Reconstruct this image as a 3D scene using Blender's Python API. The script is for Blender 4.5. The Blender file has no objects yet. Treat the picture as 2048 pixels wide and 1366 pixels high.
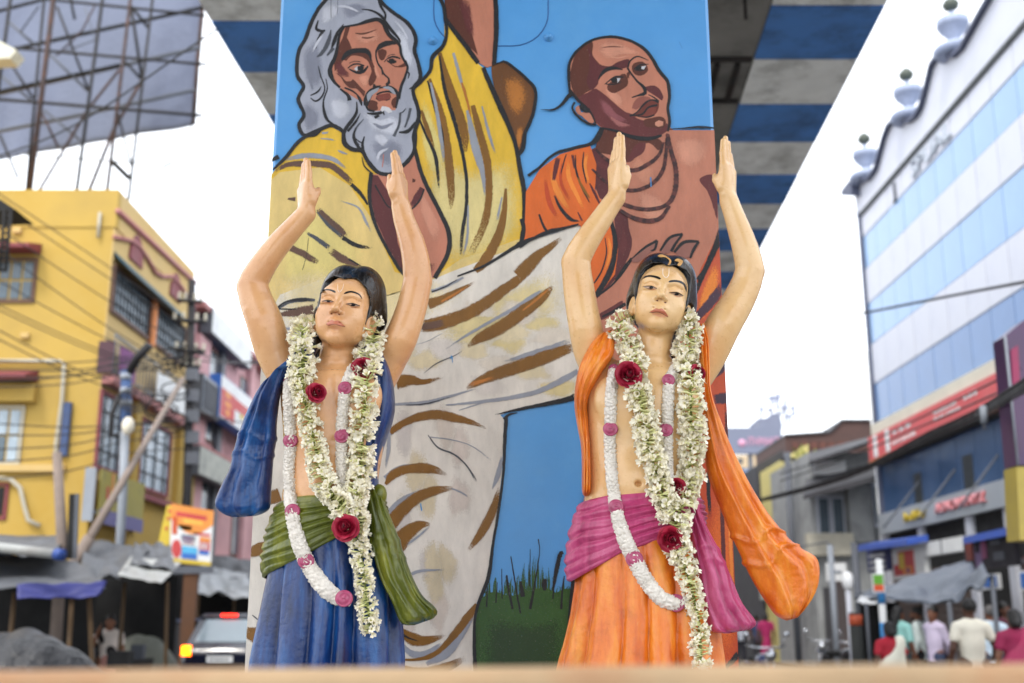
import bpy, bmesh, math, random
import numpy as np
from mathutils import Vector, Matrix, noise as mnoise
from mathutils.bvhtree import BVHTree
from mathutils.geometry import tessellate_polygon

scene = bpy.context.scene
COL = scene.collection
R = math.radians
rng = random.Random(7)

# ------------------------------------------------------------------ camera
PITCH = R(13.75)
FPX = 2276.0                      # focal length in photo pixels (2048 wide)
CAM_Z = 1.5
cam_d = bpy.data.cameras.new('camera')
cam_d.sensor_width = 36.0
cam_d.lens = FPX / 2048 * 36.0
cam_d.clip_start = 0.05
cam_d.clip_end = 2000
cam_d.dof.use_dof = True
cam_d.dof.focus_distance = 3.22
cam_d.dof.aperture_fstop = 2.5
cam = bpy.data.objects.new('camera', cam_d)
cam.location = (0, 0, CAM_Z)
cam.rotation_euler = (R(90) + PITCH, 0, 0)
COL.objects.link(cam)
scene.camera = cam

# ------------------------------------------------------------------ sky, sun, exposure
SUN_EL, SUN_AZ = R(52), R(205)    # azimuth measured clockwise from +Y: behind the camera, a little to the left
world = bpy.data.worlds.new("World")
scene.world = world
world.use_nodes = True
wn, wl = world.node_tree.nodes, world.node_tree.links
bg = wn['Background']
sky = wn.new('ShaderNodeTexSky')
sky.sky_type = 'NISHITA'
sky.sun_disc = False
sky.sun_elevation = SUN_EL
sky.sun_rotation = SUN_AZ
sky.air_density = 1.0
sky.dust_density = 4.0
sky.ozone_density = 1.0
haze_mix = wn.new('ShaderNodeMixRGB')       # thin bright overcast over the clear sky
haze_mix.inputs[0].default_value = 0.8
haze_mix.inputs[2].default_value = (9.6, 9.9, 10.4, 1)
wl.new(sky.outputs[0], haze_mix.inputs[1])
wl.new(haze_mix.outputs[0], bg.inputs[0])
bg.inputs[1].default_value = 0.15
sun_d = bpy.data.lights.new('sun', 'SUN')
sun_d.energy = 1.3
sun_d.angle = R(12)
sun_d.color = (1.0, 0.95, 0.87)
sun = bpy.data.objects.new('sun', sun_d)
sd = Vector((math.sin(SUN_AZ) * math.cos(SUN_EL), math.cos(SUN_AZ) * math.cos(SUN_EL), math.sin(SUN_EL)))
sun.rotation_euler = sd.to_track_quat('Z', 'Y').to_euler()
COL.objects.link(sun)
scene.view_settings.view_transform = 'Standard'
scene.view_settings.look = 'None'
scene.view_settings.exposure = 0.9
scene.view_settings.gamma = 1.0
scene.view_settings.use_curve_mapping = False
scene.cycles.use_denoising = True
scene.cycles.max_bounces = 6
scene.cycles.transparent_max_bounces = 16
scene.cycles.sample_clamp_indirect = 6.0

# ------------------------------------------------------------------ projection helper: a photo pixel at depth Y -> world point
_cp, _sp = math.cos(PITCH), math.sin(PITCH)
def ray(px, py):
    u, v = (px - 1024) / FPX, (683 - py) / FPX
    return Vector((u, _cp - v * _sp, _sp + v * _cp))
def P(px, py, Y):
    d = ray(px, py)
    return Vector((0, 0, CAM_Z)) + d * (Y / d.y)
def PX(px, py, X):                  # photo pixel on the street-side plane x = X
    d = ray(px, py)
    return Vector((0, 0, CAM_Z)) + d * (X / d.x)
def MPP(py, Y):                    # metres per photo pixel at depth Y
    return Y / ray(1024, py).y / FPX

# ------------------------------------------------------------------ materials
def lin(c):
    out = []
    for v in c[:3]:
        v = v / 255.0
        out.append((v / 12.92 if v <= 0.04045 else ((v + 0.055) / 1.055) ** 2.4) ** 1.2)
    return tuple(out)
_mats = {}
def mat(name, rgb, rough=0.6, var=0.15, scale=6.0, bump=0.0, bscale=80.0, metal=0.0, coat=0.0, spec=0.5, emit=None,
        stain=None, stain_amt=0.0, stain_scale=1.5, alpha=None, trans=0.0, rvar=0.1, streak=False):
    """Painted / plain surface: base colour (sRGB 0-255), broad mottling, optional stains, fine bump."""
    if name in _mats:
        return _mats[name]
    m = bpy.data.materials.new(name)
    m.use_nodes = True
    n, l = m.node_tree.nodes, m.node_tree.links
    b = n['Principled BSDF']
    c = lin(rgb)
    tc = n.new('ShaderNodeTexCoord')
    mp = n.new('ShaderNodeMapping')
    l.new(tc.outputs['Object'], mp.inputs[0])
    if streak:
        mp.inputs['Scale'].default_value = (1, 1, 0.12)
    nz = n.new('ShaderNodeTexNoise')
    nz.inputs['Scale'].default_value = scale
    nz.inputs['Detail'].default_value = 6
    nz.inputs['Roughness'].default_value = 0.62
    l.new(mp.outputs[0], nz.inputs['Vector'])
    mr = n.new('ShaderNodeMapRange')
    mr.inputs[1].default_value, mr.inputs[2].default_value = 0.25, 0.75
    mr.inputs[3].default_value, mr.inputs[4].default_value = 1 - var, 1 + var
    l.new(nz.outputs[0], mr.inputs[0])
    mul = n.new('ShaderNodeMixRGB'); mul.blend_type = 'MULTIPLY'; mul.inputs[0].default_value = 1
    mul.inputs[1].default_value = (*c, 1)
    l.new(mr.outputs[0], mul.inputs[2])
    out = mul.outputs[0]
    if stain is not None:
        s = n.new('ShaderNodeTexNoise')
        s.inputs['Scale'].default_value = stain_scale
        s.inputs['Detail'].default_value = 8
        s.inputs['Roughness'].default_value = 0.7
        l.new(mp.outputs[0], s.inputs['Vector'])
        sr = n.new('ShaderNodeMapRange')
        sr.inputs[1].default_value, sr.inputs[2].default_value = 0.48, 0.72
        sr.inputs[3].default_value, sr.inputs[4].default_value = 0, stain_amt
        l.new(s.outputs[0], sr.inputs[0])
        mx = n.new('ShaderNodeMixRGB')
        mx.inputs[2].default_value = (*lin(stain), 1)
        l.new(sr.outputs[0], mx.inputs[0]); l.new(out, mx.inputs[1])
        out = mx.outputs[0]
    l.new(out, b.inputs['Base Color'])
    rr = n.new('ShaderNodeMapRange')
    rr.inputs[1].default_value, rr.inputs[2].default_value = 0.3, 0.7
    rr.inputs[3].default_value, rr.inputs[4].default_value = max(0.02, rough - rvar), min(1, rough + rvar)
    l.new(nz.outputs[0], rr.inputs[0]); l.new(rr.outputs[0], b.inputs['Roughness'])
    b.inputs['Metallic'].default_value = metal
    b.inputs['Coat Weight'].default_value = coat
    b.inputs['Coat Roughness'].default_value = 0.12
    b.inputs['Specular IOR Level'].default_value = spec
    if trans:
        b.inputs['Transmission Weight'].default_value = trans
    if alpha is not None:
        b.inputs['Alpha'].default_value = alpha
    if emit:
        b.inputs['Emission Color'].default_value = (*lin(emit[0]), 1)
        b.inputs['Emission Strength'].default_value = emit[1]
    if bump:
        bn = n.new('ShaderNodeTexNoise')
        bn.inputs['Scale'].default_value = bscale
        bn.inputs['Detail'].default_value = 4
        l.new(tc.outputs['Object'], bn.inputs['Vector'])
        bp = n.new('ShaderNodeBump')
        bp.inputs['Strength'].default_value = min(1, bump)
        bp.inputs['Distance'].default_value = 0.6 / bscale
        l.new(bn.outputs[0], bp.inputs['Height'])
        l.new(bp.outputs[0], b.inputs['Normal'])
    _mats[name] = m
    return m

# ------------------------------------------------------------------ objects
def tag(o, label=None, cat=None, group=None, kind=None):
    if label: o['label'] = label
    if cat: o['category'] = cat
    if group: o['group'] = group
    if kind: o['kind'] = kind
    return o
def link(o, parent=None):
    COL.objects.link(o)
    if parent is not None:
        o.parent = parent
    return o
def empty(name, loc=(0, 0, 0), label=None, cat=None, group=None, rz=0.0):
    o = bpy.data.objects.new(name, None)
    o.location = loc
    o.rotation_euler = (0, 0, rz)
    o.empty_display_size = 0.1
    link(o)
    return tag(o, label, cat, group)
def mesh_obj(name, verts, faces, m, parent=None, smooth=False, loc=None):
    """verts in world space unless parent is given, then in world space too (parent offset removed)."""
    me = bpy.data.meshes.new(name)
    if parent is not None and loc is None:
        inv = parent_inv(parent)
        verts = [inv @ Vector(v) for v in verts]
    me.from_pydata([tuple(v) for v in verts], [], faces)
    if m is not None:
        me.materials.append(m)
    if smooth:
        me.polygons.foreach_set('use_smooth', [True] * len(me.polygons))
    me.update()
    o = bpy.data.objects.new(name, me)
    link(o, parent)
    if loc is not None:
        o.location = loc
    return o
def parent_inv(p):
    mtx = Matrix.Identity(4)
    chain = []
    while p is not None:
        chain.append(p); p = p.parent
    for q in reversed(chain):
        mtx = mtx @ (Matrix.Translation(q.location) @ q.rotation_euler.to_matrix().to_4x4())
    return mtx.inverted()
def np_mesh(name, V, Q, m, parent=None, smooth=True, tri=False):
    """fast mesh from numpy arrays (world space)."""
    V = np.asarray(V, dtype=np.float32)
    if parent is not None:
        M = np.array(parent_inv(parent), dtype=np.float32)
        V = V @ M[:3, :3].T + M[:3, 3]
    Q = np.asarray(Q, dtype=np.int32)
    k = Q.shape[1]
    me = bpy.data.meshes.new(name)
    me.vertices.add(len(V)); me.vertices.foreach_set('co', V.ravel())
    me.loops.add(len(Q) * k); me.loops.foreach_set('vertex_index', Q.ravel())
    me.polygons.add(len(Q))
    me.polygons.foreach_set('loop_start', np.arange(0, len(Q) * k, k, dtype=np.int32))
    me.polygons.foreach_set('loop_total', np.full(len(Q), k, dtype=np.int32))
    me.polygons.foreach_set('use_smooth', np.full(len(Q), smooth, dtype=bool))
    me.update(calc_edges=True)
    me.validate()
    if m is not None:
        me.materials.append(m)
    o = bpy.data.objects.new(name, me)
    return link(o, parent)

class MB:
    """collects boxes, prisms, tubes, sheets into one mesh (world space)."""
    def __init__(s):
        s.v, s.f, s.sm = [], [], []
    def add(s, vs, fs, smooth=False):
        o = len(s.v)
        s.v += [Vector(p) for p in vs]
        s.f += [tuple(i + o for i in f) for f in fs]
        s.sm += [smooth] * len(fs)
        return s
    def hexa(s, c):                # 8 corners: bottom 4 (ccw from above), top 4
        return s.add(c, [(0, 3, 2, 1), (4, 5, 6, 7), (0, 1, 5, 4), (1, 2, 6, 5), (2, 3, 7, 6), (3, 0, 4, 7)])
    def box(s, lo, hi):
        (a, b, c), (d, e, f) = lo, hi
        return s.hexa([(a, b, c), (d, b, c), (d, e, c), (a, e, c), (a, b, f), (d, b, f), (d, e, f), (a, e, f)])
    def obox(s, o, ux, uy, uz):    # corner origin and three edge vectors
        o, ux, uy, uz = map(Vector, (o, ux, uy, uz))
        return s.hexa([o, o + ux, o + ux + uy, o + uy, o + uz, o + ux + uz, o + ux + uy + uz, o + uy + uz])
    def tube(s, pts, r, n=8, cap=True, r2=None):
        pts = [Vector(p) for p in pts]
        m = len(pts)
        rs = r if isinstance(r, (list, tuple)) else [r + ((r2 if r2 is not None else r) - r) * i / max(1, m - 1) for i in range(m)]
        vs, fs = [], []
        prev = None
        for i, p in enumerate(pts):
            t = (pts[min(i + 1, m - 1)] - pts[max(i - 1, 0)])
            t = t.normalized() if t.length > 1e-9 else Vector((0, 0, 1))
            if prev is None:
                a = t.orthogonal().normalized()
            else:
                a = (prev - t * prev.dot(t))
                a = a.normalized() if a.length > 1e-6 else t.orthogonal().normalized()
            prev = a
            b = t.cross(a)
            for k in range(n):
                w = 2 * math.pi * k / n
                vs.append(p + (a * math.cos(w) + b * math.sin(w)) * rs[i])
        for i in range(m - 1):
            for k in range(n):
                k2 = (k + 1) % n
                fs.append((i * n + k, i * n + k2, (i + 1) * n + k2, (i + 1) * n + k))
        if cap:
            fs.append(tuple(range(n - 1, -1, -1)))
            fs.append(tuple((m - 1) * n + k for k in range(n)))
        return s.add(vs, fs, n > 5)
    def lathe(s, base, prof, n=16, axis=(0, 0, 1)):
        ax = Vector(axis).normalized()
        a = ax.orthogonal().normalized(); b = ax.cross(a)
        base = Vector(base)
        vs, fs = [], []
        for (r, h) in prof:
            for k in range(n):
                w = 2 * math.pi * k / n
                vs.append(base + ax * h + (a * math.cos(w) + b * math.sin(w)) * max(r, 1e-4))
        m = len(prof)
        for i in range(m - 1):
            for k in range(n):
                k2 = (k + 1) % n
                fs.append((i * n + k, i * n + k2, (i + 1) * n + k2, (i + 1) * n + k))
        fs.append(tuple(range(n - 1, -1, -1)))
        fs.append(tuple((m - 1) * n + k for k in range(n)))
        return s.add(vs, fs, True)
    def ball(s, c, r, n=10, m=7):
        c = Vector(c)
        rx, ry, rz = (r, r, r) if not isinstance(r, (tuple, list)) else r
        vs, fs = [c + Vector((0, 0, -rz))], []
        for i in range(1, m):
            ph = -math.pi / 2 + math.pi * i / m
            for k in range(n):
                w = 2 * math.pi * k / n
                vs.append(c + Vector((rx * math.cos(ph) * math.cos(w), ry * math.cos(ph) * math.sin(w), rz * math.sin(ph))))
        vs.append(c + Vector((0, 0, rz)))
        for k in range(n):
            k2 = (k + 1) % n
            fs.append((0, 1 + k2, 1 + k))
            for i in range(m - 2):
                fs.append((1 + i * n + k, 1 + i * n + k2, 1 + (i + 1) * n + k2, 1 + (i + 1) * n + k))
            fs.append((len(vs) - 1, 1 + (m - 2) * n + k, 1 + (m - 2) * n + k2))
        return s.add(vs, fs, True)
    def prism(s, poly, d):         # polygon (3d, planar) extruded by vector d
        poly = [Vector(p) for p in poly]; d = Vector(d); n = len(poly)
        return s.add(poly + [p + d for p in poly],
                     [tuple(range(n - 1, -1, -1)), tuple(range(n, 2 * n))] + [(i, (i + 1) % n, (i + 1) % n + n, i + n) for i in range(n)])
    def grid(s, fn, nu, nv, smooth=True):
        vs = [fn(i / nu, j / nv) for i in range(nu + 1) for j in range(nv + 1)]
        fs = [(i * (nv + 1) + j, (i + 1) * (nv + 1) + j, (i + 1) * (nv + 1) + j + 1, i * (nv + 1) + j + 1) for i in range(nu) for j in range(nv)]
        return s.add(vs, fs, smooth)
    def build(s, name, m, parent=None):
        o = mesh_obj(name, s.v, s.f, m, parent)
        o.data.polygons.foreach_set('use_smooth', s.sm)
        return o

def catmull(pts, step=6.0, closed=False):
    """resample control tuples (any dimension) with a Catmull-Rom spline."""
    A = [np.array(p, dtype=float) for p in pts]
    n = len(A)
    out = []
    rngi = range(n if closed else n - 1)
    for i in rngi:
        p0 = A[(i - 1) % n] if closed or i > 0 else 2 * A[0] - A[1]
        p1, p2 = A[i], A[(i + 1) % n]
        p3 = A[(i + 2) % n] if closed or i + 2 < n else 2 * A[-1] - A[-2]
        L = np.linalg.norm((p2 - p1)[:2])
        k = max(1, int(L / step))
        for j in range(k):
            t = j / k
            out.append(0.5 * ((2 * p1) + (-p0 + p2) * t + (2 * p0 - 5 * p1 + 4 * p2 - p3) * t * t + (-p0 + 3 * p1 - 3 * p2 + p3) * t ** 3))
    if not closed:
        out.append(A[-1])
    return out

def copy_tree(o, parent=None, top=True):
    c = o.copy()
    COL.objects.link(c)
    if parent is not None:
        c.parent = parent
    for ch in list(o.children):
        copy_tree(ch, c, False)
    return c
# =================================================================== ground
M_asphalt = mat('asphalt', (118, 115, 110), 0.85, 0.2, 3, bump=0.5, bscale=60, stain=(152, 148, 140), stain_amt=0.6, stain_scale=0.6)
M_pave = mat('paving_concrete', (158, 154, 146), 0.9, 0.2, 2, bump=0.4, bscale=40, stain=(80, 76, 70), stain_amt=0.7)
mb = MB()
mb.add([(-400, -60, 0), (400, -60, 0), (400, 900, 0), (-400, 900, 0)], [(0, 1, 2, 3)])
tag(mb.build('ground', M_asphalt), 'grey street ground running away under the flyover', None, None, 'structure')
for sx, x0, x1 in ((-1, -30, -8.6), (1, 9.2, 30)):
    mb = MB()
    mb.box((x0, 6, -0.05), (x1, 150, 0.14))
    tag(mb.build('pavement', M_pave), None, None, None, 'structure')
    mb = MB()
    kx = -8.6 if sx < 0 else 9.2
    for k in range(70):
        y = 6 + k * 2.0
        mb.box((kx - (0.0 if sx < 0 else 0.16), y, -0.05), (kx + (0.16 if sx < 0 else 0.0), y + 1.97, 0.15))
    tag(mb.build('kerb', mat('kerb_concrete', (150, 148, 142), 0.9, 0.2, 2)), None, None, None, 'structure')

# =================================================================== flyover deck overhead
DZ = 7.0
YAW = 0.05
def deck(x, y, z):                 # deck coordinates: x across (at y = 9.36), y along, z
    return Vector((x + (y - 9.36) * YAW, y, z))
M_conc = mat('deck_concrete', (146, 145, 142), 0.9, 0.22, 1.2, bump=0.3, bscale=30, stain=(60, 58, 56), stain_amt=0.8, stain_scale=0.8)
M_dblue = mat('deck_blue_paint', (96, 148, 212), 0.75, 0.16, 2.0, bump=0.25, bscale=30, stain=(58, 76, 104), stain_amt=0.7, stain_scale=1.7)
M_dwhite = mat('deck_white_paint', (240, 243, 244), 0.8, 0.14, 2.0, bump=0.25, bscale=30, stain=(132, 132, 128), stain_amt=0.75, stain_scale=1.7)
M_dark = mat('dark_steel', (52, 50, 50), 0.7, 0.2, 3, stain=(80, 56, 40), stain_amt=0.5)
fly = empty('flyover', (0, 9, DZ), 'concrete flyover deck with blue and white painted underside strips above the pillar', 'flyover')
def dbox(mb, x0, x1, y0, y1, z0, z1):
    mb.hexa([deck(x0, y0, z0), deck(x1, y0, z0), deck(x1, y1, z0), deck(x0, y1, z0),
             deck(x0, y0, z1), deck(x1, y0, z1), deck(x1, y1, z1), deck(x0, y1, z1)])
Y0D, Y1D = -16.0, 70.0
mb = MB(); dbox(mb, -2.84, 3.42, Y0D, Y1D, DZ + 0.75, DZ + 1.0); mb.build('deck_slab', M_conc, fly)
for x0, x1 in ((-1.95, -1.05), (1.35, 2.385)):
    mb = MB(); dbox(mb, x0, x1, Y0D, Y1D, DZ + 0.012, DZ + 0.748); mb.build('edge_girder', M_conc, fly)
mb = MB(); dbox(mb, -0.7, 1.0, Y0D, Y1D, DZ + 0.30, DZ + 0.748); mb.build('box_girder', M_dark, fly)
for x0, x1 in ((-2.84, -2.7), (3.28, 3.42)):
    mb = MB(); dbox(mb, x0, x1, Y0D, Y1D, DZ + 1.002, DZ + 1.9); mb.build('parapet', M_conc, fly)
# painted segments, each about 1.03 m long, with a recessed joint between
def strip(x0, x1, ystart, first_blue):
    n0 = int((ystart - Y0D) / 1.03)
    y = ystart - n0 * 1.03
    k = n0
    blue = first_blue if n0 % 2 == 0 else not first_blue
    while y < Y1D - 1.1:
        mb = MB()
        j = rng.uniform(-0.008, 0.008)
        dbox(mb, x0, x1, y + 0.012, y + 1.018, DZ - 0.0 + j, DZ + 0.746)
        mb.build('painted_segment', M_dblue if blue else M_dwhite, fly)
        blue = not blue
        y += 1.03
strip(2.39, 3.45 - 0.02, 9.45, True)
strip(-2.86, -1.955, 9.73, True)
# segments under the middle strip: ribbed plates and hanger rods seen beside the pillar
for yy in (8.1, 10.45, 13.4, 16.2):
    mb = MB()
    dbox(mb, 1.45, 2.36, yy, yy + 0.05, DZ - 0.03, DZ + 0.010)
    dbox(mb, 1.45, 2.36, yy + 0.95, yy + 1.0, DZ - 0.03, DZ + 0.010)
    mb.build('joint_plate', M_dark, fly)
mb = MB()
for i in range(4):
    for j in range(12):
        x = 1.58 + i * 0.21; y = 10.58 + j * 0.068
        dbox(mb, x, x + 0.055, y, y + 0.035, DZ - 0.035, DZ + 0.009)
mb.build('bearing_studs', M_dark, fly)['kind'] = 'stuff'
for (x, y) in ((2.1, 9.2), (2.0, 11.75), (1.8, 13.0)):
    mb = MB(); mb.tube([deck(x, y, DZ + 0.1), deck(x, y, DZ - 0.28)], 0.018, 8); mb.build('hanger_rod', M_dark, fly)
# cross beams up between the girders
for yy in np.arange(-8, 60, 4.0):
    mb = MB(); dbox(mb, -1.04, -0.71, yy, yy + 0.4, DZ + 0.25, DZ + 0.747); dbox(mb, 1.01, 1.34, yy, yy + 0.4, DZ + 0.25, DZ + 0.747)
    mb.build('cross_beam', M_conc, fly)

# =================================================================== the pillar and its plinth
PY = 3.7                                            # depth of the painted front face
XL, XR = -0.836, 0.709
M_pblue = mat('pillar_blue_enamel', (100, 168, 222), 0.42, 0.10, 2.5, bump=0.22, bscale=230, streak=False, stain=(122, 180, 224), stain_amt=0.55, stain_scale=2.2)
pil = empty('painted_pillar', ((XL + XR) / 2, PY + 0.8, 0), 'wide flyover pillar painted with a robed old man and a shaven monk on blue', 'pillar')
mb = MB()
bev = 0.012
zt = DZ + 0.29
poly = [(XL, PY + bev), (XL + bev, PY), (XR - bev, PY), (XR, PY + bev), (XR, PY + 1.6 - bev), (XR - bev, PY + 1.6), (XL + bev, PY + 1.6), (XL, PY + 1.6 - bev)]
mb.prism([(x, y, 0.002) for x, y in poly], (0, 0, zt))
mb.build('column', M_pblue, pil)
# rounded hatch plate and its two bolts near the top of the picture
hz = [P(868, 0, PY).x, P(1096, 0, PY).x]
hb = P(980, 92, PY).z
mb = MB()
ring = []
def hatch_poly(inset, top):
    x0, x1, zb = hz[0] + inset, hz[1] - inset, hb + inset
    r = 0.13
    pts = []
    for k in range(9):
        w = math.pi + math.pi / 2 * k / 8
        pts.append((x0 + r + r * math.cos(w), zb + r + r * math.sin(w)))
    for k in range(9):
        w = 1.5 * math.pi + math.pi / 2 * k / 8
        pts.append((x1 - r + r * math.cos(w), zb + r + r * math.sin(w)))
    pts += [(x1, top), (x0, top)]
    return pts
mb.prism([(x, PY - 0.0010, z) for x, z in hatch_poly(0, 4.4)], (0, 0.0008, 0))
mb.build('hatch_plate', M_pblue, pil)
mb = MB(); mb.tube([(x, PY - 0.0006, z) for x, z in [hatch_poly(0, 4.4)[-1]] + hatch_poly(0, 4.4)[:-1]], 0.0022, 6); mb.build('hatch_seam', mat('seam_blue', (58, 112, 168), 0.6), pil)
for px, py in ((866, 82), (1097, 75)):
    c = P(px, py, PY)
    mb = MB()
    mb.lathe((c.x, PY - 0.0005, c.z), [(0.017, 0), (0.017, 0.004), (0.010, 0.005), (0.010, 0.014), (0.007, 0.017)], 12, (0, -1, 0))
    mb.build('bolt', M_pblue, pil)

plinth = empty('statue_plinth', (0, 3.2, 0), 'low concrete plinth under the two statues in front of the pillar', 'plinth')
mb = MB(); mb.box((-1.05, 2.6, 0.002), (1.0, 3.697, 0.70)); mb.build('block', M_conc, plinth)
mb = MB(); mb.box((-1.1, 2.55, 0.701), (1.05, 3.697, 0.78)); mb.build('top_slab', M_dwhite, plinth)

for yp in (33.0, 62.0):
    fp = empty('flyover_pillar', (-.06 + (yp - 9.36) * YAW, yp, 0), 'plain concrete flyover pillar standing %s behind the painted pillar' % ('next' if yp < 40 else 'second'), 'pillar')
    mb = MB(); dbox(mb, -.8, .8, yp, yp + 1.6, .002, DZ + .29); mb.build('column', M_conc, fp)

# =================================================================== the plank in front of the lens
M_plank = mat('raw_plank', (214, 186, 150), 0.7, 0.22, 5, bump=0.2, bscale=90, stain=(206, 138, 92), stain_amt=0.7, stain_scale=3.0)
bar = empty('plank_barrier', (0, 1.0, 0), 'pale raw wooden plank rail along the bottom edge close to the lens', 'barrier')
mb = MB()
a, b = P(-500, 1347, 1.0), P(2550, 1327, 1.0)
N = 40
def plk(u, v):
    p = a.lerp(b, u)
    prof = [(0, -0.10), (0, -0.006), (0.006, 0), (0.044, 0), (0.05, -0.006), (0.05, -0.10), (0, -0.10)][int(round(v * 6))]
    w = mnoise.noise(Vector((u * 9, prof[0] * 20, 0))) * 0.0012
    return Vector((p.x, p.y + prof[0], p.z + prof[1] + w))
mb.grid(plk, N, 6, False)
mb.add([plk(0, k / 6) for k in range(6)], [(5, 4, 3, 2, 1, 0)])
mb.add([plk(1, k / 6) for k in range(6)], [(0, 1, 2, 3, 4, 5)])
mb.build('rail', M_plank, bar)
for x in (-0.62, 0.66):
    mb = MB(); mb.box((x, 1.0505, 0.002), (x + 0.05, 1.09, 1.42)); mb.build('post', M_plank, bar)
# =================================================================== the mural: every patch and brush stroke is a thin sheet of paint on the pillar face
ZN = {'A': (560, 0, 3.903), 'B': (1080, 50, 3.331), 'C': (820, 0, 2.53), 'D': (520, 280, 2.627), 'E': (1040, 430, 3.416),
      'F': (760, 560, 4.552), 'G': (760, 800, 2.414), 'H': (480, 260, 3.594), 'R': (0, 0, 1.0), 'J': (1160, 440, 3.416)}
INK = {'K': (26, 28, 34), 'br': (142, 102, 28), 'br2': (112, 84, 68), 'gy': (160, 164, 172), 'dg': (88, 92, 100), 'or': (222, 118, 40),
       'hair': (172, 176, 188), 'hairl': (202, 205, 214), 'haird': (140, 144, 158), 'sk': (196, 136, 112), 'skd': (104, 54, 34), 'skm': (112, 52, 52),
       'mar': (104, 46, 48), 'pur': (84, 60, 78), 'gr': (64, 106, 46), 'grd': (46, 80, 38), 'dbr': (122, 80, 32), 'wh': (206, 206, 210),
       'fing': (158, 112, 100), 'ro': (206, 100, 62), 'ord': (196, 84, 30), 'lip': (134, 68, 54), 'ye': (228, 192, 66), 'cr': (222, 208, 160),
       'wc': (226, 221, 211), 'blue': (70, 140, 205), 'orl': (236, 150, 62), 'brl': (190, 128, 54), 'skl': (212, 156, 132), 'bead': (70, 38, 38)}
def paint_mat():
    m = bpy.data.materials.new('wall_paint')
    m.use_nodes = True
    n, l = m.node_tree.nodes, m.node_tree.links
    b = n['Principled BSDF']
    at = n.new('ShaderNodeAttribute'); at.attribute_name = 'Col'
    uv = n.new('ShaderNodeUVMap'); uv.uv_map = 'brush'
    uv2 = n.new('ShaderNodeUVMap'); uv2.uv_map = 'tip'
    tc = n.new('ShaderNodeTexCoord')
    # pigment: brushed mottling
    mp = n.new('ShaderNodeMapping'); mp.inputs['Scale'].default_value = (9, 9, 3.0); mp.inputs['Rotation'].default_value = (0, R(25), 0)
    l.new(tc.outputs['Object'], mp.inputs[0])
    nz = n.new('ShaderNodeTexNoise'); nz.inputs['Scale'].default_value = 1.6; nz.inputs['Detail'].default_value = 9; nz.inputs['Roughness'].default_value = 0.68
    l.new(mp.outputs[0], nz.inputs['Vector'])
    r1 = n.new('ShaderNodeMapRange'); r1.inputs[1].default_value = 0.28; r1.inputs[2].default_value = 0.72; r1.inputs[3].default_value = 0.80; r1.inputs[4].default_value = 1.16
    l.new(nz.outputs[0], r1.inputs[0])
    mul = n.new('ShaderNodeMixRGB'); mul.blend_type = 'MULTIPLY'; mul.inputs[0].default_value = 1
    l.new(at.outputs['Color'], mul.inputs[1]); l.new(r1.outputs[0], mul.inputs[2])
    # rubbed specks where the plaster shows
    sp = n.new('ShaderNodeTexNoise'); sp.inputs['Scale'].default_value = 240; sp.inputs['Detail'].default_value = 2
    l.new(tc.outputs['Object'], sp.inputs['Vector'])
    spr = n.new('ShaderNodeMapRange'); spr.inputs[1].default_value = 0.66; spr.inputs[2].default_value = 0.74; spr.inputs[3].default_value = 0; spr.inputs[4].default_value = 0.2
    l.new(sp.outputs[0], spr.inputs[0])
    mx = n.new('ShaderNodeMixRGB'); mx.inputs[2].default_value = (*lin((196, 186, 176)), 1)
    l.new(spr.outputs[0], mx.inputs[0]); l.new(mul.outputs[0], mx.inputs[1])
    l.new(mx.outputs[0], b.inputs['Base Color'])
    b.inputs['Roughness'].default_value = 0.5
    # dry-brush edge: bristle noise along the stroke against (|v|, tip) * dryness
    sx = n.new('ShaderNodeSeparateXYZ'); l.new(uv.outputs[0], sx.inputs[0])
    s2 = n.new('ShaderNodeSeparateXYZ'); l.new(uv2.outputs[0], s2.inputs[0])
    av = n.new('ShaderNodeMath'); av.operation = 'ABSOLUTE'; l.new(sx.outputs[1], av.inputs[0])
    pw = n.new('ShaderNodeMath'); pw.operation = 'POWER'; pw.inputs[1].default_value = 4; l.new(av.outputs[0], pw.inputs[0])
    mxx = n.new('ShaderNodeMath'); mxx.operation = 'MAXIMUM'; l.new(pw.outputs[0], mxx.inputs[0]); l.new(s2.outputs[0], mxx.inputs[1])
    dry = n.new('ShaderNodeMath'); dry.operation = 'MULTIPLY'; l.new(mxx.outputs[0], dry.inputs[0]); l.new(s2.outputs[1], dry.inputs[1])
    nb = n.new('ShaderNodeTexNoise'); nb.inputs['Scale'].default_value = 420; nb.inputs['Detail'].default_value = 3; nb.inputs['Roughness'].default_value = 0.6
    l.new(tc.outputs['Object'], nb.inputs['Vector'])
    nbr = n.new('ShaderNodeMapRange'); nbr.inputs[1].default_value = 0.3; nbr.inputs[2].default_value = 0.68
    l.new(nb.outputs[0], nbr.inputs[0])
    gt = n.new('ShaderNodeMath'); gt.operation = 'SUBTRACT'; l.new(nbr.outputs[0], gt.inputs[0]); l.new(dry.outputs[0], gt.inputs[1])
    al = n.new('ShaderNodeMapRange'); al.inputs[1].default_value = -0.06; al.inputs[2].default_value = 0.06
    l.new(gt.outputs[0], al.inputs[0])
    l.new(al.outputs[0], b.inputs['Alpha'])
    bp = n.new('ShaderNodeBump'); bp.inputs['Strength'].default_value = 0.25; bp.inputs['Distance'].default_value = 0.0025
    l.new(nb.outputs[0], bp.inputs['Height']); l.new(bp.outputs[0], b.inputs['Normal'])
    return m
M_paint = paint_mat()

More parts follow.
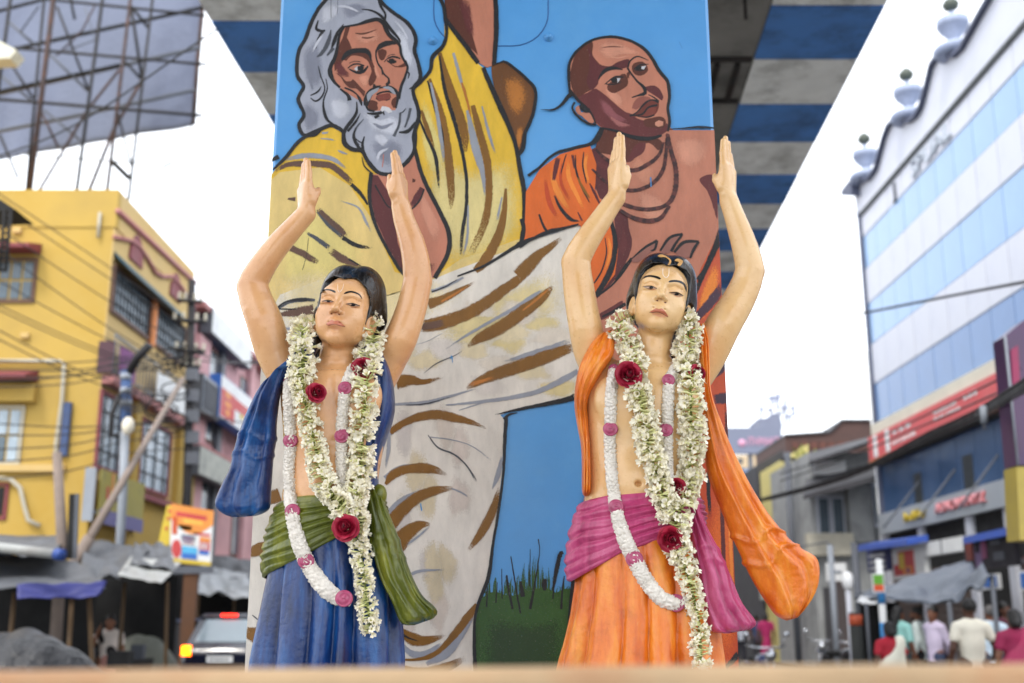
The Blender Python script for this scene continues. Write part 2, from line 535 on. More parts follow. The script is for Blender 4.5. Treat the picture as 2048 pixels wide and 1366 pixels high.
class Mural:
    idx = 0
    def __init__(s, name, label=None):
        s.name, s.label = name, label
        s.v, s.f, s.c, s.uv, s.tip = [], [], [], [], []
    def y(s):
        Mural.idx += 1
        return PY - 0.0012 - Mural.idx * 0.000015
    def pts(s, z, txt):
        x0, y0, k = ZN[z]
        out = []
        for tok in txt.split():
            q = [float(t) for t in tok.split(',')]
            p = (x0 + q[0] / k, y0 + q[1] / k)
            out.append(p + ((q[2] / k,) if len(q) > 2 else ()))
        return out
    def w(s, px, py, Y):
        p = P(px, py, PY)
        # the paint stays on the pillar: clip to the front face
        return Vector((min(max(p.x, XL + 0.001), XR - 0.001), Y, p.z))
    def fill(s, z, col, txt, smooth=True, col2=None, ya=0, yb=1):
        q = s.pts(z, txt)
        q = [(a[0], a[1]) for a in (catmull(q, 5, True) if smooth else q)]
        q = [(x + 1.0 * mnoise.noise(Vector((x * .11, y * .11, 3))), y + 1.0 * mnoise.noise(Vector((x * .11, y * .11, 9)))) for x, y in q]
        Y = s.y()
        vs = [s.w(x, y, Y) for x, y in q]
        tris = tessellate_polygon([[Vector((x, -y, 0)) for x, y in q]])
        o = len(s.v)
        s.v += vs
        c = lin(INK[col] if isinstance(col, str) else col)
        for t in tris:
            t = list(t)
            a, b_, d = (vs[i] for i in t)
            if ((b_ - a).cross(d - a)).y > 0:
                t.reverse()
            s.f.append(tuple(o + i for i in t))
            s.uv.append([(0, 0)] * 3); s.tip.append([(0, 0)] * 3)
        s.c += [(*c, 1)] * len(vs)
    def soft(s, z, col, txt, smooth=True):      # a patch with a dry, feathered rim: core fan, rim at v = 1
        q = s.pts(z, txt)
        q = [(a[0], a[1]) for a in catmull(q, 5, True)]
        cx, cy = sum(a[0] for a in q) / len(q), sum(a[1] for a in q) / len(q)
        Y = s.y(); o = len(s.v)
        inner = [(cx + (x - cx) * .55, cy + (y - cy) * .55) for x, y in q]
        n = len(q)
        s.v += [s.w(x, y, Y) for x, y in q + inner] + [s.w(cx, cy, Y)]
        c = lin(INK[col] if isinstance(col, str) else col)
        s.c += [(*c, 1)] * (2 * n + 1)
        for i in range(n):
            j = (i + 1) % n
            for face, tv in (((i, j, n + j, n + i), (1, 1, .25, .25)), ((n + i, n + j, 2 * n), (.25, .25, 0))):
                s.f.append(tuple(o + k for k in face))
                s.uv.append([(0, 0)] * len(face)); s.tip.append([(t, 1.0) for t in tv])
    def stroke(s, z, col, txt, dry=0.55, tip=0.0):
        q = s.pts(z, txt)
        r = catmull(q, 4)
        n = len(r)
        Y = s.y(); o = len(s.v)
        c = lin(INK[col] if isinstance(col, str) else col)
        L = 0
        for i, a in enumerate(r):
            p, nx = r[max(i - 1, 0)], r[min(i + 1, n - 1)]
            d = np.array(nx[:2]) - np.array(p[:2]); d = d / (np.linalg.norm(d) + 1e-6)
            nrm = np.array([-d[1], d[0]])
            w = max(0.5, a[2]) * (0.58 if col == 'br' else 0.5) * (1 + 0.12 * mnoise.noise(Vector((a[0] * .09, a[1] * .09, 5))))
            jx = 0.5 * mnoise.noise(Vector((a[0] * .07, a[1] * .07, 1)))
            for v in (-1.0, -0.5, 0.5, 1.0):
                s.v.append(s.w(a[0] + nrm[0] * (w * v + jx), a[1] + nrm[1] * (w * v + jx), Y))
                s.c.append((*c, 1))
        fr = lambda i: i / max(1, n - 1)
        def tp(i):
            e = 0.0
            if tip > 0:
                e = max(0, (fr(i) - (1 - tip)) / tip)
            elif tip < 0:
                e = max(max(0, (fr(i) - (1 + tip)) / -tip), max(0, (-tip - fr(i)) / -tip))
            return e * 0.9
        for i in range(n - 1):
            for k in range(3):
                va, vb = (-1, -.5, .5, 1)[k], (-1, -.5, .5, 1)[k + 1]
                f = (o + i * 4 + k, o + i * 4 + k + 1, o + (i + 1) * 4 + k + 1, o + (i + 1) * 4 + k)
                s.f.append(f)
                s.uv.append([(0, va), (0, vb), (0, vb), (0, va)])
                s.tip.append([(tp(i), dry), (tp(i), dry), (tp(i + 1), dry), (tp(i + 1), dry)])
    def build(s):
        o = mesh_obj(s.name, s.v, s.f, M_paint, pil)
        me = o.data
        ca = me.color_attributes.new('Col', 'FLOAT_COLOR', 'POINT')
        ca.data.foreach_set('color', np.array(s.c, dtype=np.float32).ravel())
        for nm, dat in (('brush', s.uv), ('tip', s.tip)):
            lay = me.uv_layers.new(name=nm)
            lay.data.foreach_set('uv', np.array([t for f in dat for t in f], dtype=np.float32).ravel())
        return tag(o, s.label)

# ---- grass at the foot
g = Mural('painted_grass')
g.fill('G', 'gr', "440,1400 455,1100 480,970 520,930 560,925 600,940 650,945 690,930 740,920 790,900 850,930 900,910 950,925 950,1000 925,1150 900,1400", False)
g.soft('G', 'grd', "470,1366 480,1080 600,1040 750,1060 880,1030 920,1100 890,1366 680,1400")
for k in range(90):
    x = 500 + k * 4.7 + rng.uniform(-5, 5); yb = rng.uniform(930, 1010); h = rng.uniform(35, 130) * (1.5 if 650 < x < 820 else 0.7)
    g.stroke('G', 'gr' if k % 3 else (66, 110, 44), f"{x},{yb},{rng.uniform(6, 13)} {x + rng.uniform(-3, 3)},{yb - h * .6},{rng.uniform(5, 9)} {x + rng.uniform(-8, 8)},{yb - h},3", 0.8, 0.5)
for t in ("515,1000,8 518,900,5", "560,980,7 566,880,4", "590,960,6 588,815,4", "640,1010,12 618,900,12 612,845,8", "678,1030,9 655,900,8 632,755,5",
          "690,950,24 685,920,22 678,875,10", "725,1010,16 745,900,10 765,780,5 770,720,4 764,672,6", "722,900,6 726,720,3", "795,920,16 792,890,26 798,865,20",
          "835,920,10 850,830,22 872,740,22 884,735,16", "835,960,8 838,920,8", "875,1010,12 880,920,10 890,850,5"):
    g.stroke('G', 'K', t, 0.7)
g.build()

# ---- the old man: robe, arm, hair, face
e = Mural('painted_old_man', 'painted old man with long grey hair, beard and yellow robe')
e.fill('R', 'ye', "520,350 560,328 588,290 611,276 634,264 662,254 685,266 720,290 770,330 828,300 826,200 828,182 863,146 868,120 889,92 889,41 954,126 970,140 990,190 1029,277 1051,379 1047,474 900,560 700,600 520,580", False)
e.fill('R', (226, 203, 138), "500,360 560,345 640,335 700,372 745,440 790,545 860,560 920,520 1040,478 1100,462 1100,700 500,700", False)
for t in ("860,330 905,350 930,420 935,500 880,540 850,470", "880,420 940,380 1010,350 1040,380 1045,470 930,540", "560,430 640,400 700,450 740,520 640,600 550,580", "845,190 870,240 900,330 880,380 850,330 838,250"):
    e.soft('R', (224, 210, 140), t)
e.soft('R', (222, 208, 150), "850,300 940,330 1040,320 1046,470 920,550 850,500")
e.fill('R', 'wc', "500,650 560,590 640,560 760,600 830,575 900,545 1047,490 1098,466 1156,450 1190,480 1200,600 1148,795 1113,803 1040,816 1000,830 1008,838 1004,945 992,1048 975,1152 950,1214 946,1360 470,1360 480,900", False)
e.soft('R', (226, 212, 168), "520,560 640,530 780,585 900,555 940,600 760,680 540,660")
e.soft('R', 'cr', "860,640 960,600 1040,560 1120,540 1140,620 1000,690 880,720")
for k in range(16):
    x, y = rng.uniform(800, 1130), rng.uniform(600, 800)
    e.soft('R', rng.choice(['cr', (222, 214, 200), (220, 214, 206), (224, 212, 180)]), " ".join(f"{x + rng.uniform(.6, 1.2) * 55 * math.cos(w)},{y + rng.uniform(.6, 1.2) * 28 * math.sin(w)}" for w in np.arange(0, 6.2, 0.7)))
for k in range(14):
    y = rng.uniform(840, 1250); x = rng.uniform(800, 960 - max(0, y - 880) * .22)
    e.soft('R', rng.choice([(218, 208, 196), (216, 206, 196), (212, 206, 200), (216, 204, 176)]), " ".join(f"{x + rng.uniform(.6, 1.2) * 26 * math.cos(w)},{y + rng.uniform(.6, 1.2) * 55 * math.sin(w)}" for w in np.arange(0, 6.2, 0.7)))
# raised forearm and hanging sleeve
e.fill('C', 'sk', "175,-20 432,-20 424,330 390,345 350,320 270,220 180,100", False)
e.fill('C', 'skd', "172,-20 262,-20 275,60 310,160 345,280 300,240 240,170 185,110", False)
e.soft('C', 'skm', "240,-20 300,0 320,90 330,200 290,180 262,100")
e.fill('C', 'dbr', "415,330 455,322 490,320 550,365 600,405 632,465 625,560 590,650 572,740 545,792 520,700 480,600 445,500 418,410")
e.soft('C', 'brl', "470,400 560,390 600,480 560,600 500,560")
e.soft('C', 'brl', "545,640 575,640 560,740 545,770 535,700")
# robe folds on the sleeve
for c, t, d, tp in (('br', "150,270,18 190,420,40 240,560,45 275,680,40 282,770,12", .6, .25), ('K', "150,285,10 175,450,20 220,600,22 260,750,20 285,900,18 285,1050,20 265,1180,20 258,1290,12", .7, .15),
                    ('br', "100,400,10 150,560,36 180,700,40 200,850,40 210,1000,28 205,1060,8", .7, .3), ('K', "90,410,8 125,540,16 160,670,16 172,750,8", .6, .2), ('gy', "105,420,10 135,560,20 165,760,18 170,820,8", .7, .3),
                    ('K', "40,590,8 80,680,16 125,780,20 140,870,18 146,955,8", .7, .3), ('br', "58,560,12 90,660,22 122,745,8", .6, .3), ('gy', "220,270,14 250,380,18 272,460,10", .7, .3),
                    ('gy', "290,560,14 330,740,44 370,880,32 380,990,10", .6, .2), ('br', "318,535,22 350,660,34 385,790,36 400,920,34 395,1040,34 370,1150,34 310,1280,30", .8, .4),
                    ('gy', "365,540,8 400,680,16 432,780,8", .8, .3), ('br', "485,955,10 475,1080,28 445,1200,40 380,1320,46 330,1372,30", .5, 0), ('gy', "465,1000,8 440,1120,14", .8, .4),
                    ('gy', "295,1040,8 290,1200,14 268,1300,8", .9, .3), ('brl', "262,420,10 278,470,16 310,600,8", .8, .3)):
    e.stroke('C', c, t, d, tp)
# shoulder folds
for c, t, d, tp in (('gy', "330,220,20 430,192,40 560,190,40 680,218,34 765,285,12", .8, -.2), ('br2', "248,305,14 340,252,38 450,246,50 560,246,50 660,262,50 740,322,50 815,395,40", .9, -.15),
                    ('K', "800,395,30 850,440,30 890,490,24 918,540,14", .6, 0), ('br2', "345,497,14 400,500,34", .8, 0), ('br2', "555,570,44 640,655,56 720,725,56 760,770,40", .9, -.15), ('dg', "545,580,14 640,690,26 740,775,30", .9, -.2),
                    ('K', "740,775,36 840,832,36 970,852,10", 1.0, .5), ('dg', "475,735,20 560,790,34 650,855,40", 1.0, -.2), ('br2', "650,865,46 740,930,64 870,985,24", .9, -.2), ('K', "780,930,20 880,985,10", .9, .4),
                    ('br2', "365,850,50 450,890,54 560,955,44", .9, .3), ('dg', "265,1300,10 350,1240,26 450,1222,36 540,1225,20", .9, 0), ('br2', "275,1330,20 400,1312,70 530,1290,76", .9, 0),
                    ('K', "265,1290,8 330,1290,12 430,1290,8", .9, .3), ('gy', "720,510,8 850,560,14 905,660,20 942,735,10", .9, -.3), ('gy', "705,150,10 740,165,18 775,178,6", .7, .3), ('gy', "590,25,18 640,20,14", .9, .4),
                    ('gy', "580,65,8 650,70,12 690,80,4", .9, .3), ('K', "450,1010,4 480,900,4 495,760,4", .9, .2)):
    e.stroke('H', c, t, d, tp)
e.stroke('D', 'K', "85,890,14 140,850,10 230,840,22 275,845,10", 0.9, .2)
e.stroke('D', 'gy', "120,990,14 200,1000,20 150,1030,20 240,1060,16", 1.0, .4)
# arm stretched across to the monk
for c, t, d, tp in (('gy', "470,105,30 600,60,30 760,-20,20", .6, 0), ('K', "470,112,14 600,62,12 700,0,8", .5, 0), ('br', "440,225,90 560,180,70 700,110,50 860,20,12", .8, .3), ('brl', "560,200,20 700,120,24 800,60,14", .9, .3),
                    ('br', "360,425,80 480,410,110 620,375,110 760,325,105 880,265,105 1020,170,95 1150,75,85 1270,-10,70 1320,-60,50", .75, -.08), ('br2', "380,430,60 480,415,80 600,385,60", 1.0, .3),
                    ('gy', "600,630,8 800,500,26 1000,385,30 1200,275,40 1350,185,50 1490,95,16", .85, -.25), ('br', "800,610,16 900,535,80 1050,460,112 1200,365,112 1350,255,104 1480,155,80 1570,60,24", .75, -.12),
                    ('brl', "1300,280,14 1420,185,26 1550,70,16", .9, .3), ('gy', "1130,745,12 1350,685,60 1550,622,60 1730,555,40", .95, -.25), ('br', "790,990,24 900,925,70 1050,862,100 1250,795,112 1450,725,112 1650,652,92 1760,615,60", .75, -.12),
                    ('brl', "800,960,30 900,930,40 1040,885,20", 1.0, -.3), ('br', "150,930,130 280,912,90 400,930,50 580,885,14", .95, .4), ('gy', "130,1132,24 400,1122,42 600,1072,32 880,990,8", .8, .2), ('K', "240,1140,6 420,1128,12 640,1068,6", .9, .3),
                    ('gy', "600,1142,14 900,1112,30 1200,1072,42 1450,1012,50 1700,892,60 1800,830,50", .8, .0), ('gy', "720,1190,8 900,1130,14 1000,1110,8", .9, .3), ('K', "1050,1228,6 1250,1182,26 1500,1132,40 1700,1090,54 1800,1055,60", .7, -.1),
                    ('dg', "400,850,3 520,760,10 680,690,8 760,640,3", .8, .3), ('gy', "330,590,3 430,560,6 600,470,5", .9, .3), ((90, 160, 210), "640,720,8 655,690,14 660,755,6", .4, .3)):
    e.stroke('F', c, t, d, tp)
for c, t, d, tp in (('br', "-10,420,90 60,345,86 130,275,64 200,225,44 280,160,20", .8, .3), ('gy', "20,180,10 130,150,16 300,110,8", .9, .3), ('gy', "0,610,20 80,560,30 160,510,10", .9, .3)):
    e.stroke('E', c, t, d, tp)
# lower robe
for c, t, d, tp in (('gy', "48,165,20 150,90,30 250,55,14", .8, .3), ('br', "48,155,30 120,110,32 200,80,40 280,72,44 360,88,40 430,105,26 515,138,6", .8, .25), ('gy', "42,110,12 42,230,20 28,330,8", .7, .3), ('gy', "25,380,30 90,330,24 170,312,10", .8, .3),
                    ('br', "28,408,14 60,365,40 120,337,42 200,330,46 262,337,36 322,362,8", .8, .3), ('gy', "20,570,34 100,490,30 190,440,16", .8, .3), ('br', "45,610,60 100,540,58 180,472,52 260,440,42 352,424,14", .8, .25), ('gy', "345,428,8 390,445,10 425,468,8", .8, .3),
                    ('gy', "100,720,10 190,655,12 240,610,8", .8, .3), ('br', "75,700,90 130,645,66 190,605,42 242,600,10", .7, .2), ('br', "426,728,12 490,640,40 540,545,40 582,425,22", .9, -.2), ('gy', "542,432,8 570,360,26 590,275,14", .7, -.2),
                    ('dg', "232,170,4 280,230,8 360,265,9 420,320,8 466,395,12", .8, .2), ('gy', "238,180,6 340,192,6 440,222,5 538,292,8", .9, .4), ('gy', "148,842,18 200,825,16 315,820,6", .9, .4), ((90, 160, 210), "196,500,6 202,535,6", .3, 0),
                    ('br', "98,1105,20 150,1150,56 220,1162,44 320,1135,8", .9, .35), ('K', "100,1125,14 140,1150,10 190,1165,4", .9, .3), ('gy', "85,1155,10 150,1222,34 220,1226,34 300,1175,16", .8, .2), ('br', "78,1252,8 180,1252,14 280,1222,30 360,1150,52 420,1060,42 466,985,14", .6, 0),
                    ('gy', "225,1275,20 320,1225,44 400,1130,24 450,1050,8", .7, .2), ('br', "88,1292,30 200,1315,44 300,1302,54 410,1245,20", .9, .3), ('K', "330,1305,12 380,1275,24", 1.0, .3), ('dbr', "70,1240,40 90,1300,50", .6, 0),
                    ('K', "610,82,20 602,200,18 596,350,14 570,550,14 545,700,14 525,850,20 480,970,16 458,1060,14 455,1200,18 462,1320,22", .6, 0), ('K', "598,95,18 622,72,12 665,62,4", .5, .3)):
    e.stroke('G', c, t, d, tp)
for c, t, d, tp in (('br', "494,1108,14 530,1097,26 575,1102,20", .8, -.2), ('br', "488,1262,18 520,1275,30 545,1300,20", .8, -.2), ('br', "530,1000,20 560,990,26", .8, 0), ('dg', "505,1230,2 525,1245,3 540,1240,2", .8, 0), ('br', "470,870,20 500,860,22 540,866,16", .8, 0)):
    e.stroke('R', c, t, d, tp)
# bare chest
e.fill('D', 'sk', "592,182 575,300 600,430 660,560 745,700 850,745 922,722 985,600 995,500 940,370 870,230 820,75 700,180", False)
e.fill('D', 'mar', "592,185 580,300 610,430 670,560 750,690 765,660 725,540 705,400 690,330 670,270 620,190", False)
e.soft('D', 'skm', "740,560 820,620 900,660 940,650 930,700 860,735 760,690")
e.soft('D', 'skl', "840,250 900,340 960,480 920,560 860,440 830,340")
e.fill('D', 'skd', "800,205 820,212 815,225 800,225"); e.stroke('D', 'mar', "855,255,30 830,300,40 795,350,26", .6, .2)
e.stroke('D', 'K', "605,240,10 640,300,8 680,355,8 760,370,8 800,362,10 840,320,10 862,262,8", .4)
e.stroke('D', 'K', "585,175,22 576,300,22 602,430,20 662,560,18 742,690,20 800,735,20", .5)
e.stroke('D', 'K', "812,40,22 840,150,22 872,235,24 940,370,24 992,490,26 986,600,26 918,728,24", .5)
e.stroke('D', 'K', "-10,150,4 60,110,20 100,90,26", .8)
# outlines of sleeve and shoulder
for t in ("370,345,22 410,440,26 455,540,28 500,640,26 535,740,22 555,850,24 578,980,26 580,1120,28 572,1210,34", "575,1225,28 500,1272,18 380,1345,14 240,1400,8", "150,-10,22 172,40,20 180,105,20 185,180,18 165,240,22 115,290,22 102,360,20 60,412,18 22,452,14 12,500,14",
          "180,100,22 240,180,24 290,245,26 345,322,24", "432,-10,24 437,150,26 425,325,22", "415,330,14 450,322,8 490,320,14 590,402,16 635,468,18 622,580,18 582,680,20 572,750,24 545,795,14", "20,470,10 40,560,14 20,660,14 5,780,16"):
    e.stroke('C', 'K', t, .55)
e.stroke('H', 'K', "600,-20,24 545,35,28 480,48,28 410,100,28 340,190,28 280,250,24 238,290,12", .7)
# hair and beard
HAIR = "380,-20 300,80 240,200 200,310 150,400 135,500 140,600 185,680 145,780 190,900 150,980 190,1060 280,1030 400,985 490,1030 500,1120 560,1170 640,1185 690,1270 760,1345 840,1366 900,1345 1000,1260 1050,1170 1045,1060 1085,900 1040,710 1095,620 1080,500 1050,400 1060,300 1000,190 880,100 800,30 770,-20"
e.fill('A', 'hair', HAIR)
for c, t in (('haird', "170,420 230,330 280,300 330,420 350,600 300,720 200,660"), ('haird', "180,800 260,820 320,900 300,1000 200,1040"), ('haird', "480,60 600,20 700,60 640,120 520,160"), ('hairl', "380,780 480,760 560,820 560,900 480,960 400,900"),
             ('hairl', "620,860 760,930 900,900 1000,980 960,1080 800,1060 680,1000"), ('hairl', "880,200 980,260 1020,380 1060,520 1000,560 940,380"), ('hairl', "330,60 420,20 480,80 400,180 320,200"), ('haird', "700,1120 820,1060 960,1120 980,1220 860,1320 740,1240"), ('hairl', "720,1060 800,1040 860,1100 800,1160")):
    e.soft('A', c, t)
e.stroke('A', 'K', HAIR.replace(' ', ',32 ') + ',32', .6)
# face
e.fill('A', 'sk', "510,210 580,195 640,180 740,165 800,180 850,260 930,350 945,440 995,520 985,600 945,680 930,780 900,865 800,865 700,875 660,800 620,790 540,740 470,690 420,620 400,540 420,460 460,330 480,250", False)
e.fill('A', 'skd', "515,212 490,300 445,400 420,470 430,560 470,520 500,470 540,410 562,380 540,330 522,300 548,215", False)
e.fill('A', 'skd', "430,575 470,600 500,650 540,690 600,700 640,740 655,760 665,720 625,680 590,640 570,622 556,640 520,640 470,590")
e.fill('A', 'skd', "800,190 830,200 860,260 930,350 920,360 850,300 815,250")
e.soft('A', 'skm', "420,500 460,460 500,520 560,600 500,620 440,590")
e.fill('A', 'skd', "490,470 560,410 640,400 700,420 735,520 760,570 745,640 705,680 690,640 715,560 690,490 640,450 560,440 520,480")
e.fill('A', 'skd', "765,400 800,385 832,400 830,440 815,470 795,480 775,460")
e.fill('A', 'skd', "850,490 900,520 965,500 985,470 990,520 900,530")
e.fill('A', 'skd', "700,790 760,800 765,860 720,870 690,840")
e.fill('A', 'skd', "880,780 915,760 915,830 890,850 870,820")
e.soft('A', 'skl', "560,300 640,240 760,220 800,320 720,340 640,360")
e.soft('A', 'skl', "740,480 765,560 790,620 770,640 735,560")
e.soft('A', 'skl', "600,600 690,580 700,640 660,700 620,640")
for t in ("590,265,8 640,270,14 700,258,12 755,235,4", "640,298,10 690,302,14 738,290,6"):
    e.stroke('A', 'skd', t, .4)
for t in ("485,475,20 520,430,40 570,405,40 630,400,40 680,405,40 705,440,24 712,480,8", "660,385,20 690,410,20", "755,400,14 780,370,36 830,345,44 885,340,30 905,350,14", "755,395,18 750,440,12 765,500,14 795,545,14 800,590,8",
          "790,530,14 810,580,14 850,620,14 850,650,24 830,670,24", "735,660,10 740,690,40 770,680,16 790,675,8", "530,540,8 570,510,12 620,505,12 660,520,12", "540,545,8 600,570,22 650,565,26 690,520,12",
          "815,490,8 840,465,10 880,448,16 920,455,16 940,465,10", "835,480,10 870,495,22 910,485,18", "540,500,5 580,485,6 630,488,6", "835,455,4 860,435,6 900,430,5",
          "470,700,14 530,745,24 545,790,34", "600,740,10 630,790,26 640,830,10", "505,690,14 560,712,16 600,740,10", "665,830,20 670,770,28 700,720,26 740,695,20 790,690,14 850,680,18 900,710,26 920,760,22 905,850,14", "665,800,16 690,860,20 740,875,14",
          "755,745,14 800,725,14 850,720,16 890,735,12", "750,770,14 800,795,16 860,775,14", "720,740,16 690,790,26 680,840,10", "680,890,8 740,893,24 800,880,24 820,840,10", "740,925,24 775,905,20", "830,850,8 860,890,14", "800,840,8 815,905,10",
          "460,320,24 435,440,28 400,520,34 395,580,40 430,650,24 470,690,20", "500,215,24 470,270,24 455,340,20", "495,215,14 600,200,18 680,175,30 760,158,34 810,190,34 850,270,30 930,350,24 950,440,20 995,525,20 980,600,20 945,690,24 930,780,20"):
    e.stroke('A', 'K', t, .35)
e.fill('A', 'lip', "750,760 790,740 860,735 870,765 820,790 770,790"); e.fill('A', 'sk', "770,800 840,795 860,850 790,870 760,830")
e.fill('A', 'wh', "580,545 605,520 625,530 600,560"); e.fill('A', (20, 20, 24), "605,525 640,515 660,535 640,560 610,555"); e.fill('A', (20, 20, 24), "850,470 885,460 900,475 880,492 855,488")
e.fill('A', 'gy', "680,745 720,710 780,690 760,720 720,750 690,800"); e.fill('A', 'gy', "800,690 850,680 890,705 905,745 880,735 850,705"); e.fill('A', 'wh', "785,860 800,835 850,845 880,880 850,890 820,865 800,880")
# locks
for c, t in (('K', "500,195,6 450,260,22 425,330,34 405,380,10"), ('dg', "400,240,8 380,330,34 330,420,30 290,450,8"), ('dg', "420,380,30 370,440,16"), ('K', "300,165,10 285,230,24 330,250,24 355,245,16"), ('K', "335,255,24 300,310,20 280,385,12"), ('K', "640,80,8 720,90,16 790,130,22 820,170,24"),
             ('K', "770,-10,24 790,60,22 825,120,18 815,180,24"), ('K', "815,170,28 870,240,26 930,310,18 940,340,10"), ('K', "300,520,4 320,600,10 350,690,10 330,760,14 280,795,14 240,770,8"), ('K', "360,620,6 370,700,10 340,800,14 350,890,24 380,950,22 430,985,14"), ('K', "240,750,8 300,720,14 325,680,6"),
             ('K', "600,800,8 600,880,22 560,950,30 510,1020,30 500,1080,30 540,1150,24 640,1180,20"), ('K', "630,890,4 590,960,20 530,1030,20"), ('dg', "655,935,6 600,1000,16 575,1080,20 620,1140,12"), ('K', "590,1000,6 580,1080,24 610,1150,24 650,1180,20"), ('K', "660,1070,10 645,1150,24 680,1250,30 760,1345,30"), ('K', "580,1080,8 640,1120,12 660,1080,6"),
             ('dg', "1020,850,24 1005,920,20 975,1000,14"), ('dg', "940,890,20 930,980,20 890,1070,24"), ('K', "985,850,4 960,880,10 930,890,4"), ('K', "1035,690,20 1010,700,8"), ('K', "985,560,10 1010,580,14 1000,620,6"), ('K', "1060,960,20 1000,1030,30 930,1040,14"), ('K', "640,1230,4 660,1300,12 720,1360,14"), ('K', "1085,890,20 1060,1000,24 1060,1120,24 1040,1200,24 980,1280,26"),
             ('K', "400,0,3 400,150,3"), ('K', "455,0,3 448,120,3"), ((205, 130, 110), "810,1210,6 800,1310,6")):
    e.stroke('A', c, t, .6)
for c, t in (('hairl', "350,260,10 300,330,24 250,420,10"), ('hairl', "420,60,10 520,60,24 640,110,10"), ('hairl', "880,150,14 960,240,20 1010,340,10"), ('haird', "720,960,10 800,1000,30 900,960,10"), ('hairl', "860,1160,10 780,1200,30 760,1280,14"), ('haird', "210,560,14 240,640,24 260,720,12")):
    e.stroke('A', c, t, 1.0, -.3)
e.build()

# ---- the monk
k_ = Mural('painted_monk', 'painted shaven monk in an orange robe with bead necklaces')
k_.fill('R', 'sk', "1195,300 1230,265 1340,256 1345,262 1440,262 1500,470 1490,1360 1130,1360 1148,1150 1180,900 1190,700 1165,560 1190,420", False)
k_.fill('R', 'ord', "1400,640 1440,540 1500,440 1500,1360 1130,1360 1150,1170 1300,900", False)
k_.fill('R', 'ro', "1375,620 1400,540 1425,490 1440,480 1450,800 1460,900 1380,900 1340,760", False)
k_.soft('R', 'orl', "1410,560 1430,520 1442,540 1430,610 1400,650 1390,620"); k_.soft('R', 'or', "1430,960 1470,940 1478,1300 1420,1340 1410,1100")
for c, t in (('pur', "1360,680,8 1390,640,16 1425,600,22 1450,560,10"), ('K', "1380,610,10 1410,540,12 1432,490,14 1446,440,8"), ('pur', "1418,760,10 1440,738,24 1458,720,22"), ('pur', "1425,800,20 1460,796,30"), ('K', "1430,810,6 1436,850,8 1442,900,6"), ('mar', "1452,800,8 1455,900,12 1462,1000,4"),
             ('K', "1424,900,6 1416,960,10 1420,1040,6"), ('mar', "1440,940,6 1446,1100,10 1450,1240,6"), ('dbr', "1425,1120,6 1430,1200,14 1436,1300,8"), ('K', "1446,1340,6 1470,1315,14 1478,1300,6"), ('orl', "1455,1010,4 1462,1120,8 1466,1220,4")):
    k_.stroke('R', c, t, 1.0, -.25)
k_.stroke('R', 'K', "1152,1120,5 1144,1180,8 1138,1260,9 1130,1350,9", .4)
k_.soft('B', 'skl', "880,760 1020,740 1120,780 1120,900 1000,980 900,900"); k_.soft('B', (206, 148, 122), "620,850 700,900 780,1000 720,1100 600,1000")
k_.soft('B', 'skl', "640,1100 760,1120 860,1200 820,1330 680,1300"); k_.fill('B', 'skm', "1060,1030 1165,1020 1180,1290 1140,1180 1110,1110")
k_.fill('B', 'skd', "425,690 500,700 600,750 800,770 790,840 720,790 640,850 620,905 560,920 500,880 420,860 370,830")
k_.fill('B', 'skm', "640,800 700,790 690,850 650,880 580,920 600,860")
k_.fill('B', 'mar', "345,830 400,870 470,930 480,1050 440,1150 400,1160 360,1050 330,930")
k_.stroke('B', 'skm', "380,930,30 430,950,40 460,960,30", .9)
# chest shade running down beside the robe
k_.fill('E', 'mar', "640,-20 720,-20 745,100 765,190 740,290 700,370 650,440 590,510 520,575 540,480 640,330 660,170")
k_.soft('E', 'skm', "700,20 735,150 745,240 700,330 670,260 690,140")
k_.stroke('E', 'K', "770,300,8 700,400,14 625,485,14 525,560,14", .5)
k_.fill('E', 'skm', "530,690 640,620 700,590 690,640 600,700 560,720"); k_.stroke('E', 'K', "560,700,14 640,660,20 720,610,24", .6)
# orange robe
k_.fill('R', 'or', "1052,385 1080,340 1120,310 1180,292 1192,330 1190,380 1215,430 1236,500 1230,550 1190,600 1178,520 1160,452 1100,466 1048,482", False)
for c, t in (('orl', "70,960,10 110,1100,50 200,1250,20"), ('orl', "190,880,14 190,1010,36 250,1150,30 300,1250,10"), ('orl', "320,840,14 300,950,26 330,1080,14"), ('ord', "30,1010,20 60,1180,40 120,1300,20"), ('ord', "150,900,14 140,1050,24 200,1180,20"), ('ord', "400,1180,20 430,1260,20")):
    k_.stroke('B', c, t, 1.0, -.3)
for c, t in (('mar', "120,890,30 105,960,34 90,1040,20"), ('K', "175,865,8 150,950,10 140,1000,5"), ('mar', "215,870,20 230,960,12"), ('K', "235,870,8 240,970,14 275,1080,14 330,1190,8"), ('br', "250,1020,10 290,1100,16 330,1160,8"), ('K', "95,1140,12 140,1230,24 205,1300,26 262,1312,8"), ('K', "290,850,8 285,950,12 310,1060,8"), ('mar', "330,1060,10 370,1140,20 400,1200,10"), ('mar', "250,1250,8 280,1310,14")):
    k_.stroke('B', c, t, .6, -.15)
k_.stroke('B', 'K', "-80,1010,20 0,950,18 60,890,18 130,850,20 230,825,24 330,800,26 380,760,40 415,690,34", .5)
k_.stroke('E', 'K', "-10,215,50 50,180,30 100,160,24 200,118,34 300,95,22 400,68,14", .6)
k_.stroke('E', 'K', "10,30,30 25,100,30 10,190,30", .5); k_.stroke('E', 'K', "130,0,14 160,80,18 195,130,22", .5)
k_.fill('E', 'or', "500,150 560,130 610,80 640,150 636,300 590,420 520,500 490,400")
k_.stroke('E', 'orl', "600,140,10 615,260,26 580,390,10", .8, -.3)
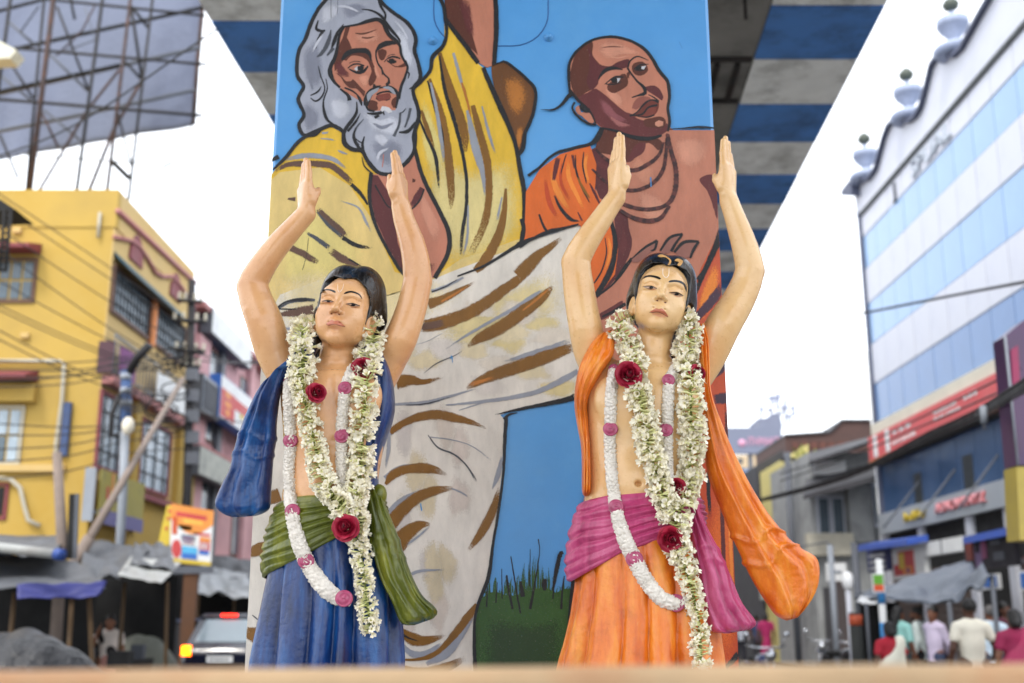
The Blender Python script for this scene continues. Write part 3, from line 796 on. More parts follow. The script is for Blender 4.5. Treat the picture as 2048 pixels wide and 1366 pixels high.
k_.stroke('E', 'K', "618,40,28 648,170,36 640,300,38 600,420,44 515,560,34", .55); k_.stroke('E', 'K', "580,160,6 590,260,10 560,380,12 505,470,12", .5)
# head
HEAD = "200,430 188,340 200,250 260,165 340,112 420,88 500,86 600,112 690,165 745,230 790,310 845,385 858,480 848,560 860,650 845,720 770,762 680,768 580,742 500,702 420,692 365,655 330,585 240,505"
k_.fill('B', 'sk', HEAD)
k_.fill('B', 'skd', "205,400 205,300 250,180 345,118 350,205 395,265 440,292 405,340 388,385 355,430 300,460 245,495")
k_.fill('B', 'mar', "320,140 348,205 395,268 470,280 520,250 592,235 585,285 530,300 440,298 395,350 385,400 340,440 310,380 330,280")
k_.fill('B', 'skm', "250,500 330,450 370,430 430,470 500,530 560,580 610,600 650,630 720,650 780,690 845,660 850,705 770,758 680,764 580,738 500,700 420,690 365,650 330,580")
k_.soft('B', (150, 92, 96), "380,480 450,520 520,600 600,650 560,680 470,640 400,570")
k_.soft('B', 'skl', "420,420 500,440 560,500 540,560 460,500"); k_.soft('B', (170, 112, 108), "440,600 540,650 620,680 520,690"); k_.soft('B', 'skl', "360,130 480,105 600,150 700,200 560,210 420,240")
k_.fill('B', 'skd', "445,415 520,350 565,330 600,420 600,495 640,490 690,465 650,440 615,380 590,315 575,330 585,400 540,440 480,460")
k_.fill('B', 'sk', "595,340 650,400 690,440 660,455 630,430 600,380"); k_.fill('B', 'skd', "610,300 620,265 680,250 715,285 712,320 670,345 630,335")
k_.fill('B', 'mar', "700,420 760,410 800,440 820,490 810,510 770,480 720,450"); k_.fill('B', (156, 98, 84), "640,500 700,480 740,500 690,530 640,570 610,560")
k_.fill('B', 'skd', "690,640 740,625 800,615 835,640 825,690 760,690 700,680"); k_.fill('B', 'skl', "765,655 790,640 820,650 815,675 785,685 765,672")
k_.fill('B', (120, 58, 44), "600,612 640,585 690,535 740,500 790,522 775,590 720,620 650,618"); k_.fill('B', 'lip', "680,605 720,562 770,558 760,598 710,622")
for c, t in (('skl', "380,180,8 460,190,14 540,180,6"), ('skl', "440,215,6 520,225,10 600,210,5"), ('skd', "400,160,5 480,150,9 560,155,4")):
    k_.stroke('B', c, t, .9, -.3)
for t in ("388,365,8 430,312,26 490,294,22 550,304,6", "430,402,6 470,370,10 510,350,14 555,355,8", "440,400,8 490,402,8 540,385,6", "585,290,10 600,245,12 650,216,10 720,242,5", "580,290,14 605,330,12 650,385,14 690,422,22 698,460,26 650,476,12 610,490,8", "625,300,8 660,275,10 700,268,8 722,268,4",
          "630,305,8 670,310,8 705,300,6", "596,612,14 640,590,8 700,525,14 745,505,10 790,520,20", "600,610,8 680,600,12 720,555,12 780,540,14", "650,615,6 710,622,10 760,605,12", "720,470,6 760,490,10 790,515,8", "260,545,30 310,575,24", "230,520,14 214,560,14 245,610,16 315,660,16 372,670,14"):
    k_.stroke('B', 'K', t, .3)
k_.fill('B', 'sk', "235,555 255,540 275,590 300,585 340,600 360,655 325,655 280,615 250,600"); k_.fill('B', 'K', "280,575 330,560 330,590 295,590")
k_.fill('B', (18, 18, 20), "468,375 490,352 515,365 510,390 485,395"); k_.fill('B', 'wh', "512,360 534,362 515,392"); k_.fill('B', (18, 18, 20), "632,292 655,276 678,285 672,304 645,308"); k_.fill('B', 'wh', "675,282 705,280 690,303 675,300")
k_.stroke('B', 'K', "200,470,18 190,340,20 200,250,18 260,165,18 340,112,18 420,90,18 500,88,20 600,112,20 690,165,22 745,230,24 790,310,24 848,385,24 860,480,22 850,560,20 862,650,20 850,715,14", .4)
k_.stroke('B', 'K', "400,690,10 500,710,18 580,742,24 680,762,28 760,758,24 810,740,14", .4); k_.stroke('B', 'K', "200,440,18 250,505,18 330,580,14 370,660,10", .4)
k_.stroke('B', 'K', "5,570,3 90,570,14 150,530,22 190,480,28 222,462,24", .5)
k_.stroke('B', 'K', "862,700,8 920,696,8 1000,690,14 1080,686,18 1170,694,10", .8)
# beads
for t in ("365,830,14 430,892,22 520,952,26 620,975,28 720,932,28 790,872,22 820,795,16", "350,970,14 440,1052,20 560,1102,24 660,1102,26 760,1052,26 820,962,26 838,850,22 842,765,18", "848,740,26 872,850,28 902,960,30 902,1080,32 872,1172,30 800,1222,26 680,1232,26 560,1202,26 490,1160,14", "530,1240,20 620,1290,30 720,1312,32 800,1292,28 855,1220,22"):
    k_.stroke('B', 'bead', t, .5)
    q = k_.pts('B', t)
    for i, a in enumerate(catmull(q, 7)):
        if i % 1 == 0:
            x, y, w = a
            k_.fill('R', [(112, 64, 58), (70, 38, 38), (92, 50, 48)][i % 3], " ".join(f"{x + w * .62 * math.cos(t_)},{y + w * .52 * math.sin(t_)}" for t_ in np.arange(0, 6.2, 1.05)), False)
k_.stroke('B', (96, 160, 214), "735,1020,8 738,1085,8", .3); k_.stroke('B', (96, 160, 214), "925,120,4 945,165,5", .6)
# the old man's hand on the monk's chest
for t in ("760,310 850,235 935,185 915,240 870,280 800,330", "955,250 1020,165 1108,138 1065,200 1035,255 990,270", "1060,255 1120,195 1218,188 1180,245 1165,290 1100,300"):
    k_.fill('E', 'fing', t)
for t in ("760,305,8 850,230,16 935,180,20", "935,180,18 918,240,16 890,250,8", "955,250,14 1020,162,20 1108,135,16", "1108,137,16 1062,200,18 1030,255,22", "1050,260,18 1120,192,24 1218,187,16", "1218,188,18 1182,245,22 1160,300,14", "1215,450,40 1270,370,26 1330,250,24 1372,200,12", "760,300,14 720,350,14 650,450,14"):
    k_.stroke('E', 'K', t, .4)
k_.build()
# left edge of the robe against the blue, and drips
# =================================================================== signed-distance modelling (for the continuous bodies)
class SDF:
    def __init__(s, lo, hi, h):
        s.lo = np.array(lo, dtype=np.float32); s.h = h
        s.n = [int(math.ceil((hi[i] - lo[i]) / h)) + 1 for i in range(3)]
        s.f = np.full(s.n, 0.25, dtype=np.float32)
    def blk(s, lo, hi):
        sl, ax = [], []
        for i in range(3):
            a = max(0, int((lo[i] - s.lo[i]) / s.h)); b = min(s.n[i], int((hi[i] - s.lo[i]) / s.h) + 2)
            if b <= a: return None, None
            sl.append(slice(a, b))
            g = (s.lo[i] + np.arange(a, b, dtype=np.float32) * s.h)
            sh = [1, 1, 1]; sh[i] = -1
            ax.append(g.reshape(sh))
        return tuple(sl), ax
    def op(s, fn, lo, hi, k=0.0, sub=False):
        m = max(k, 0.01)
        sl, ax = s.blk([lo[i] - m for i in range(3)], [hi[i] + m for i in range(3)])
        if sl is None: return
        d = fn(*ax).astype(np.float32)
        a = s.f[sl]
        if sub:
            d = -d
            r = np.maximum(a, d)
            if k > 0: r = r + np.maximum(k - np.abs(a - d), 0) ** 2 / (4 * k)
        else:
            r = np.minimum(a, d)
            if k > 0: r = r - np.maximum(k - np.abs(a - d), 0) ** 2 / (4 * k)
        s.f[sl] = r
    def cone(s, a, b, ra, rb, k=0.0, sub=False, flat=None):
        a, b = Vector(a), Vector(b)
        ab = b - a; L2 = max(ab.length_squared, 1e-9); m = max(ra, rb)
        lo = [min(a[i], b[i]) - m for i in range(3)]; hi = [max(a[i], b[i]) + m for i in range(3)]
        def fn(X, Y, Z):
            x, y, z = X - a.x, Y - a.y, Z - a.z
            t = np.clip((x * ab.x + y * ab.y + z * ab.z) / L2, 0, 1)
            x = x - t * ab.x; y = y - t * ab.y; z = z - t * ab.z
            if flat is not None:           # (unit axis, factor): radius along that axis is multiplied by factor
                n, q = flat
                c = (x * n[0] + y * n[1] + z * n[2]) * (1 / q - 1)
                x = x + c * n[0]; y = y + c * n[1]; z = z + c * n[2]
                return (np.sqrt(x * x + y * y + z * z) - (ra + (rb - ra) * t)) * min(1, q)
            return np.sqrt(x * x + y * y + z * z) - (ra + (rb - ra) * t)
        s.op(fn, lo, hi, k, sub)
    def chain(s, pts, k=0.0):
        """one limb: dense list of (centre, radius), hard union inside, one smooth union with the rest"""
        lo = [min(p[0][i] - p[1] for p in pts) for i in range(3)]; hi = [max(p[0][i] + p[1] for p in pts) for i in range(3)]
        def fn(X, Y, Z):
            best = None
            for (a, ra), (b, rb) in zip(pts[:-1], pts[1:]):
                ab = b - a; L2 = max(ab.length_squared, 1e-9)
                x, y, z = X - a.x, Y - a.y, Z - a.z
                t = np.clip((x * ab.x + y * ab.y + z * ab.z) / L2, 0, 1)
                d = np.sqrt((x - t * ab.x) ** 2 + (y - t * ab.y) ** 2 + (z - t * ab.z) ** 2) - (ra + (rb - ra) * t)
                best = d if best is None else np.minimum(best, d)
            return best
        s.op(fn, lo, hi, k)
    def ell(s, c, r, M=None, k=0.0, sub=False):
        """ellipsoid; M 3x3 columns = local axes"""
        c = Vector(c); m = max(r)
        M = M or Matrix.Identity(3)
        A = M.transposed()
        def fn(X, Y, Z):
            x, y, z = X - c.x, Y - c.y, Z - c.z
            k0 = 0; k1 = 0
            for i in range(3):
                q = x * A[i][0] + y * A[i][1] + z * A[i][2]
                k0 = k0 + (q / r[i]) ** 2; k1 = k1 + (q / (r[i] * r[i])) ** 2
            k0 = np.sqrt(k0); k1 = np.sqrt(k1)
            return k0 * (k0 - 1) / np.maximum(k1, 1e-6)
        s.op(fn, [c[i] - m for i in range(3)], [c[i] + m for i in range(3)], k, sub)
    def loft(s, rows, k=0.0, power=2.0):
        """rows: (z, cx, cy, a, b) elliptic sections"""
        rows = sorted(rows)
        Z0 = np.array([r[0] for r in rows]); C = np.array([r[1:] for r in rows])
        m = C[:, 2:].max()
        lo = [(C[:, 0] - C[:, 2]).min(), (C[:, 1] - C[:, 3]).min(), Z0[0]]; hi = [(C[:, 0] + C[:, 2]).max(), (C[:, 1] + C[:, 3]).max(), Z0[-1]]
        zz = np.linspace(Z0[0], Z0[-1], 200)
        sm = []
        for j in range(4):
            v = np.interp(zz, Z0, C[:, j]); kk = np.ones(21) / 21
            sm.append(np.convolve(np.pad(v, 10, mode='edge'), kk, 'valid'))
        def fn(X, Y, Z):
            cx, cy, a, b = (np.interp(Z.ravel(), zz, v).reshape(Z.shape).astype(np.float32) for v in sm)
            d = ((np.abs((X - cx) / a) ** power + np.abs((Y - cy) / b) ** power) ** (1 / power) - 1) * np.minimum(a, b)
            return np.maximum(d, np.maximum(Z0[0] - Z, Z - Z0[-1]))
        s.op(fn, lo, hi, k)
    def mesh(s, smooth=2):
        f, h = s.f, s.h
        ins = f < 0
        n0, n1, n2 = s.n
        c = np.zeros((n0 - 1, n1 - 1, n2 - 1), dtype=np.uint8)
        for dx in (0, 1):
            for dy in (0, 1):
                for dz in (0, 1):
                    c += ins[dx:n0 - 1 + dx, dy:n1 - 1 + dy, dz:n2 - 1 + dz]
        act = (c > 0) & (c < 8)
        I, J, K = np.nonzero(act)
        idx = np.full(c.shape, -1, dtype=np.int32); idx[I, J, K] = np.arange(len(I))
        cor = {}
        for dx in (0, 1):
            for dy in (0, 1):
                for dz in (0, 1):
                    cor[dx, dy, dz] = f[I + dx, J + dy, K + dz]
        acc = np.zeros((len(I), 3)); cnt = np.zeros(len(I))
        for ax in range(3):
            o = [i for i in range(3) if i != ax]
            for u in (0, 1):
                for v in (0, 1):
                    p = [0, 0, 0]; p[o[0]] = u; p[o[1]] = v
                    q = list(p); q[ax] = 1
                    a, b = cor[tuple(p)], cor[tuple(q)]
                    m = (a < 0) != (b < 0)
                    t = np.where(m, a / np.where(m, a - b, 1), 0)
                    pos = np.zeros((len(I), 3)); pos[:, o[0]] = u; pos[:, o[1]] = v; pos[:, ax] = t
                    acc += pos * m[:, None]; cnt += m
        V = (np.stack([I, J, K], 1) + acc / cnt[:, None]) * h + s.lo
        Q = []
        for ax in range(3):
            o = [i for i in range(3) if i != ax]
            sa = [slice(None)] * 3; sb = [slice(None)] * 3
            sa[ax] = slice(0, -1); sb[ax] = slice(1, None)
            A, B = ins[tuple(sa)], ins[tuple(sb)]
            ed = A != B
            E = np.nonzero(ed)
            fl = A[E]
            g = np.stack(E, 1)
            ok = (g[:, o[0]] > 0) & (g[:, o[1]] > 0) & (g[:, o[0]] < s.n[o[0]] - 1) & (g[:, o[1]] < s.n[o[1]] - 1)
            g, fl = g[ok], fl[ok]
            def cell(d0, d1):
                q = g.copy(); q[:, o[0]] += d0; q[:, o[1]] += d1
                return idx[q[:, 0], q[:, 1], q[:, 2]]
            a, b, c_, d = cell(-1, -1), cell(0, -1), cell(0, 0), cell(-1, 0)
            quad = np.stack([a, b, c_, d], 1)
            flip = fl if ax != 1 else ~fl
            quad[~flip] = quad[~flip][:, ::-1]
            Q.append(quad)
        Q = np.concatenate(Q)
        Q = Q[(Q >= 0).all(1)]
        e = np.concatenate([Q[:, [0, 1]], Q[:, [1, 2]], Q[:, [2, 3]], Q[:, [3, 0]]])
        for it in range(smooth):
            lam = 0.5
            S = np.zeros_like(V); w = np.bincount(e[:, 0], minlength=len(V)) + np.bincount(e[:, 1], minlength=len(V))
            for j in range(3):
                S[:, j] = np.bincount(e[:, 0], V[e[:, 1], j], len(V)) + np.bincount(e[:, 1], V[e[:, 0], j], len(V))
            V = V + lam * (S / np.maximum(w, 1)[:, None] - V)
        return V.astype(np.float32), Q

class Hit:
    """looks for the first surface of a set of built objects from the camera through a photo pixel"""
    def __init__(s): s.trees = []
    def add(s, o):
        M = np.array(o.matrix_world) if o.parent is None else np.array(parent_inv(o.parent).inverted())
        n = len(o.data.vertices)
        co = np.empty(n * 3, dtype=np.float32); o.data.vertices.foreach_get('co', co)
        co = co.reshape(-1, 3) @ M[:3, :3].T + M[:3, 3]
        s.trees.append(BVHTree.FromPolygons([tuple(v) for v in co.tolist()], [tuple(p.vertices) for p in o.data.polygons]))
        return s
    def y(s, px, py, default=None):
        d = ray(px, py).normalized(); o = Vector((0, 0, CAM_Z))
        best = None
        for t in s.trees:
            loc, nrm, i, dist = t.ray_cast(o, d)
            if loc is not None and (best is None or loc.y < best): best = loc.y
        return default if best is None else best
# =================================================================== the two painted statues
YS = 3.2
def J(px, py, dy=0.0): return P(px, py, YS + dy)
def rp(py, r): return r * MPP(py, YS)

def skin_mat(name, c1, c2):
    m = bpy.data.materials.new(name); m.use_nodes = True
    n, l = m.node_tree.nodes, m.node_tree.links
    b = n['Principled BSDF']; tc = n.new('ShaderNodeTexCoord')
    nz = n.new('ShaderNodeTexNoise'); nz.inputs['Scale'].default_value = 7; nz.inputs['Detail'].default_value = 5; nz.inputs['Roughness'].default_value = 0.55
    l.new(tc.outputs['Object'], nz.inputs['Vector'])
    r = n.new('ShaderNodeMapRange'); r.inputs[1].default_value = 0.32; r.inputs[2].default_value = 0.68; l.new(nz.outputs[0], r.inputs[0])
    mx = n.new('ShaderNodeMixRGB'); mx.inputs[1].default_value = (*lin(c1), 1); mx.inputs[2].default_value = (*lin(c2), 1); l.new(r.outputs[0], mx.inputs[0])
    # chips and grime specks
    sp = n.new('ShaderNodeTexNoise'); sp.inputs['Scale'].default_value = 46; sp.inputs['Detail'].default_value = 5; sp.inputs['Roughness'].default_value = 0.7; l.new(tc.outputs['Object'], sp.inputs['Vector'])
    sr = n.new('ShaderNodeMapRange'); sr.inputs[1].default_value = 0.62; sr.inputs[2].default_value = 0.80; sr.inputs[4].default_value = 0.42; l.new(sp.outputs[0], sr.inputs[0])
    m2 = n.new('ShaderNodeMixRGB'); m2.inputs[2].default_value = (*lin((168, 122, 84)), 1); l.new(sr.outputs[0], m2.inputs[0]); l.new(mx.outputs[0], m2.inputs[1])
    l.new(m2.outputs[0], b.inputs['Base Color'])
    b.inputs['Roughness'].default_value = 0.32; b.inputs['Coat Weight'].default_value = 0.5; b.inputs['Coat Roughness'].default_value = 0.1
    rr = n.new('ShaderNodeMapRange'); rr.inputs[1].default_value = 0.35; rr.inputs[2].default_value = 0.65; rr.inputs[3].default_value = 0.22; rr.inputs[4].default_value = 0.5; l.new(sp.outputs[0], rr.inputs[0]); l.new(rr.outputs[0], b.inputs['Roughness'])
    bn = n.new('ShaderNodeTexNoise'); bn.inputs['Scale'].default_value = 60; bn.inputs['Detail'].default_value = 4; l.new(tc.outputs['Object'], bn.inputs['Vector'])
    bp = n.new('ShaderNodeBump'); bp.inputs['Strength'].default_value = 0.25; bp.inputs['Distance'].default_value = 0.006; l.new(bn.outputs[0], bp.inputs['Height']); l.new(bp.outputs[0], b.inputs['Normal'])
    return m
def cloth_mat(name, c1, c2, c3, rough=0.34):
    """brushed enamel on modelled cloth: two tones in long vertical brush marks plus scuffs and painted highlight streaks"""
    m = bpy.data.materials.new(name); m.use_nodes = True
    n, l = m.node_tree.nodes, m.node_tree.links
    b = n['Principled BSDF']; tc = n.new('ShaderNodeTexCoord')
    mp = n.new('ShaderNodeMapping'); mp.inputs['Scale'].default_value = (1, 1, 0.16); l.new(tc.outputs['Object'], mp.inputs[0])
    nz = n.new('ShaderNodeTexNoise'); nz.inputs['Scale'].default_value = 22; nz.inputs['Detail'].default_value = 6; nz.inputs['Roughness'].default_value = 0.6; l.new(mp.outputs[0], nz.inputs['Vector'])
    cr = n.new('ShaderNodeValToRGB')
    e = cr.color_ramp.elements
    e[0].position = 0.30; e[0].color = (*lin(c1), 1); e[1].position = 0.72; e[1].color = (*lin(c3), 1)
    k = e.new(0.5); k.color = (*lin(c2), 1)
    l.new(nz.outputs[0], cr.inputs[0])
    # pale streaks painted in as highlight lines, plus small chips to the ground coat
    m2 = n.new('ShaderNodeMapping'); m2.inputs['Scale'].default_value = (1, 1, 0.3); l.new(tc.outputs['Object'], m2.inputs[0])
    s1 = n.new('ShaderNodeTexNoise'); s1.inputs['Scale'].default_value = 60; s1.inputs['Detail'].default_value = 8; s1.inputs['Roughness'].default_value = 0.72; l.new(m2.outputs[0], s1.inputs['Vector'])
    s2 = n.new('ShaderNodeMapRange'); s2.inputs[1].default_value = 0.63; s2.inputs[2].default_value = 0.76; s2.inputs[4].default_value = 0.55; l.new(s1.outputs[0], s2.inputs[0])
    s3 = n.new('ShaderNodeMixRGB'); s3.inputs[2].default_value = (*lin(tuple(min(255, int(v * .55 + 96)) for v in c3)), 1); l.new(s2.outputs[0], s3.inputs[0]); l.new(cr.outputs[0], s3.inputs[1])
    d1 = n.new('ShaderNodeTexNoise'); d1.inputs['Scale'].default_value = 9; d1.inputs['Detail'].default_value = 7; d1.inputs['Roughness'].default_value = 0.7; l.new(tc.outputs['Object'], d1.inputs['Vector'])
    d2 = n.new('ShaderNodeMapRange'); d2.inputs[1].default_value = 0.52; d2.inputs[2].default_value = 0.75; d2.inputs[4].default_value = 0.35; l.new(d1.outputs[0], d2.inputs[0])
    d3 = n.new('ShaderNodeMixRGB'); d3.inputs[2].default_value = (*lin(tuple(int(v * .5 + 18) for v in c1)), 1); l.new(d2.outputs[0], d3.inputs[0]); l.new(s3.outputs[0], d3.inputs[1])
    l.new(d3.outputs[0], b.inputs['Base Color'])
    b.inputs['Roughness'].default_value = rough; b.inputs['Coat Weight'].default_value = 0.12; b.inputs['Coat Roughness'].default_value = 0.15
    bn = n.new('ShaderNodeTexNoise'); bn.inputs['Scale'].default_value = 55; bn.inputs['Detail'].default_value = 4; l.new(tc.outputs['Object'], bn.inputs['Vector'])
    bp = n.new('ShaderNodeBump'); bp.inputs['Strength'].default_value = 0.35; bp.inputs['Distance'].default_value = 0.008; l.new(bn.outputs[0], bp.inputs['Height']); l.new(bp.outputs[0], b.inputs['Normal'])
    return m
M_hair = mat('black_enamel', (16, 17, 20), 0.3, 0.3, 20, coat=0.3)
_n, _l = M_hair.node_tree.nodes, M_hair.node_tree.links
_tc, _mp, _wn, _bp = _n.new('ShaderNodeTexCoord'), _n.new('ShaderNodeMapping'), _n.new('ShaderNodeTexNoise'), _n.new('ShaderNodeBump')
_mp.inputs['Scale'].default_value = (150, 60, 26); _wn.inputs['Scale'].default_value = 1.0; _wn.inputs['Detail'].default_value = 4; _wn.inputs['Distortion'].default_value = 0.6
_bp.inputs['Strength'].default_value = 0.8; _bp.inputs['Distance'].default_value = 0.004
_l.new(_tc.outputs['Object'], _mp.inputs[0]); _l.new(_mp.outputs[0], _wn.inputs['Vector']); _l.new(_wn.outputs[0], _bp.inputs['Height']); _l.new(_bp.outputs[0], _n['Principled BSDF'].inputs['Normal'])
M_ink = mat('black_line_paint', (20, 18, 18), 0.4, 0.1)
M_rose_paint = mat('pink_paint', (184, 88, 124), 0.4, 0.25, 60, coat=0.3)
M_white_relief = mat('white_relief_paint', (240, 234, 224), 0.45, 0.08, 40, coat=0.3, stain=(190, 180, 168), stain_amt=0.4, stain_scale=30)
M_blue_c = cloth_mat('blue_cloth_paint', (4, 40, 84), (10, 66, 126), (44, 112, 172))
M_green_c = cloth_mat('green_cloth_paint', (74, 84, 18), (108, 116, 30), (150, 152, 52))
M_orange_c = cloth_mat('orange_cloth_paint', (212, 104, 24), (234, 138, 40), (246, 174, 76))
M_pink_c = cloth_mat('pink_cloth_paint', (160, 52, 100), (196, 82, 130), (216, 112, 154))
M_skin1 = skin_mat('peach_enamel', (234, 190, 142), (222, 170, 122))
M_skin2 = skin_mat('pale_enamel', (240, 206, 156), (230, 188, 134))
M_lip = mat('lip_paint', (206, 132, 102), 0.35, 0.1, coat=0.3)
M_lip2 = mat('lower_lip_paint', (230, 174, 134), 0.35, 0.1, coat=0.3)
M_lowlid = mat('lower_lid_paint', (206, 140, 108), .4, .05)
M_lid = {1: mat('eyelid_blush', (236, 190, 144), 0.36, 0.05, coat=0.3), 2: mat('eyelid_blush_pale', (242, 205, 158), 0.36, 0.05, coat=0.3)}
M_eye = mat('eye_white_paint', (196, 166, 142), 0.3, 0.05, coat=0.4)
M_shade = mat('nostril_paint', (120, 66, 44), 0.5, 0.1)
M_tilak = mat('chalk_mark', (250, 238, 222), 0.6, 0.05)

def head_frame(pitch, yaw, roll):
    """columns: local x (to the picture's right), local y (out of the face), local z (up)"""
    f = Vector((0, -math.cos(pitch), math.sin(pitch))); u = Vector((0, math.sin(pitch), math.cos(pitch))); r = Vector((1, 0, 0))
    q = Matrix.Rotation(yaw, 3, u); f, r = q @ f, q @ r
    q = Matrix.Rotation(roll, 3, Vector((0, 1, 0))); f, r, u = q @ f, q @ r, q @ u
    return Matrix((r, f, u)).transposed()

def build_body(S):
    h = 0.0023
    xs = [q[0] for c in S['arms'] for q in c] + [S['torso'][0][1] - S['torso'][0][2]]
    tip = min(hd['tip'][1] for hd in S['hands'])
    lo = J(min(xs) - 100, 1170); hi = J(max(xs) + 100, tip - 12)
    F = SDF((lo.x, YS - 0.19, lo.z), (hi.x, YS + 0.15, hi.z), h)
    # torso
    rows = []
    for (py, cx, hw, dep, dy) in S['torso']:
        c = J(cx, py); w = 1.0 if py < 1030 else 0.84; rows.append((c.z, c.x, YS + dy, rp(py, hw) * w, dep * w))
    F.loft(rows, 0.0, 2.25)
    # chest, ribs, belly
    cx, cy = S['chest']
    for sx in (-1, 1):
        F.ell(J(cx + sx * 47, cy - 8, -0.075), (0.058, 0.018, 0.048), None, 0.05)
        F.cone(J(cx + sx * 8, cy - 46, -0.082), J(cx + sx * 80, cy - 52, -0.03), 0.012, 0.012, 0.03)       # collar bones
    F.cone(J(cx, cy - 62, -0.118), J(cx - 2, cy + 62, -0.122), 0.010, 0.012, 0.03, True)               # breastbone groove
    F.ell(J(S['navel'][0], S['navel'][1] - 6, -0.08), (0.075, 0.032, 0.07), None, 0.04)
    F.ell(J(S['navel'][0], S['navel'][1], -0.116), (0.009, 0.02, 0.008), None, 0.006, True)
    # neck
    nk = S['neck']
    for a, b in zip(nk[:-1], nk[1:]):
        F.cone(J(a[0], a[1], a[2]), J(b[0], b[1], b[2]), rp(a[1], a[3]), rp(b[1], b[3]), 0.02)
    for sx in (-1, 1):
        F.cone(J(nk[1][0] + sx * 14, nk[1][1] + 22, 0.035), J(nk[0][0] + sx * 66, nk[0][1] + 12, 0.03), 0.020, 0.026, 0.03)   # trapezius
    F.cone(J(nk[0][0] - 6, nk[0][1] + 2, -0.058), J(nk[1][0] - 20, nk[1][1] - 20, -0.012), 0.009, 0.008, 0.02)
    F.cone(J(nk[0][0] + 6, nk[0][1] + 2, -0.058), J(nk[1][0] + 26, nk[1][1] - 20, -0.012), 0.009, 0.008, 0.02)
    # arms
    for ch in S['arms']:
        r = catmull([(q[0], q[1], q[2], q[3]) for q in ch], 16)
        rr = np.convolve(np.pad([q[3] for q in r], 2, mode='edge'), np.ones(5) / 5, 'valid')
        F.chain([(J(q[0], q[1], q[2]), rp(q[1], rr[i])) for i, q in enumerate(r)], 0.022)
        e = ch[S['elbow']]
        sx = -1 if e[0] < cx else 1
        F.ell(J(e[0] + sx * e[3] * .50, e[1] + 4, 0.008), (0.017, 0.018, 0.017), None, 0.016)
    # hands
    for hd in S['hands']:
        W, T = J(*hd['wrist'], -0.012), J(*hd['tip'], -0.012)
        up = (T - W).normalized(); L = (T - W).length
        g, inn = hd['turn'], hd['inner']
        # breadth axis: mostly away from the camera, turned so that some of the palm shows; thumb edge towards the camera
        bx = Vector((inn * math.sin(g), -math.cos(g), 0)); bx = (bx - up * bx.dot(up)).normalized()     # towards the thumb edge
        th = bx.cross(up) * (1 if bx.cross(up).x * inn > 0 else -1)                                       # palm normal, faces inwards
        for i, (o, ln, br) in enumerate(((0.027, 0.93, 1.0), (0.0095, 1.0, 1.03), (-0.0085, 0.95, 1.0), (-0.025, 0.78, 0.88))):
            base = W + up * 0.012 + bx * o * 0.55
            kn = W + up * (L * 0.50 - abs(o - 0.009) * 0.25) + bx * o
            F.cone(base, kn, 0.0165, 0.0132, 0.012)
            m1 = kn + up * (L * ln - L * 0.5) * 0.5 + th * 0.003 + bx * hd.get('fan', 0.0) * o * 0.3
            tp = W + up * (L * ln - 0.006) + bx * (o * 0.86 + hd.get('fan', 0.0) * o * 0.6) + th * hd.get('curl', 0.004)
            F.cone(kn, m1, 0.0112 * br, 0.0098 * br, 0.004)
            F.cone(m1, tp, 0.0098 * br, 0.0078 * br, 0.003)
        F.ell(W + up * L * 0.27 + bx * 0.012 + th * 0.010, (0.022, 0.018, 0.034), Matrix((bx, th, up)).transposed(), 0.014)      # ball of the thumb
        t0 = W + up * 0.030 + bx * 0.026 + th * 0.010
        t1 = W + up * 0.058 + bx * hd['thumb'][0] + th * (0.020 + hd['thumb'][1] * .5)
        t2 = W + up * (0.058 + hd['thumb'][2]) + bx * hd['thumb'][0] * 0.9 + th * (0.018 + hd['thumb'][1])
        F.cone(t0, t1, 0.0125, 0.0098, 0.012); F.cone(t1, t2, 0.0098, 0.0074, 0.005)
    # head, in head units (chin 0, crown 1), x right, y out, z up
    M = head_frame(*S['hrot']); H = S['hh']
    em = J(*S['eyes'], S['eyed'])
    O = em - M @ Vector((0, 0.335, 0.49)) * H
    def hp(x, y, z): return O + M @ Vector((x, y, z)) * H
    def E(c, r, k=0.04, sub=False, R2=None):
        F.ell(hp(*c), tuple(q * H for q in r), (M @ R2) if R2 is not None else M, k * H, sub)
    def Cn(a, b, ra, rb, k=0.03, sub=False):
        F.cone(hp(*a), hp(*b), ra * H, rb * H, k * H, sub)
    E((0, -0.07, 0.62), (0.335, 0.42, 0.375), 0.05)
    E((0, 0.09, 0.42), (0.285, 0.280, 0.34), 0.08)
    E((0, 0.13, 0.23), (0.228, 0.195, 0.185), 0.08)
    E((0, 0.225, 0.085), (0.096, 0.080, 0.070), 0.08)                 # chin
    for s in (-1, 1):
        E((s * 0.168, 0.200, 0.360), (0.115, 0.115, 0.13), 0.10)      # cheeks
        E((s * 0.200, 0.03, 0.245), (0.068, 0.12, 0.10), 0.09)        # jaw corner
        E((s * 0.135, 0.185, 0.215), (0.090, 0.090, 0.095), 0.09)     # lower cheek
    E((0, 0.265, 0.62), (0.24, 0.11, 0.12), 0.12)                     # forehead
    for s in (-1, 1):
        E((s * 0.150, 0.390, 0.500), (0.098, 0.055, 0.050), 0.05, True)         # eye hollow
        E((s * 0.148, 0.298, 0.492), (0.094, 0.078, 0.060), 0.012)
        Cn((s * 0.235, 0.292, 0.548), (s * 0.150, 0.352, 0.562), 0.006, 0.008, 0.014, True); Cn((s * 0.150, 0.352, 0.562), (s * 0.070, 0.345, 0.540), 0.008, 0.006, 0.014, True)              # lid over the eyeball
        Cn((s * 0.225, 0.308, 0.462), (s * 0.150, 0.360, 0.452), 0.004, 0.006, 0.012, True)   # crease under the eye
        Cn((s * 0.150, 0.360, 0.452), (s * 0.080, 0.345, 0.466), 0.006, 0.004, 0.012, True)
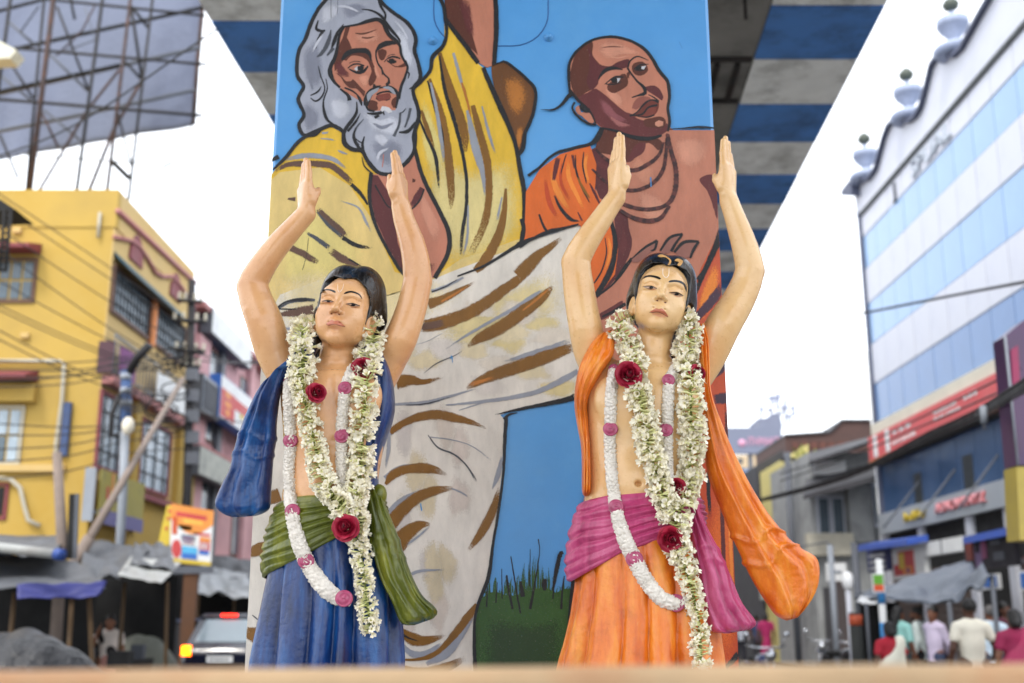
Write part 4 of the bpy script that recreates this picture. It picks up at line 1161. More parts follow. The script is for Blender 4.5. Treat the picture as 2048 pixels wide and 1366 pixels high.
        Cn((s * 0.06, 0.335, 0.580), (s * 0.20, 0.300, 0.595), 0.022, 0.016, 0.05)            # brow ridge
    Cn((0, 0.340, 0.56), (0, 0.430, 0.395), 0.028, 0.034, 0.035)      # nose bridge
    E((0, 0.435, 0.370), (0.045, 0.047, 0.038), 0.03)                 # tip
    for s in (-1, 1):
        E((s * 0.055, 0.375, 0.357), (0.030, 0.040, 0.028), 0.022)    # wings
        E((s * 0.027, 0.405, 0.334), (0.013, 0.022, 0.012), 0.010, True)
    Cn((0, 0.368, 0.315), (0, 0.368, 0.280), 0.008, 0.010, 0.02, True)   # philtrum
    E((0, 0.290, 0.240), (0.115, 0.072, 0.080), 0.06)                 # muzzle
    for s in (-1, 1):
        E((s * 0.034, 0.344, 0.254), (0.056, 0.024, 0.020), 0.03)
    E((0, 0.340, 0.205), (0.068, 0.032, 0.024), 0.03)
    Cn((-0.07, 0.352, 0.232), (0.07, 0.352, 0.232), 0.004, 0.004, 0.02, True)
    E((0, 0.345, 0.155), (0.06, 0.030, 0.018), 0.03, True)            # hollow under the lip
    for s in (-1, 1):                                                 # ears
        R2 = Matrix.Rotation(s * 0.45, 3, 'Z')
        E((s * 0.335, -0.02, 0.40), (0.035, 0.085, 0.135), 0.025, False, R2)
        E((s * 0.362, 0.015, 0.415), (0.022, 0.045, 0.085), 0.015, True, R2)
        E((s * 0.325, 0.015, 0.285), (0.030, 0.040, 0.042), 0.03)
    V, Q = F.mesh(2)
    # hair
    c = hp(0, -0.1, 0.5)
    i0 = [max(0, int((v - F.lo[i]) / h)) for i, v in enumerate((c.x - 0.15, c.y - 0.17, c.z - 0.20))]
    g0 = [float(F.lo[i] + i0[i] * h) for i in range(3)]
    G = SDF(g0, (c.x + 0.15, min(c.y + 0.17, F.lo[1] + (F.n[1] - 1) * h), c.z + 0.17), h)
    G.lo = np.array(g0, dtype=np.float32)
    sl = tuple(slice(i0[i], i0[i] + G.n[i]) for i in range(3))
    src = F.f[sl]; n_ = src.shape
    # a skin-tight cap: the skull itself, grown by a few millimetres, above the ear line
    ax_ = [(g0[i] + np.arange(G.n[i], dtype=np.float32) * h).reshape([-1 if j == i else 1 for j in range(3)]) for i in range(3)]
    upv = M @ Vector((0, 0, 1)); z0_ = hp(0, 0, 0.34)
    lowcut = -((ax_[0] - z0_.x) * upv.x + (ax_[1] - z0_.y) * upv.y + (ax_[2] - z0_.z) * upv.z)
    G.f[:n_[0], :n_[1], :n_[2]] = np.maximum(src - 0.0065, lowcut[:n_[0], :n_[1], :n_[2]] if lowcut.shape == G.f.shape else lowcut)
    hc_ = hp(0, -0.05, 0.62)
    G.f = np.minimum(np.maximum(G.f, np.sqrt((ax_[0] - hc_.x) ** 2 + (ax_[1] - hc_.y) ** 2 + (ax_[2] - hc_.z) ** 2) - 0.48 * H), 0.25)
    def GE(cc, r, k=0.03, sub=False, R2=None):
        G.ell(hp(*cc), tuple(q * H for q in r), (M @ R2) if R2 is not None else M, k * H, sub)
    for s in (-1, 1):
        GE((s * 0.100, -0.14, 0.775), (0.300, 0.385, 0.415), 0.04)                 # two swept masses with a centre dip
        GE((s * 0.27, -0.22, 0.58), (0.170, 0.23, 0.28), 0.06)
    GE((0, -0.25, 0.47), (0.36, 0.28, 0.32), 0.06)
    GE((0, -0.32, 0.20), (0.20, 0.13, 0.22), 0.06)
    for s in (-1, 1):
        GE((s * 0.40, 0.03, 0.36), (0.115, 0.15, 0.165), 0.012, True)              # clear the ears
    # open the face along the traced hairline
    poly = [(ZN[S['zone']][0] + float(t.split(',')[0]) / ZN[S['zone']][2], ZN[S['zone']][1] + float(t.split(',')[1]) / ZN[S['zone']][2]) for t in S['hairline'].split()]
    poly = [(q[0] + 0.7 * math.sin(i * 2.1), q[1] + 0.7 * math.cos(i * 1.7)) for i, q in enumerate(catmull(poly, 5, True))]
    fwd = M @ Vector((0, 1, 0)); o0 = hp(0, 0.13, 0.5)
    def cut(X, Y, Z):
        dz = Z - CAM_Z
        dep = Y * _cp + dz * _sp
        u = 1024 + FPX * X / dep; v = 683 - FPX * (dz * _cp - Y * _sp) / dep
        d2 = np.full(u.shape, 1e9, dtype=np.float32); inside = np.zeros(u.shape, dtype=bool)
        for (x0, y0), (x1, y1) in zip(poly, poly[1:] + poly[:1]):
            ex, ey = x1 - x0, y1 - y0
            wx, wy = u - x0, v - y0
            t = np.clip((wx * ex + wy * ey) / (ex * ex + ey * ey + 1e-9), 0, 1)
            d2 = np.minimum(d2, (wx - ex * t) ** 2 + (wy - ey * t) ** 2)
            c_ = ((y0 > v) != (y1 > v)) & (u < ex * (v - y0) / (ey if abs(ey) > 1e-9 else 1e-9) + x0)
            inside ^= c_
        d = np.sqrt(d2) * np.where(inside, -1, 1) * (dep / FPX)
        back = -((X - o0.x) * fwd.x + (Y - o0.y) * fwd.y + (Z - o0.z) * fwd.z)
        return np.maximum(d, back)
    G.op(cut, G.lo, [G.lo[i] + G.n[i] * G.h for i in range(3)], 0.004, True)
    for i, (px, py) in enumerate(catmull(S['curls'], 7)):                           # curls down the neck
        for q in (-1, 1):
            b = J(px + q * 5 + 3 * math.sin(i * 2.3), py, 0.015 + 0.006 * q)
            G.ell(b, (0.0105, 0.0105, 0.009), None, 0.006)
    HV, HQ = G.mesh(1)
    return (V, Q), (HV, HQ), hp, M

def decal(name, m, parent, hit, z, txt, off=0.0007, smooth=True):
    x0, y0, k = ZN[z]
    q = [tuple(float(t) for t in tok.split(',')) for tok in txt.split()]
    q = [(x0 + a[0] / k, y0 + a[1] / k) for a in q]
    if smooth: q = [(a[0], a[1]) for a in catmull(q, 1.6, True)]
    bm = bmesh.new()
    vs = [bm.verts.new((x, y, 0)) for x, y in q]
    for t in tessellate_polygon([[Vector((x, y, 0)) for x, y in q]]):
        try: bm.faces.new([vs[i] for i in t])
        except ValueError: pass
    for it in range(4):
        ed = [e for e in bm.edges if e.calc_length() > 1.5]
        if ed: bmesh.ops.subdivide_edges(bm, edges=ed, cuts=1)
    bmesh.ops.triangulate(bm, faces=bm.faces)
    bm.verts.index_update()
    out = []; last = YS - 0.1
    for v in bm.verts:
        last = hit.y(v.co.x, v.co.y, last)
        out.append(P(v.co.x, v.co.y, last - off))
    fs = []
    for f in bm.faces:
        i = [v.index for v in f.verts]
        a, b, c = (out[j] for j in i)
        if (b - a).cross(c - a).y > 0: i.reverse()
        fs.append(tuple(i))
    bm.free()
    return mesh_obj(name, out, fs, m, parent, True)
def line_decal(name, m, parent, hit, z, txt, off=0.0008):
    x0, y0, k = ZN[z]
    q = [tuple(float(t) / k for t in tok.split(',')) for tok in txt.split()]
    r = catmull([(x0 + a[0], y0 + a[1], a[2]) for a in q], 1.5)
    vs, fs = [], []; last = YS - 0.1
    for i, a in enumerate(r):
        d = np.array(r[min(i + 1, len(r) - 1)][:2]) - np.array(r[max(i - 1, 0)][:2]); d /= np.linalg.norm(d) + 1e-6
        for s in (-.5, 0, .5):
            x, y = a[0] - d[1] * s * a[2], a[1] + d[0] * s * a[2]
            last = hit.y(x, y, last)
            vs.append(P(x, y, last - off - (0.0004 if s == 0 else 0)))
    for i in range(len(r) - 1):
        for c in (0, 1):
            fs.append((i * 3 + c, i * 3 + c + 1, i * 3 + c + 4, i * 3 + c + 3))
    return mesh_obj(name, vs, fs, m, parent, True)

def drape(name, st, m, parent, thick=0.03, folds=4, amp=0.008, seed=0, bands=(), nu=None, nw=96, wrap=None, swirl=(), fold_grow=0.3, slant=0.0, capw=0.12):
    """a hanging, folded cloth end: st = (xl, yl, xr, yr, dy) photo-pixel edges at each station; closed, folded cross-section"""
    r = catmull([tuple(map(float, s)) for s in st], 5.0)
    n = len(r)
    L = [0.0]
    for a, b in zip(r[:-1], r[1:]):
        L.append(L[-1] + math.hypot((a[0] + a[2] - b[0] - b[2]) / 2, (a[1] + a[3] - b[1] - b[3]) / 2))
    vs, fs = [], []
    rg = random.Random(seed)
    ph = [rg.uniform(0, 6.28) for _ in range(4)]
    for i, s in enumerate(r):
        t = L[i] / L[-1]
        A, B = P(s[0], s[1], YS + s[4]), P(s[2], s[3], YS + s[4])
        e = math.sqrt(max(0.03, 1 - max(0, (t - 1 + capw * .45) / (capw * .45)) ** 2)) * .98 + .02 if t > 1 - capw * .45 else 1.0
        th = thick * (0.55 + 0.45 * min(1, t * 3)) * e
        ww = B - A; cen = (A + B) / 2
        up = Vector((0, -1, 0))
        for k in range(nw):
            w = 2 * math.pi * k / nw
            ca, sa = math.cos(w), math.sin(w)
            a = math.copysign(abs(ca) ** 0.7, ca); b = math.copysign(abs(sa) ** 0.8, sa)
            x = (a + 1) / 2
            warp = 0.05 * mnoise.noise(Vector((x * 3, t * 4, seed * 3.1)))
            f = math.sin(2 * math.pi * folds * (x + warp + slant * t) + ph[0]) * 0.7 + 0.28 * math.sin(2 * math.pi * folds * 1.9 * (x + warp * 2 - slant * t * .6) + ph[1])
            f = f * amp * (1 - fold_grow + fold_grow * t) * (1 - abs(a) ** 4)
            f += mnoise.noise(Vector((x * 5, t * 9, seed))) * amp * 0.5
            bd = 0.0
            for (bp, bw, bh) in bands:
                bd += bh * math.exp(-((t - bp - 0.02 * math.sin(x * 7 + seed)) / bw) ** 2)
            sw = 0.0
            for (sx, sy, sr) in swirl:
                dd = math.hypot((x - sx) * 1.0, (t - sy) * 2.4) / sr
                if dd < 1: sw += 0.0016 * math.sin(dd * 16 + math.atan2(t - sy, x - sx)) * (1 - dd)
            front = b * (th + bd * 0.8) + (f * (1 if b > 0 else -0.6) * min(1, abs(b) * 1.6)) + sw * (1 if b > 0 else 0)
            sc = 1 + bd / max(ww.length, .02) * 1.2
            vs.append(cen + ww * 0.5 * a * sc * (.45 + .55 * e) + up * front)
    for i in range(n - 1):
        for k in range(nw):
            k2 = (k + 1) % nw
            fs.append((i * nw + k, i * nw + k2, (i + 1) * nw + k2, (i + 1) * nw + k))
    c0 = len(vs); vs += [sum((vs[k] for k in range(nw)), Vector()) / nw, sum((vs[(n - 1) * nw + k] for k in range(nw)), Vector()) / nw]
    for k in range(nw):
        k2 = (k + 1) % nw
        fs.append((c0, k2, k)); fs.append((c0 + 1, (n - 1) * nw + k, (n - 1) * nw + k2))
    return mesh_obj(name, vs, fs, m, parent, True)

def skirt(name, rows, m, parent, seed, nfold=15, amp0=0.008, amp1=0.027, zb=0.785, ext=(30, 0.05)):
    """the long pleated lower cloth: rows (py, xl, xr, depth half, dy) down to the plinth"""
    rows = list(rows)
    nz, nt = 110, 300
    Zs = [J(0, r[0]).z for r in rows]
    A = np.array([[J((r[1] + r[2]) / 2, r[0]).x, rp(r[0], (r[2] - r[1]) / 2), r[3], YS + r[4]] for r in rows])
    Zs.append(zb); last = A[-1].copy(); last[1] += ext[0] * 0.0014; last[2] += ext[1]
    A = np.vstack([A, last]); Zs = np.array(Zs)
    vs, fs = [], []
    for i in range(nz + 1):
        z = Zs[0] + (zb - Zs[0]) * i / nz
        cx, a, b, cy = (np.interp(-z, -Zs, A[:, j]) for j in range(4))
        t = i / nz
        amp = amp0 * .3 + (amp1 - amp0 * .3) * min(1, t * 2.6) ** 1.3
        for k in range(nt):
            th = 2 * math.pi * k / nt
            wv = 0.5 * mnoise.noise(Vector((math.cos(th) * 1.6, math.sin(th) * 1.6, z * 1.1 + seed * 7)))
            u = th * nfold / (2 * math.pi) + wv * 1.3
            f = abs(math.sin(u * math.pi)) ** 0.7
            f2 = math.sin(u * 5.1 + 2.0 * mnoise.noise(Vector((th * 2, z * 3, seed))))
            big = mnoise.noise(Vector((math.cos(th) * 2.2, math.sin(th) * 2.2, z * 0.7 + seed)))
            d = amp * (f * 1.5 - 0.9) + amp * 0.28 * f2 + 0.010 * big * min(1, t * 2)
            vs.append(Vector((cx + (a + d) * math.cos(th), cy - (b + d) * math.sin(th), z)))
    for i in range(nz):
        for k in range(nt):
            k2 = (k + 1) % nt
            fs.append((i * nt + k, i * nt + k2, (i + 1) * nt + k2, (i + 1) * nt + k)[::-1])
    fs.append(tuple(range(nt))); fs.append(tuple((nz) * nt + k for k in range(nt))[::-1])
    return mesh_obj(name, vs, fs, m, parent, True)

def waist_sash(name, S, m, parent, seed):
    """wound sash: top edge and bottom edge follow traced lines; bands of slanting folds"""
    top, bot = S['sash_top'], S['sash_bot']         # lists (px, py) left to right across the front
    xl, xr = S['sash_x']
    rows = S['torso']
    zr = np.array([J(0, r[0]).z for r in rows]); cx = np.array([J(r[1], r[0]).x for r in rows]); aa = np.array([rp(r[0], r[2]) for r in rows]); bb = np.array([r[3] for r in rows]); cc = np.array([YS + r[4] for r in rows])
    ns, nt = 70, 260
    vs, fs = [], []
    for i in range(ns + 1):
        v = i / ns
        for k in range(nt):
            th = 2 * math.pi * k / nt
            f = (math.cos(th) + 1) / 2                 # 1 at the right edge, 0 at the left
            px = xl + (xr - xl) * f
            yt = np.interp(px, [p[0] for p in top], [p[1] for p in top]); yb = np.interp(px, [p[0] for p in bot], [p[1] for p in bot])
            py = yt + (yb - yt) * v
            z = J(0, py).z
            x0, a, b, y0 = (np.interp(-z, -zr, q) for q in (cx, aa, bb, cc))
            w = v * S.get('sash_n', 6.5) + 0.5 * mnoise.noise(Vector((math.cos(th) * 1.5, math.sin(th) * 1.5, v * 2 + seed)))
            fold = 0.0042 * (abs(math.sin(w * math.pi)) ** 0.75 * 2 - 1) + 0.0015 * math.sin(w * 9 + th * 3)
            edge = math.sin(math.pi * min(1, max(0, v)) ) ** 0.35
            off = 0.006 + (0.018 + fold) * edge + 0.010 * v
            vs.append(Vector((x0 + (a + off) * math.cos(th), y0 - (b + off) * math.sin(th), z)))
    for i in range(ns):
        for k in range(nt):
            k2 = (k + 1) % nt
            fs.append((i * nt + k, (i + 1) * nt + k, (i + 1) * nt + k2, i * nt + k2))
    return mesh_obj(name, vs, fs, m, parent, True)

def relief_garland(S, parent, hit):
    for path in S['relief']:
        r = catmull(path, 1.2)
        n = len(r); nw = 40
        vs, fs = [], []
        ys = []
        for a in r: ys.append(hit.y(a[0], a[1], None))
        good = [i for i, y in enumerate(ys) if y is not None]
        yy = np.interp(range(n), good, [ys[i] for i in good])
        yy = np.convolve(np.pad(yy, 8, mode='edge'), np.ones(17) / 17, 'valid')
        C = [P(a[0], a[1], yy[i]) for i, a in enumerate(r)]
        L = 0
        for i in range(n):
            t = (C[min(i + 1, n - 1)] - C[max(i - 1, 0)]).normalized()
            out = Vector((0, -1, 0)); out = (out - t * out.dot(t)).normalized(); sd_ = t.cross(out)
            R0 = rp(r[i][1], r[i][2] / 2)
            if i: L += (C[i] - C[i - 1]).length
            for k in range(nw):
                w = 2 * math.pi * k / nw
                q = Vector((w * R0 * 1.0, L, 0)) * 78
                # curled florets: concentric wavelets round jittered cell centres
                dists, pts = mnoise.voronoi(q * 0.85 + Vector((S['seed'] * 9, 0, 0)))
                d = pts[0] - (q * 0.85 + Vector((S['seed'] * 9, 0, 0)))
                cur = math.sin(dists[0] * 13 + math.atan2(d.y, d.x)) * 0.5 + 0.5
                rr = R0 * (0.88) + 0.0034 * cur - 0.0030 * max(0, 1 - (dists[1] - dists[0]) * 5)
                vs.append(C[i] + (sd_ * math.cos(w) + out * (math.sin(w) * 0.85 + 0.25)) * rr)
        for i in range(n - 1):
            for k in range(nw):
                k2 = (k + 1) % nw
                fs.append((i * nw + k, (i + 1) * nw + k, (i + 1) * nw + k2, i * nw + k2))
        fs.append(tuple(range(nw))); fs.append(tuple((n - 1) * nw + k for k in range(nw))[::-1])
        mesh_obj('relief_garland', vs, fs, M_white_relief, parent, True)
    for (px, py, rr) in S['rosettes']:
        y = hit.y(px, py, YS - 0.1) - 0.0165
        c = P(px, py, y); R0 = rp(py, rr) * .92
        vs, fs = [], []; nr, na = 14, 30
        for i in range(nr + 1):
            for k in range(na):
                u, w = i / nr, 2 * math.pi * k / na
                rad = R0 * math.sin(u * math.pi * 0.62) / math.sin(math.pi * .62)
                sp = math.sin(u * 15 + w * 1.0) * 0.0016 * (1 - u * .4)
                hgt = R0 * 0.34 * math.cos(u * math.pi * 0.62) + sp
                vs.append(c + Vector((rad * math.cos(w) * 1.08, -hgt, rad * math.sin(w))))
        for i in range(nr):
            for k in range(na):
                k2 = (k + 1) % na
                fs.append((i * na + k, i * na + k2, (i + 1) * na + k2, (i + 1) * na + k))
        mesh_obj('rosette', vs, fs, M_rose_paint, parent, True)

ZN['S1F'] = (590, 500, 6.209); ZN['S2F'] = (1200, 480, 5.691)
S1 = dict(zone='S1F', hairline='258,900 268,860 274,760 272,690 288,640 298,560 322,490 358,430 400,380 440,350 490,330 545,338 600,356 632,362 680,352 720,350 760,350 800,388 845,432 885,482 908,530 926,600 936,660 938,720 930,780 922,850 904,925 900,1000 870,1250 300,1250 250,1000', seed=1, rosette_lift=True, arms=[[(574, 758, .03, 34), (550, 708, .02, 37), (528, 640, 0, 36.5), (512, 600, 0, 33), (505, 573, 0, 30.5), (520, 540, -.008, 27), (552, 495, -.012, 24.5), (590, 452, -.012, 21), (612, 428, -.012, 19)],
                        [(758, 760, .03, 34), (780, 716, .02, 36), (800, 680, 0, 33), (822, 620, 0, 30.5), (835, 560, 0, 28.5), (833, 530, -.005, 28), (824, 485, -.012, 26), (808, 440, -.012, 20.5), (802, 413, -.012, 17.5)]],
          elbow=4,
          hands=[dict(wrist=(612, 425), tip=(607, 318), turn=R(34), inner=1, thumb=(0.024, 0.016, 0.012)), dict(wrist=(801, 410), tip=(798, 302), turn=R(20), inner=-1, thumb=(0.022, 0.006, 0.03), curl=0.010)],
          torso=[(732, 668, 50, .06, .02), (748, 668, 84, .080, .012), (772, 668, 102, .100, .0), (800, 669, 106, .112, -.002), (850, 670, 103, .112, .0), (910, 667, 97, .102, .0), (960, 662, 93, .096, .0), (1010, 658, 94, .098, .0), (1060, 656, 102, .106, .0), (1120, 655, 110, .112, 0), (1170, 655, 114, .115, 0)],
          chest=(668, 800), navel=(668, 985), neck=[(672, 756, .008, 42), (677, 712, -.012, 34), (688, 655, -.02, 36)],
          hrot=(R(9), R(-7), R(8.5)), hh=0.240, eyes=(678.5, 606), eyed=-0.118, curl=-1, curls=[(634, 652), (636, 680), (642, 716)],
          sash_top=[(540, 1008), (565, 1004), (633, 996), (700, 992), (770, 984)], sash_bot=[(530, 1168), (560, 1150), (627, 1118), (691, 1078), (745, 1050), (790, 1040)], sash_x=(548, 765), sash_n=7.5,
          relief=[[(578, 762, 20), (579, 800, 25), (583, 880, 27), (580, 950, 26), (584, 1020, 27), (597, 1080, 30), (618, 1130, 32), (645, 1170, 34), (672, 1194, 32), (700, 1200, 22)], [(704, 735, 16), (692, 775, 22), (686, 830, 24), (684, 880, 24), (684, 950, 22), (690, 1000, 20)]],
          rosettes=[(578, 762, 10), (581, 881, 14), (585, 1022, 14), (612, 1122, 15), (688, 1197, 16), (684, 872, 14), (690, 776, 13)])
S2 = dict(zone='S2F', hairline='350,760 357,735 362,690 376,620 386,560 402,500 430,430 470,370 520,312 580,276 640,262 700,266 745,286 775,294 820,291 880,296 930,320 980,356 1016,402 1030,470 1028,540 1020,620 1000,720 975,800 945,880 900,1100 420,1100 340,900', seed=2, rosette_lift=True, arms=[[(1207, 752, .03, 36), (1185, 708, .02, 37), (1172, 660, 0, 33), (1161, 600, 0, 32), (1154, 550, 0, 30), (1152, 523, -.004, 29), (1170, 487, -.01, 26), (1195, 450, -.012, 23), (1219, 414, -.012, 20), (1232, 396, -.012, 18.5)],
                        [(1390, 752, .03, 36), (1417, 708, .02, 38), (1446, 652, 0, 35), (1474, 606, 0, 33), (1493, 566, 0, 30), (1500, 541, -.004, 28.5), (1491, 498, -.01, 26.5), (1478, 458, -.012, 22.5), (1466, 424, -.012, 19.5), (1458, 402, -.012, 18)]],
          elbow=5,
          hands=[dict(wrist=(1234, 392), tip=(1232, 266), turn=R(30), inner=1, thumb=(0.026, 0.004, 0.03), curl=0.006), dict(wrist=(1456, 398), tip=(1456, 274), turn=R(40), inner=-1, thumb=(0.026, 0.014, 0.016))],
          torso=[(724, 1292, 54, .06, .02), (742, 1290, 92, .082, .012), (768, 1288, 115, .102, .0), (800, 1286, 119, .114, -.002), (850, 1285, 117, .114, .0), (910, 1283, 111, .105, .0), (960, 1280, 108, .100, .0), (1005, 1278, 110, .102, .0), (1060, 1275, 116, .108, .0), (1120, 1274, 122, .115, 0), (1175, 1274, 124, .118, 0)],
          chest=(1288, 800), navel=(1277, 967), neck=[(1300, 752, .008, 44), (1303, 706, -.012, 34), (1316, 645, -.02, 36)],
          hrot=(R(9), R(-6), R(12)), hh=0.236, eyes=(1325, 580), eyed=-0.118, curl=1, curls=[(1349, 672), (1346, 700), (1330, 722)],
          sash_top=[(1150, 1006), (1200, 998), (1291, 992), (1350, 990), (1410, 990)], sash_bot=[(1140, 1168), (1160, 1162), (1237, 1113), (1319, 1082), (1380, 1062), (1420, 1055)], sash_x=(1155, 1400), sash_n=6.5,
          relief=[[(1226, 738, 18), (1223, 780, 24), (1220, 860, 24), (1222, 930, 25), (1231, 1012, 26), (1246, 1070, 30), (1268, 1118, 32), (1292, 1162, 32), (1322, 1197, 30), (1352, 1206, 28), (1376, 1200, 20)], [(1348, 735, 16), (1338, 770, 23), (1334, 860, 24), (1335, 930, 22), (1340, 985, 20)]],
          rosettes=[(1228, 738, 10), (1221, 858, 14), (1232, 1013, 14), (1269, 1118, 16), (1352, 1206, 17), (1337, 760, 12), (1332, 860, 13)])

def statue(S, label, skin, face):
    b = J(S['chest'][0], 1000)
    root = empty('statue', (b.x, YS, 0.781), label, 'statue', 'life-size painted statues with raised arms')
    (V, Q), (HV, HQ), hp, M = build_body(S)
    body = np_mesh('body', V, Q, skin, root)
    hair = np_mesh('hair', HV, HQ, M_hair, root)
    hit = Hit().add(body)
    return root, body, hair, hit

st1, body1, hair1, hit1 = statue(S1, 'painted statue in a blue dhoti and green waist sash, arms raised', M_skin1, 'S1F')
st2, body2, hair2, hit2 = statue(S2, 'painted statue in an orange dhoti and pink waist sash, arms raised', M_skin2, 'S2F')

# ---- painted faces
def face(root, hit, z, lid, d):
    for t in d['lids']: decal('eyelid', lid, root, hit, z, t, 0.0005)
    for t in d['eyes']: decal('eye', M_eye, root, hit, z, t, 0.0008)
    for t in d['iris']: decal('iris', M_ink, root, hit, z, t, 0.0011)
    for t in d['brows']: decal('eyebrow', M_ink, root, hit, z, t)
    for t in d['lash']: line_decal('eyelash_line', M_ink, root, hit, z, t, 0.0012)
    for t in d['low']: line_decal('lower_lid', M_lowlid, root, hit, z, t, 0.0010)
    decal('upper_lip', M_lip, root, hit, z, d['up'], 0.0009); decal('lower_lip', M_lip2, root, hit, z, d['lo'], 0.0007)
    line_decal('mouth_line', M_shade, root, hit, z, d['mouth'], 0.0011)
    for t in d['nos']: decal('nostril', M_shade, root, hit, z, t, 0.0006)
    for t in d['tilak']: line_decal('forehead_mark', M_tilak, root, hit, z, t)
def disc(x, y, r, q=1.0): return " ".join(f"{x + r * math.cos(w)},{y + r * q * math.sin(w)}" for w in np.arange(0, 6.2, 0.8))
face(st1, hit1, 'S1F', M_lid[1], dict(
    brows=["310,552 335,500 380,484 440,487 490,503 508,525 492,531 440,507 385,501 345,514", "606,546 630,520 690,507 750,519 800,545 827,582 833,612 815,585 790,557 740,537 690,527 640,541"],
    lids=["345,616 378,576 440,568 494,612 470,632 420,610 375,614", "640,650 680,612 740,610 800,660 795,684 730,656 680,652"],
    eyes=["346,638 380,631 425,632 470,642 440,649 395,649", "640,673 682,669 730,674 795,693 745,702 690,694"],
    iris=[disc(415, 639, 23, .5), disc(722, 685, 29, .52)],
    lash=["333,638,6 378,627,10 424,627,12 480,642,6", "629,672,6 682,664,10 732,668,13 805,694,7", "640,668,3 672,680,4 700,696,4"],
    low=["350,640,4 395,655,6 440,655,5 468,643,3", "690,704,5 740,714,8 790,700,4"],
    up="388,917 428,884 458,868 488,882 528,874 562,892 602,926 622,952 580,946 532,932 490,922 450,926 415,942", lo="415,941 450,928 500,926 560,946 592,950 560,982 505,992 450,970",
    mouth="385,918,4 420,938,5 455,927,5 500,923,5 550,938,5 624,955,4", nos=[disc(452, 790, 11, .7), disc(548, 800, 12, .7)], tilak=["532,425,5 532,490,6 548,525,6", "605,420,5 590,480,6 556,525,6"]))
face(st2, hit2, 'S2F', M_lid[2], dict(
    brows=["466,457 500,414 560,399 622,404 672,420 695,440 680,449 620,429 560,419 510,432", "783,482 795,461 860,454 930,469 972,505 988,545 986,588 970,560 948,512 900,484 850,477"],
    lids=["500,520 545,482 605,478 655,525 640,545 590,516 540,516", "800,590 845,552 905,556 950,605 942,628 890,594 840,588"],
    eyes=["498,535 542,530 592,533 640,551 600,557 542,550", "800,603 842,600 890,608 940,634 900,638 844,624"],
    iris=[disc(583, 543, 25, .54), disc(872, 618, 26, .56)],
    lash=["483,533,5 540,525,9 594,527,11 650,553,5", "787,602,5 840,596,10 892,603,12 950,636,6", "500,536,3 540,552,3 590,563,3"],
    low=["545,556,4 590,566,6 636,556,3", "842,630,4 890,645,6 932,642,3"],
    up="563,822 600,796 640,775 670,785 702,778 732,800 762,842 777,878 740,852 690,832 650,822 600,824", lo="585,826 650,824 700,836 758,872 722,882 650,868 602,848",
    mouth="560,822,4 605,825,5 650,821,5 700,834,5 775,878,4", nos=[disc(652, 690, 12, .7), disc(744, 712, 12, .7)], tilak=["716,325,7 718,395,8 748,430,8", "786,322,7 782,395,8 756,430,8"]))

# ---- clothes
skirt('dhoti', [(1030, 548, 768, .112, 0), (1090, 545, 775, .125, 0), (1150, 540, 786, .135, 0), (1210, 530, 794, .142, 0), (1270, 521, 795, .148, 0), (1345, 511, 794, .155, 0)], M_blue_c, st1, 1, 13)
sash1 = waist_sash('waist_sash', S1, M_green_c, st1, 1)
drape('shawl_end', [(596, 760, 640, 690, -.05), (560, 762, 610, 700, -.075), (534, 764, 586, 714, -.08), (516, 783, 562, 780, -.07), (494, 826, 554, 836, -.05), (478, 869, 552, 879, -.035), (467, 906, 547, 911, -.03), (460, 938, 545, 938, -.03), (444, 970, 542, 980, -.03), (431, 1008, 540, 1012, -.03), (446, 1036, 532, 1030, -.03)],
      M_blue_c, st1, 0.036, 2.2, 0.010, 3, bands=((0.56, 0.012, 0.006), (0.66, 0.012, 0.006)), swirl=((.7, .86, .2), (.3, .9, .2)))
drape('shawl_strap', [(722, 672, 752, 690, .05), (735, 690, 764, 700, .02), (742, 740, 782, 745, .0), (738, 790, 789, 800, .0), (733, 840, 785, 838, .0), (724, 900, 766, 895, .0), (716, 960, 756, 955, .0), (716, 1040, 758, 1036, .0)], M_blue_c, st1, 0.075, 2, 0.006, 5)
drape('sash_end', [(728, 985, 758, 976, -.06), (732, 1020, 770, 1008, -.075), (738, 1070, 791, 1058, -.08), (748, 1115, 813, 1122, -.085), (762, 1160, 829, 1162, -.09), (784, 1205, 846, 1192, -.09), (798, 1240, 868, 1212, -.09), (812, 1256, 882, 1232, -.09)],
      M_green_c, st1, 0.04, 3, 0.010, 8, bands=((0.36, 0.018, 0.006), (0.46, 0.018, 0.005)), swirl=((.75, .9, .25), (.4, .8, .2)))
mb = MB(); c = J(758, 990, -.06); mb.ball(c, (0.022, 0.03, 0.03), 20, 14); mb.build('sash_knot', M_green_c, st1)

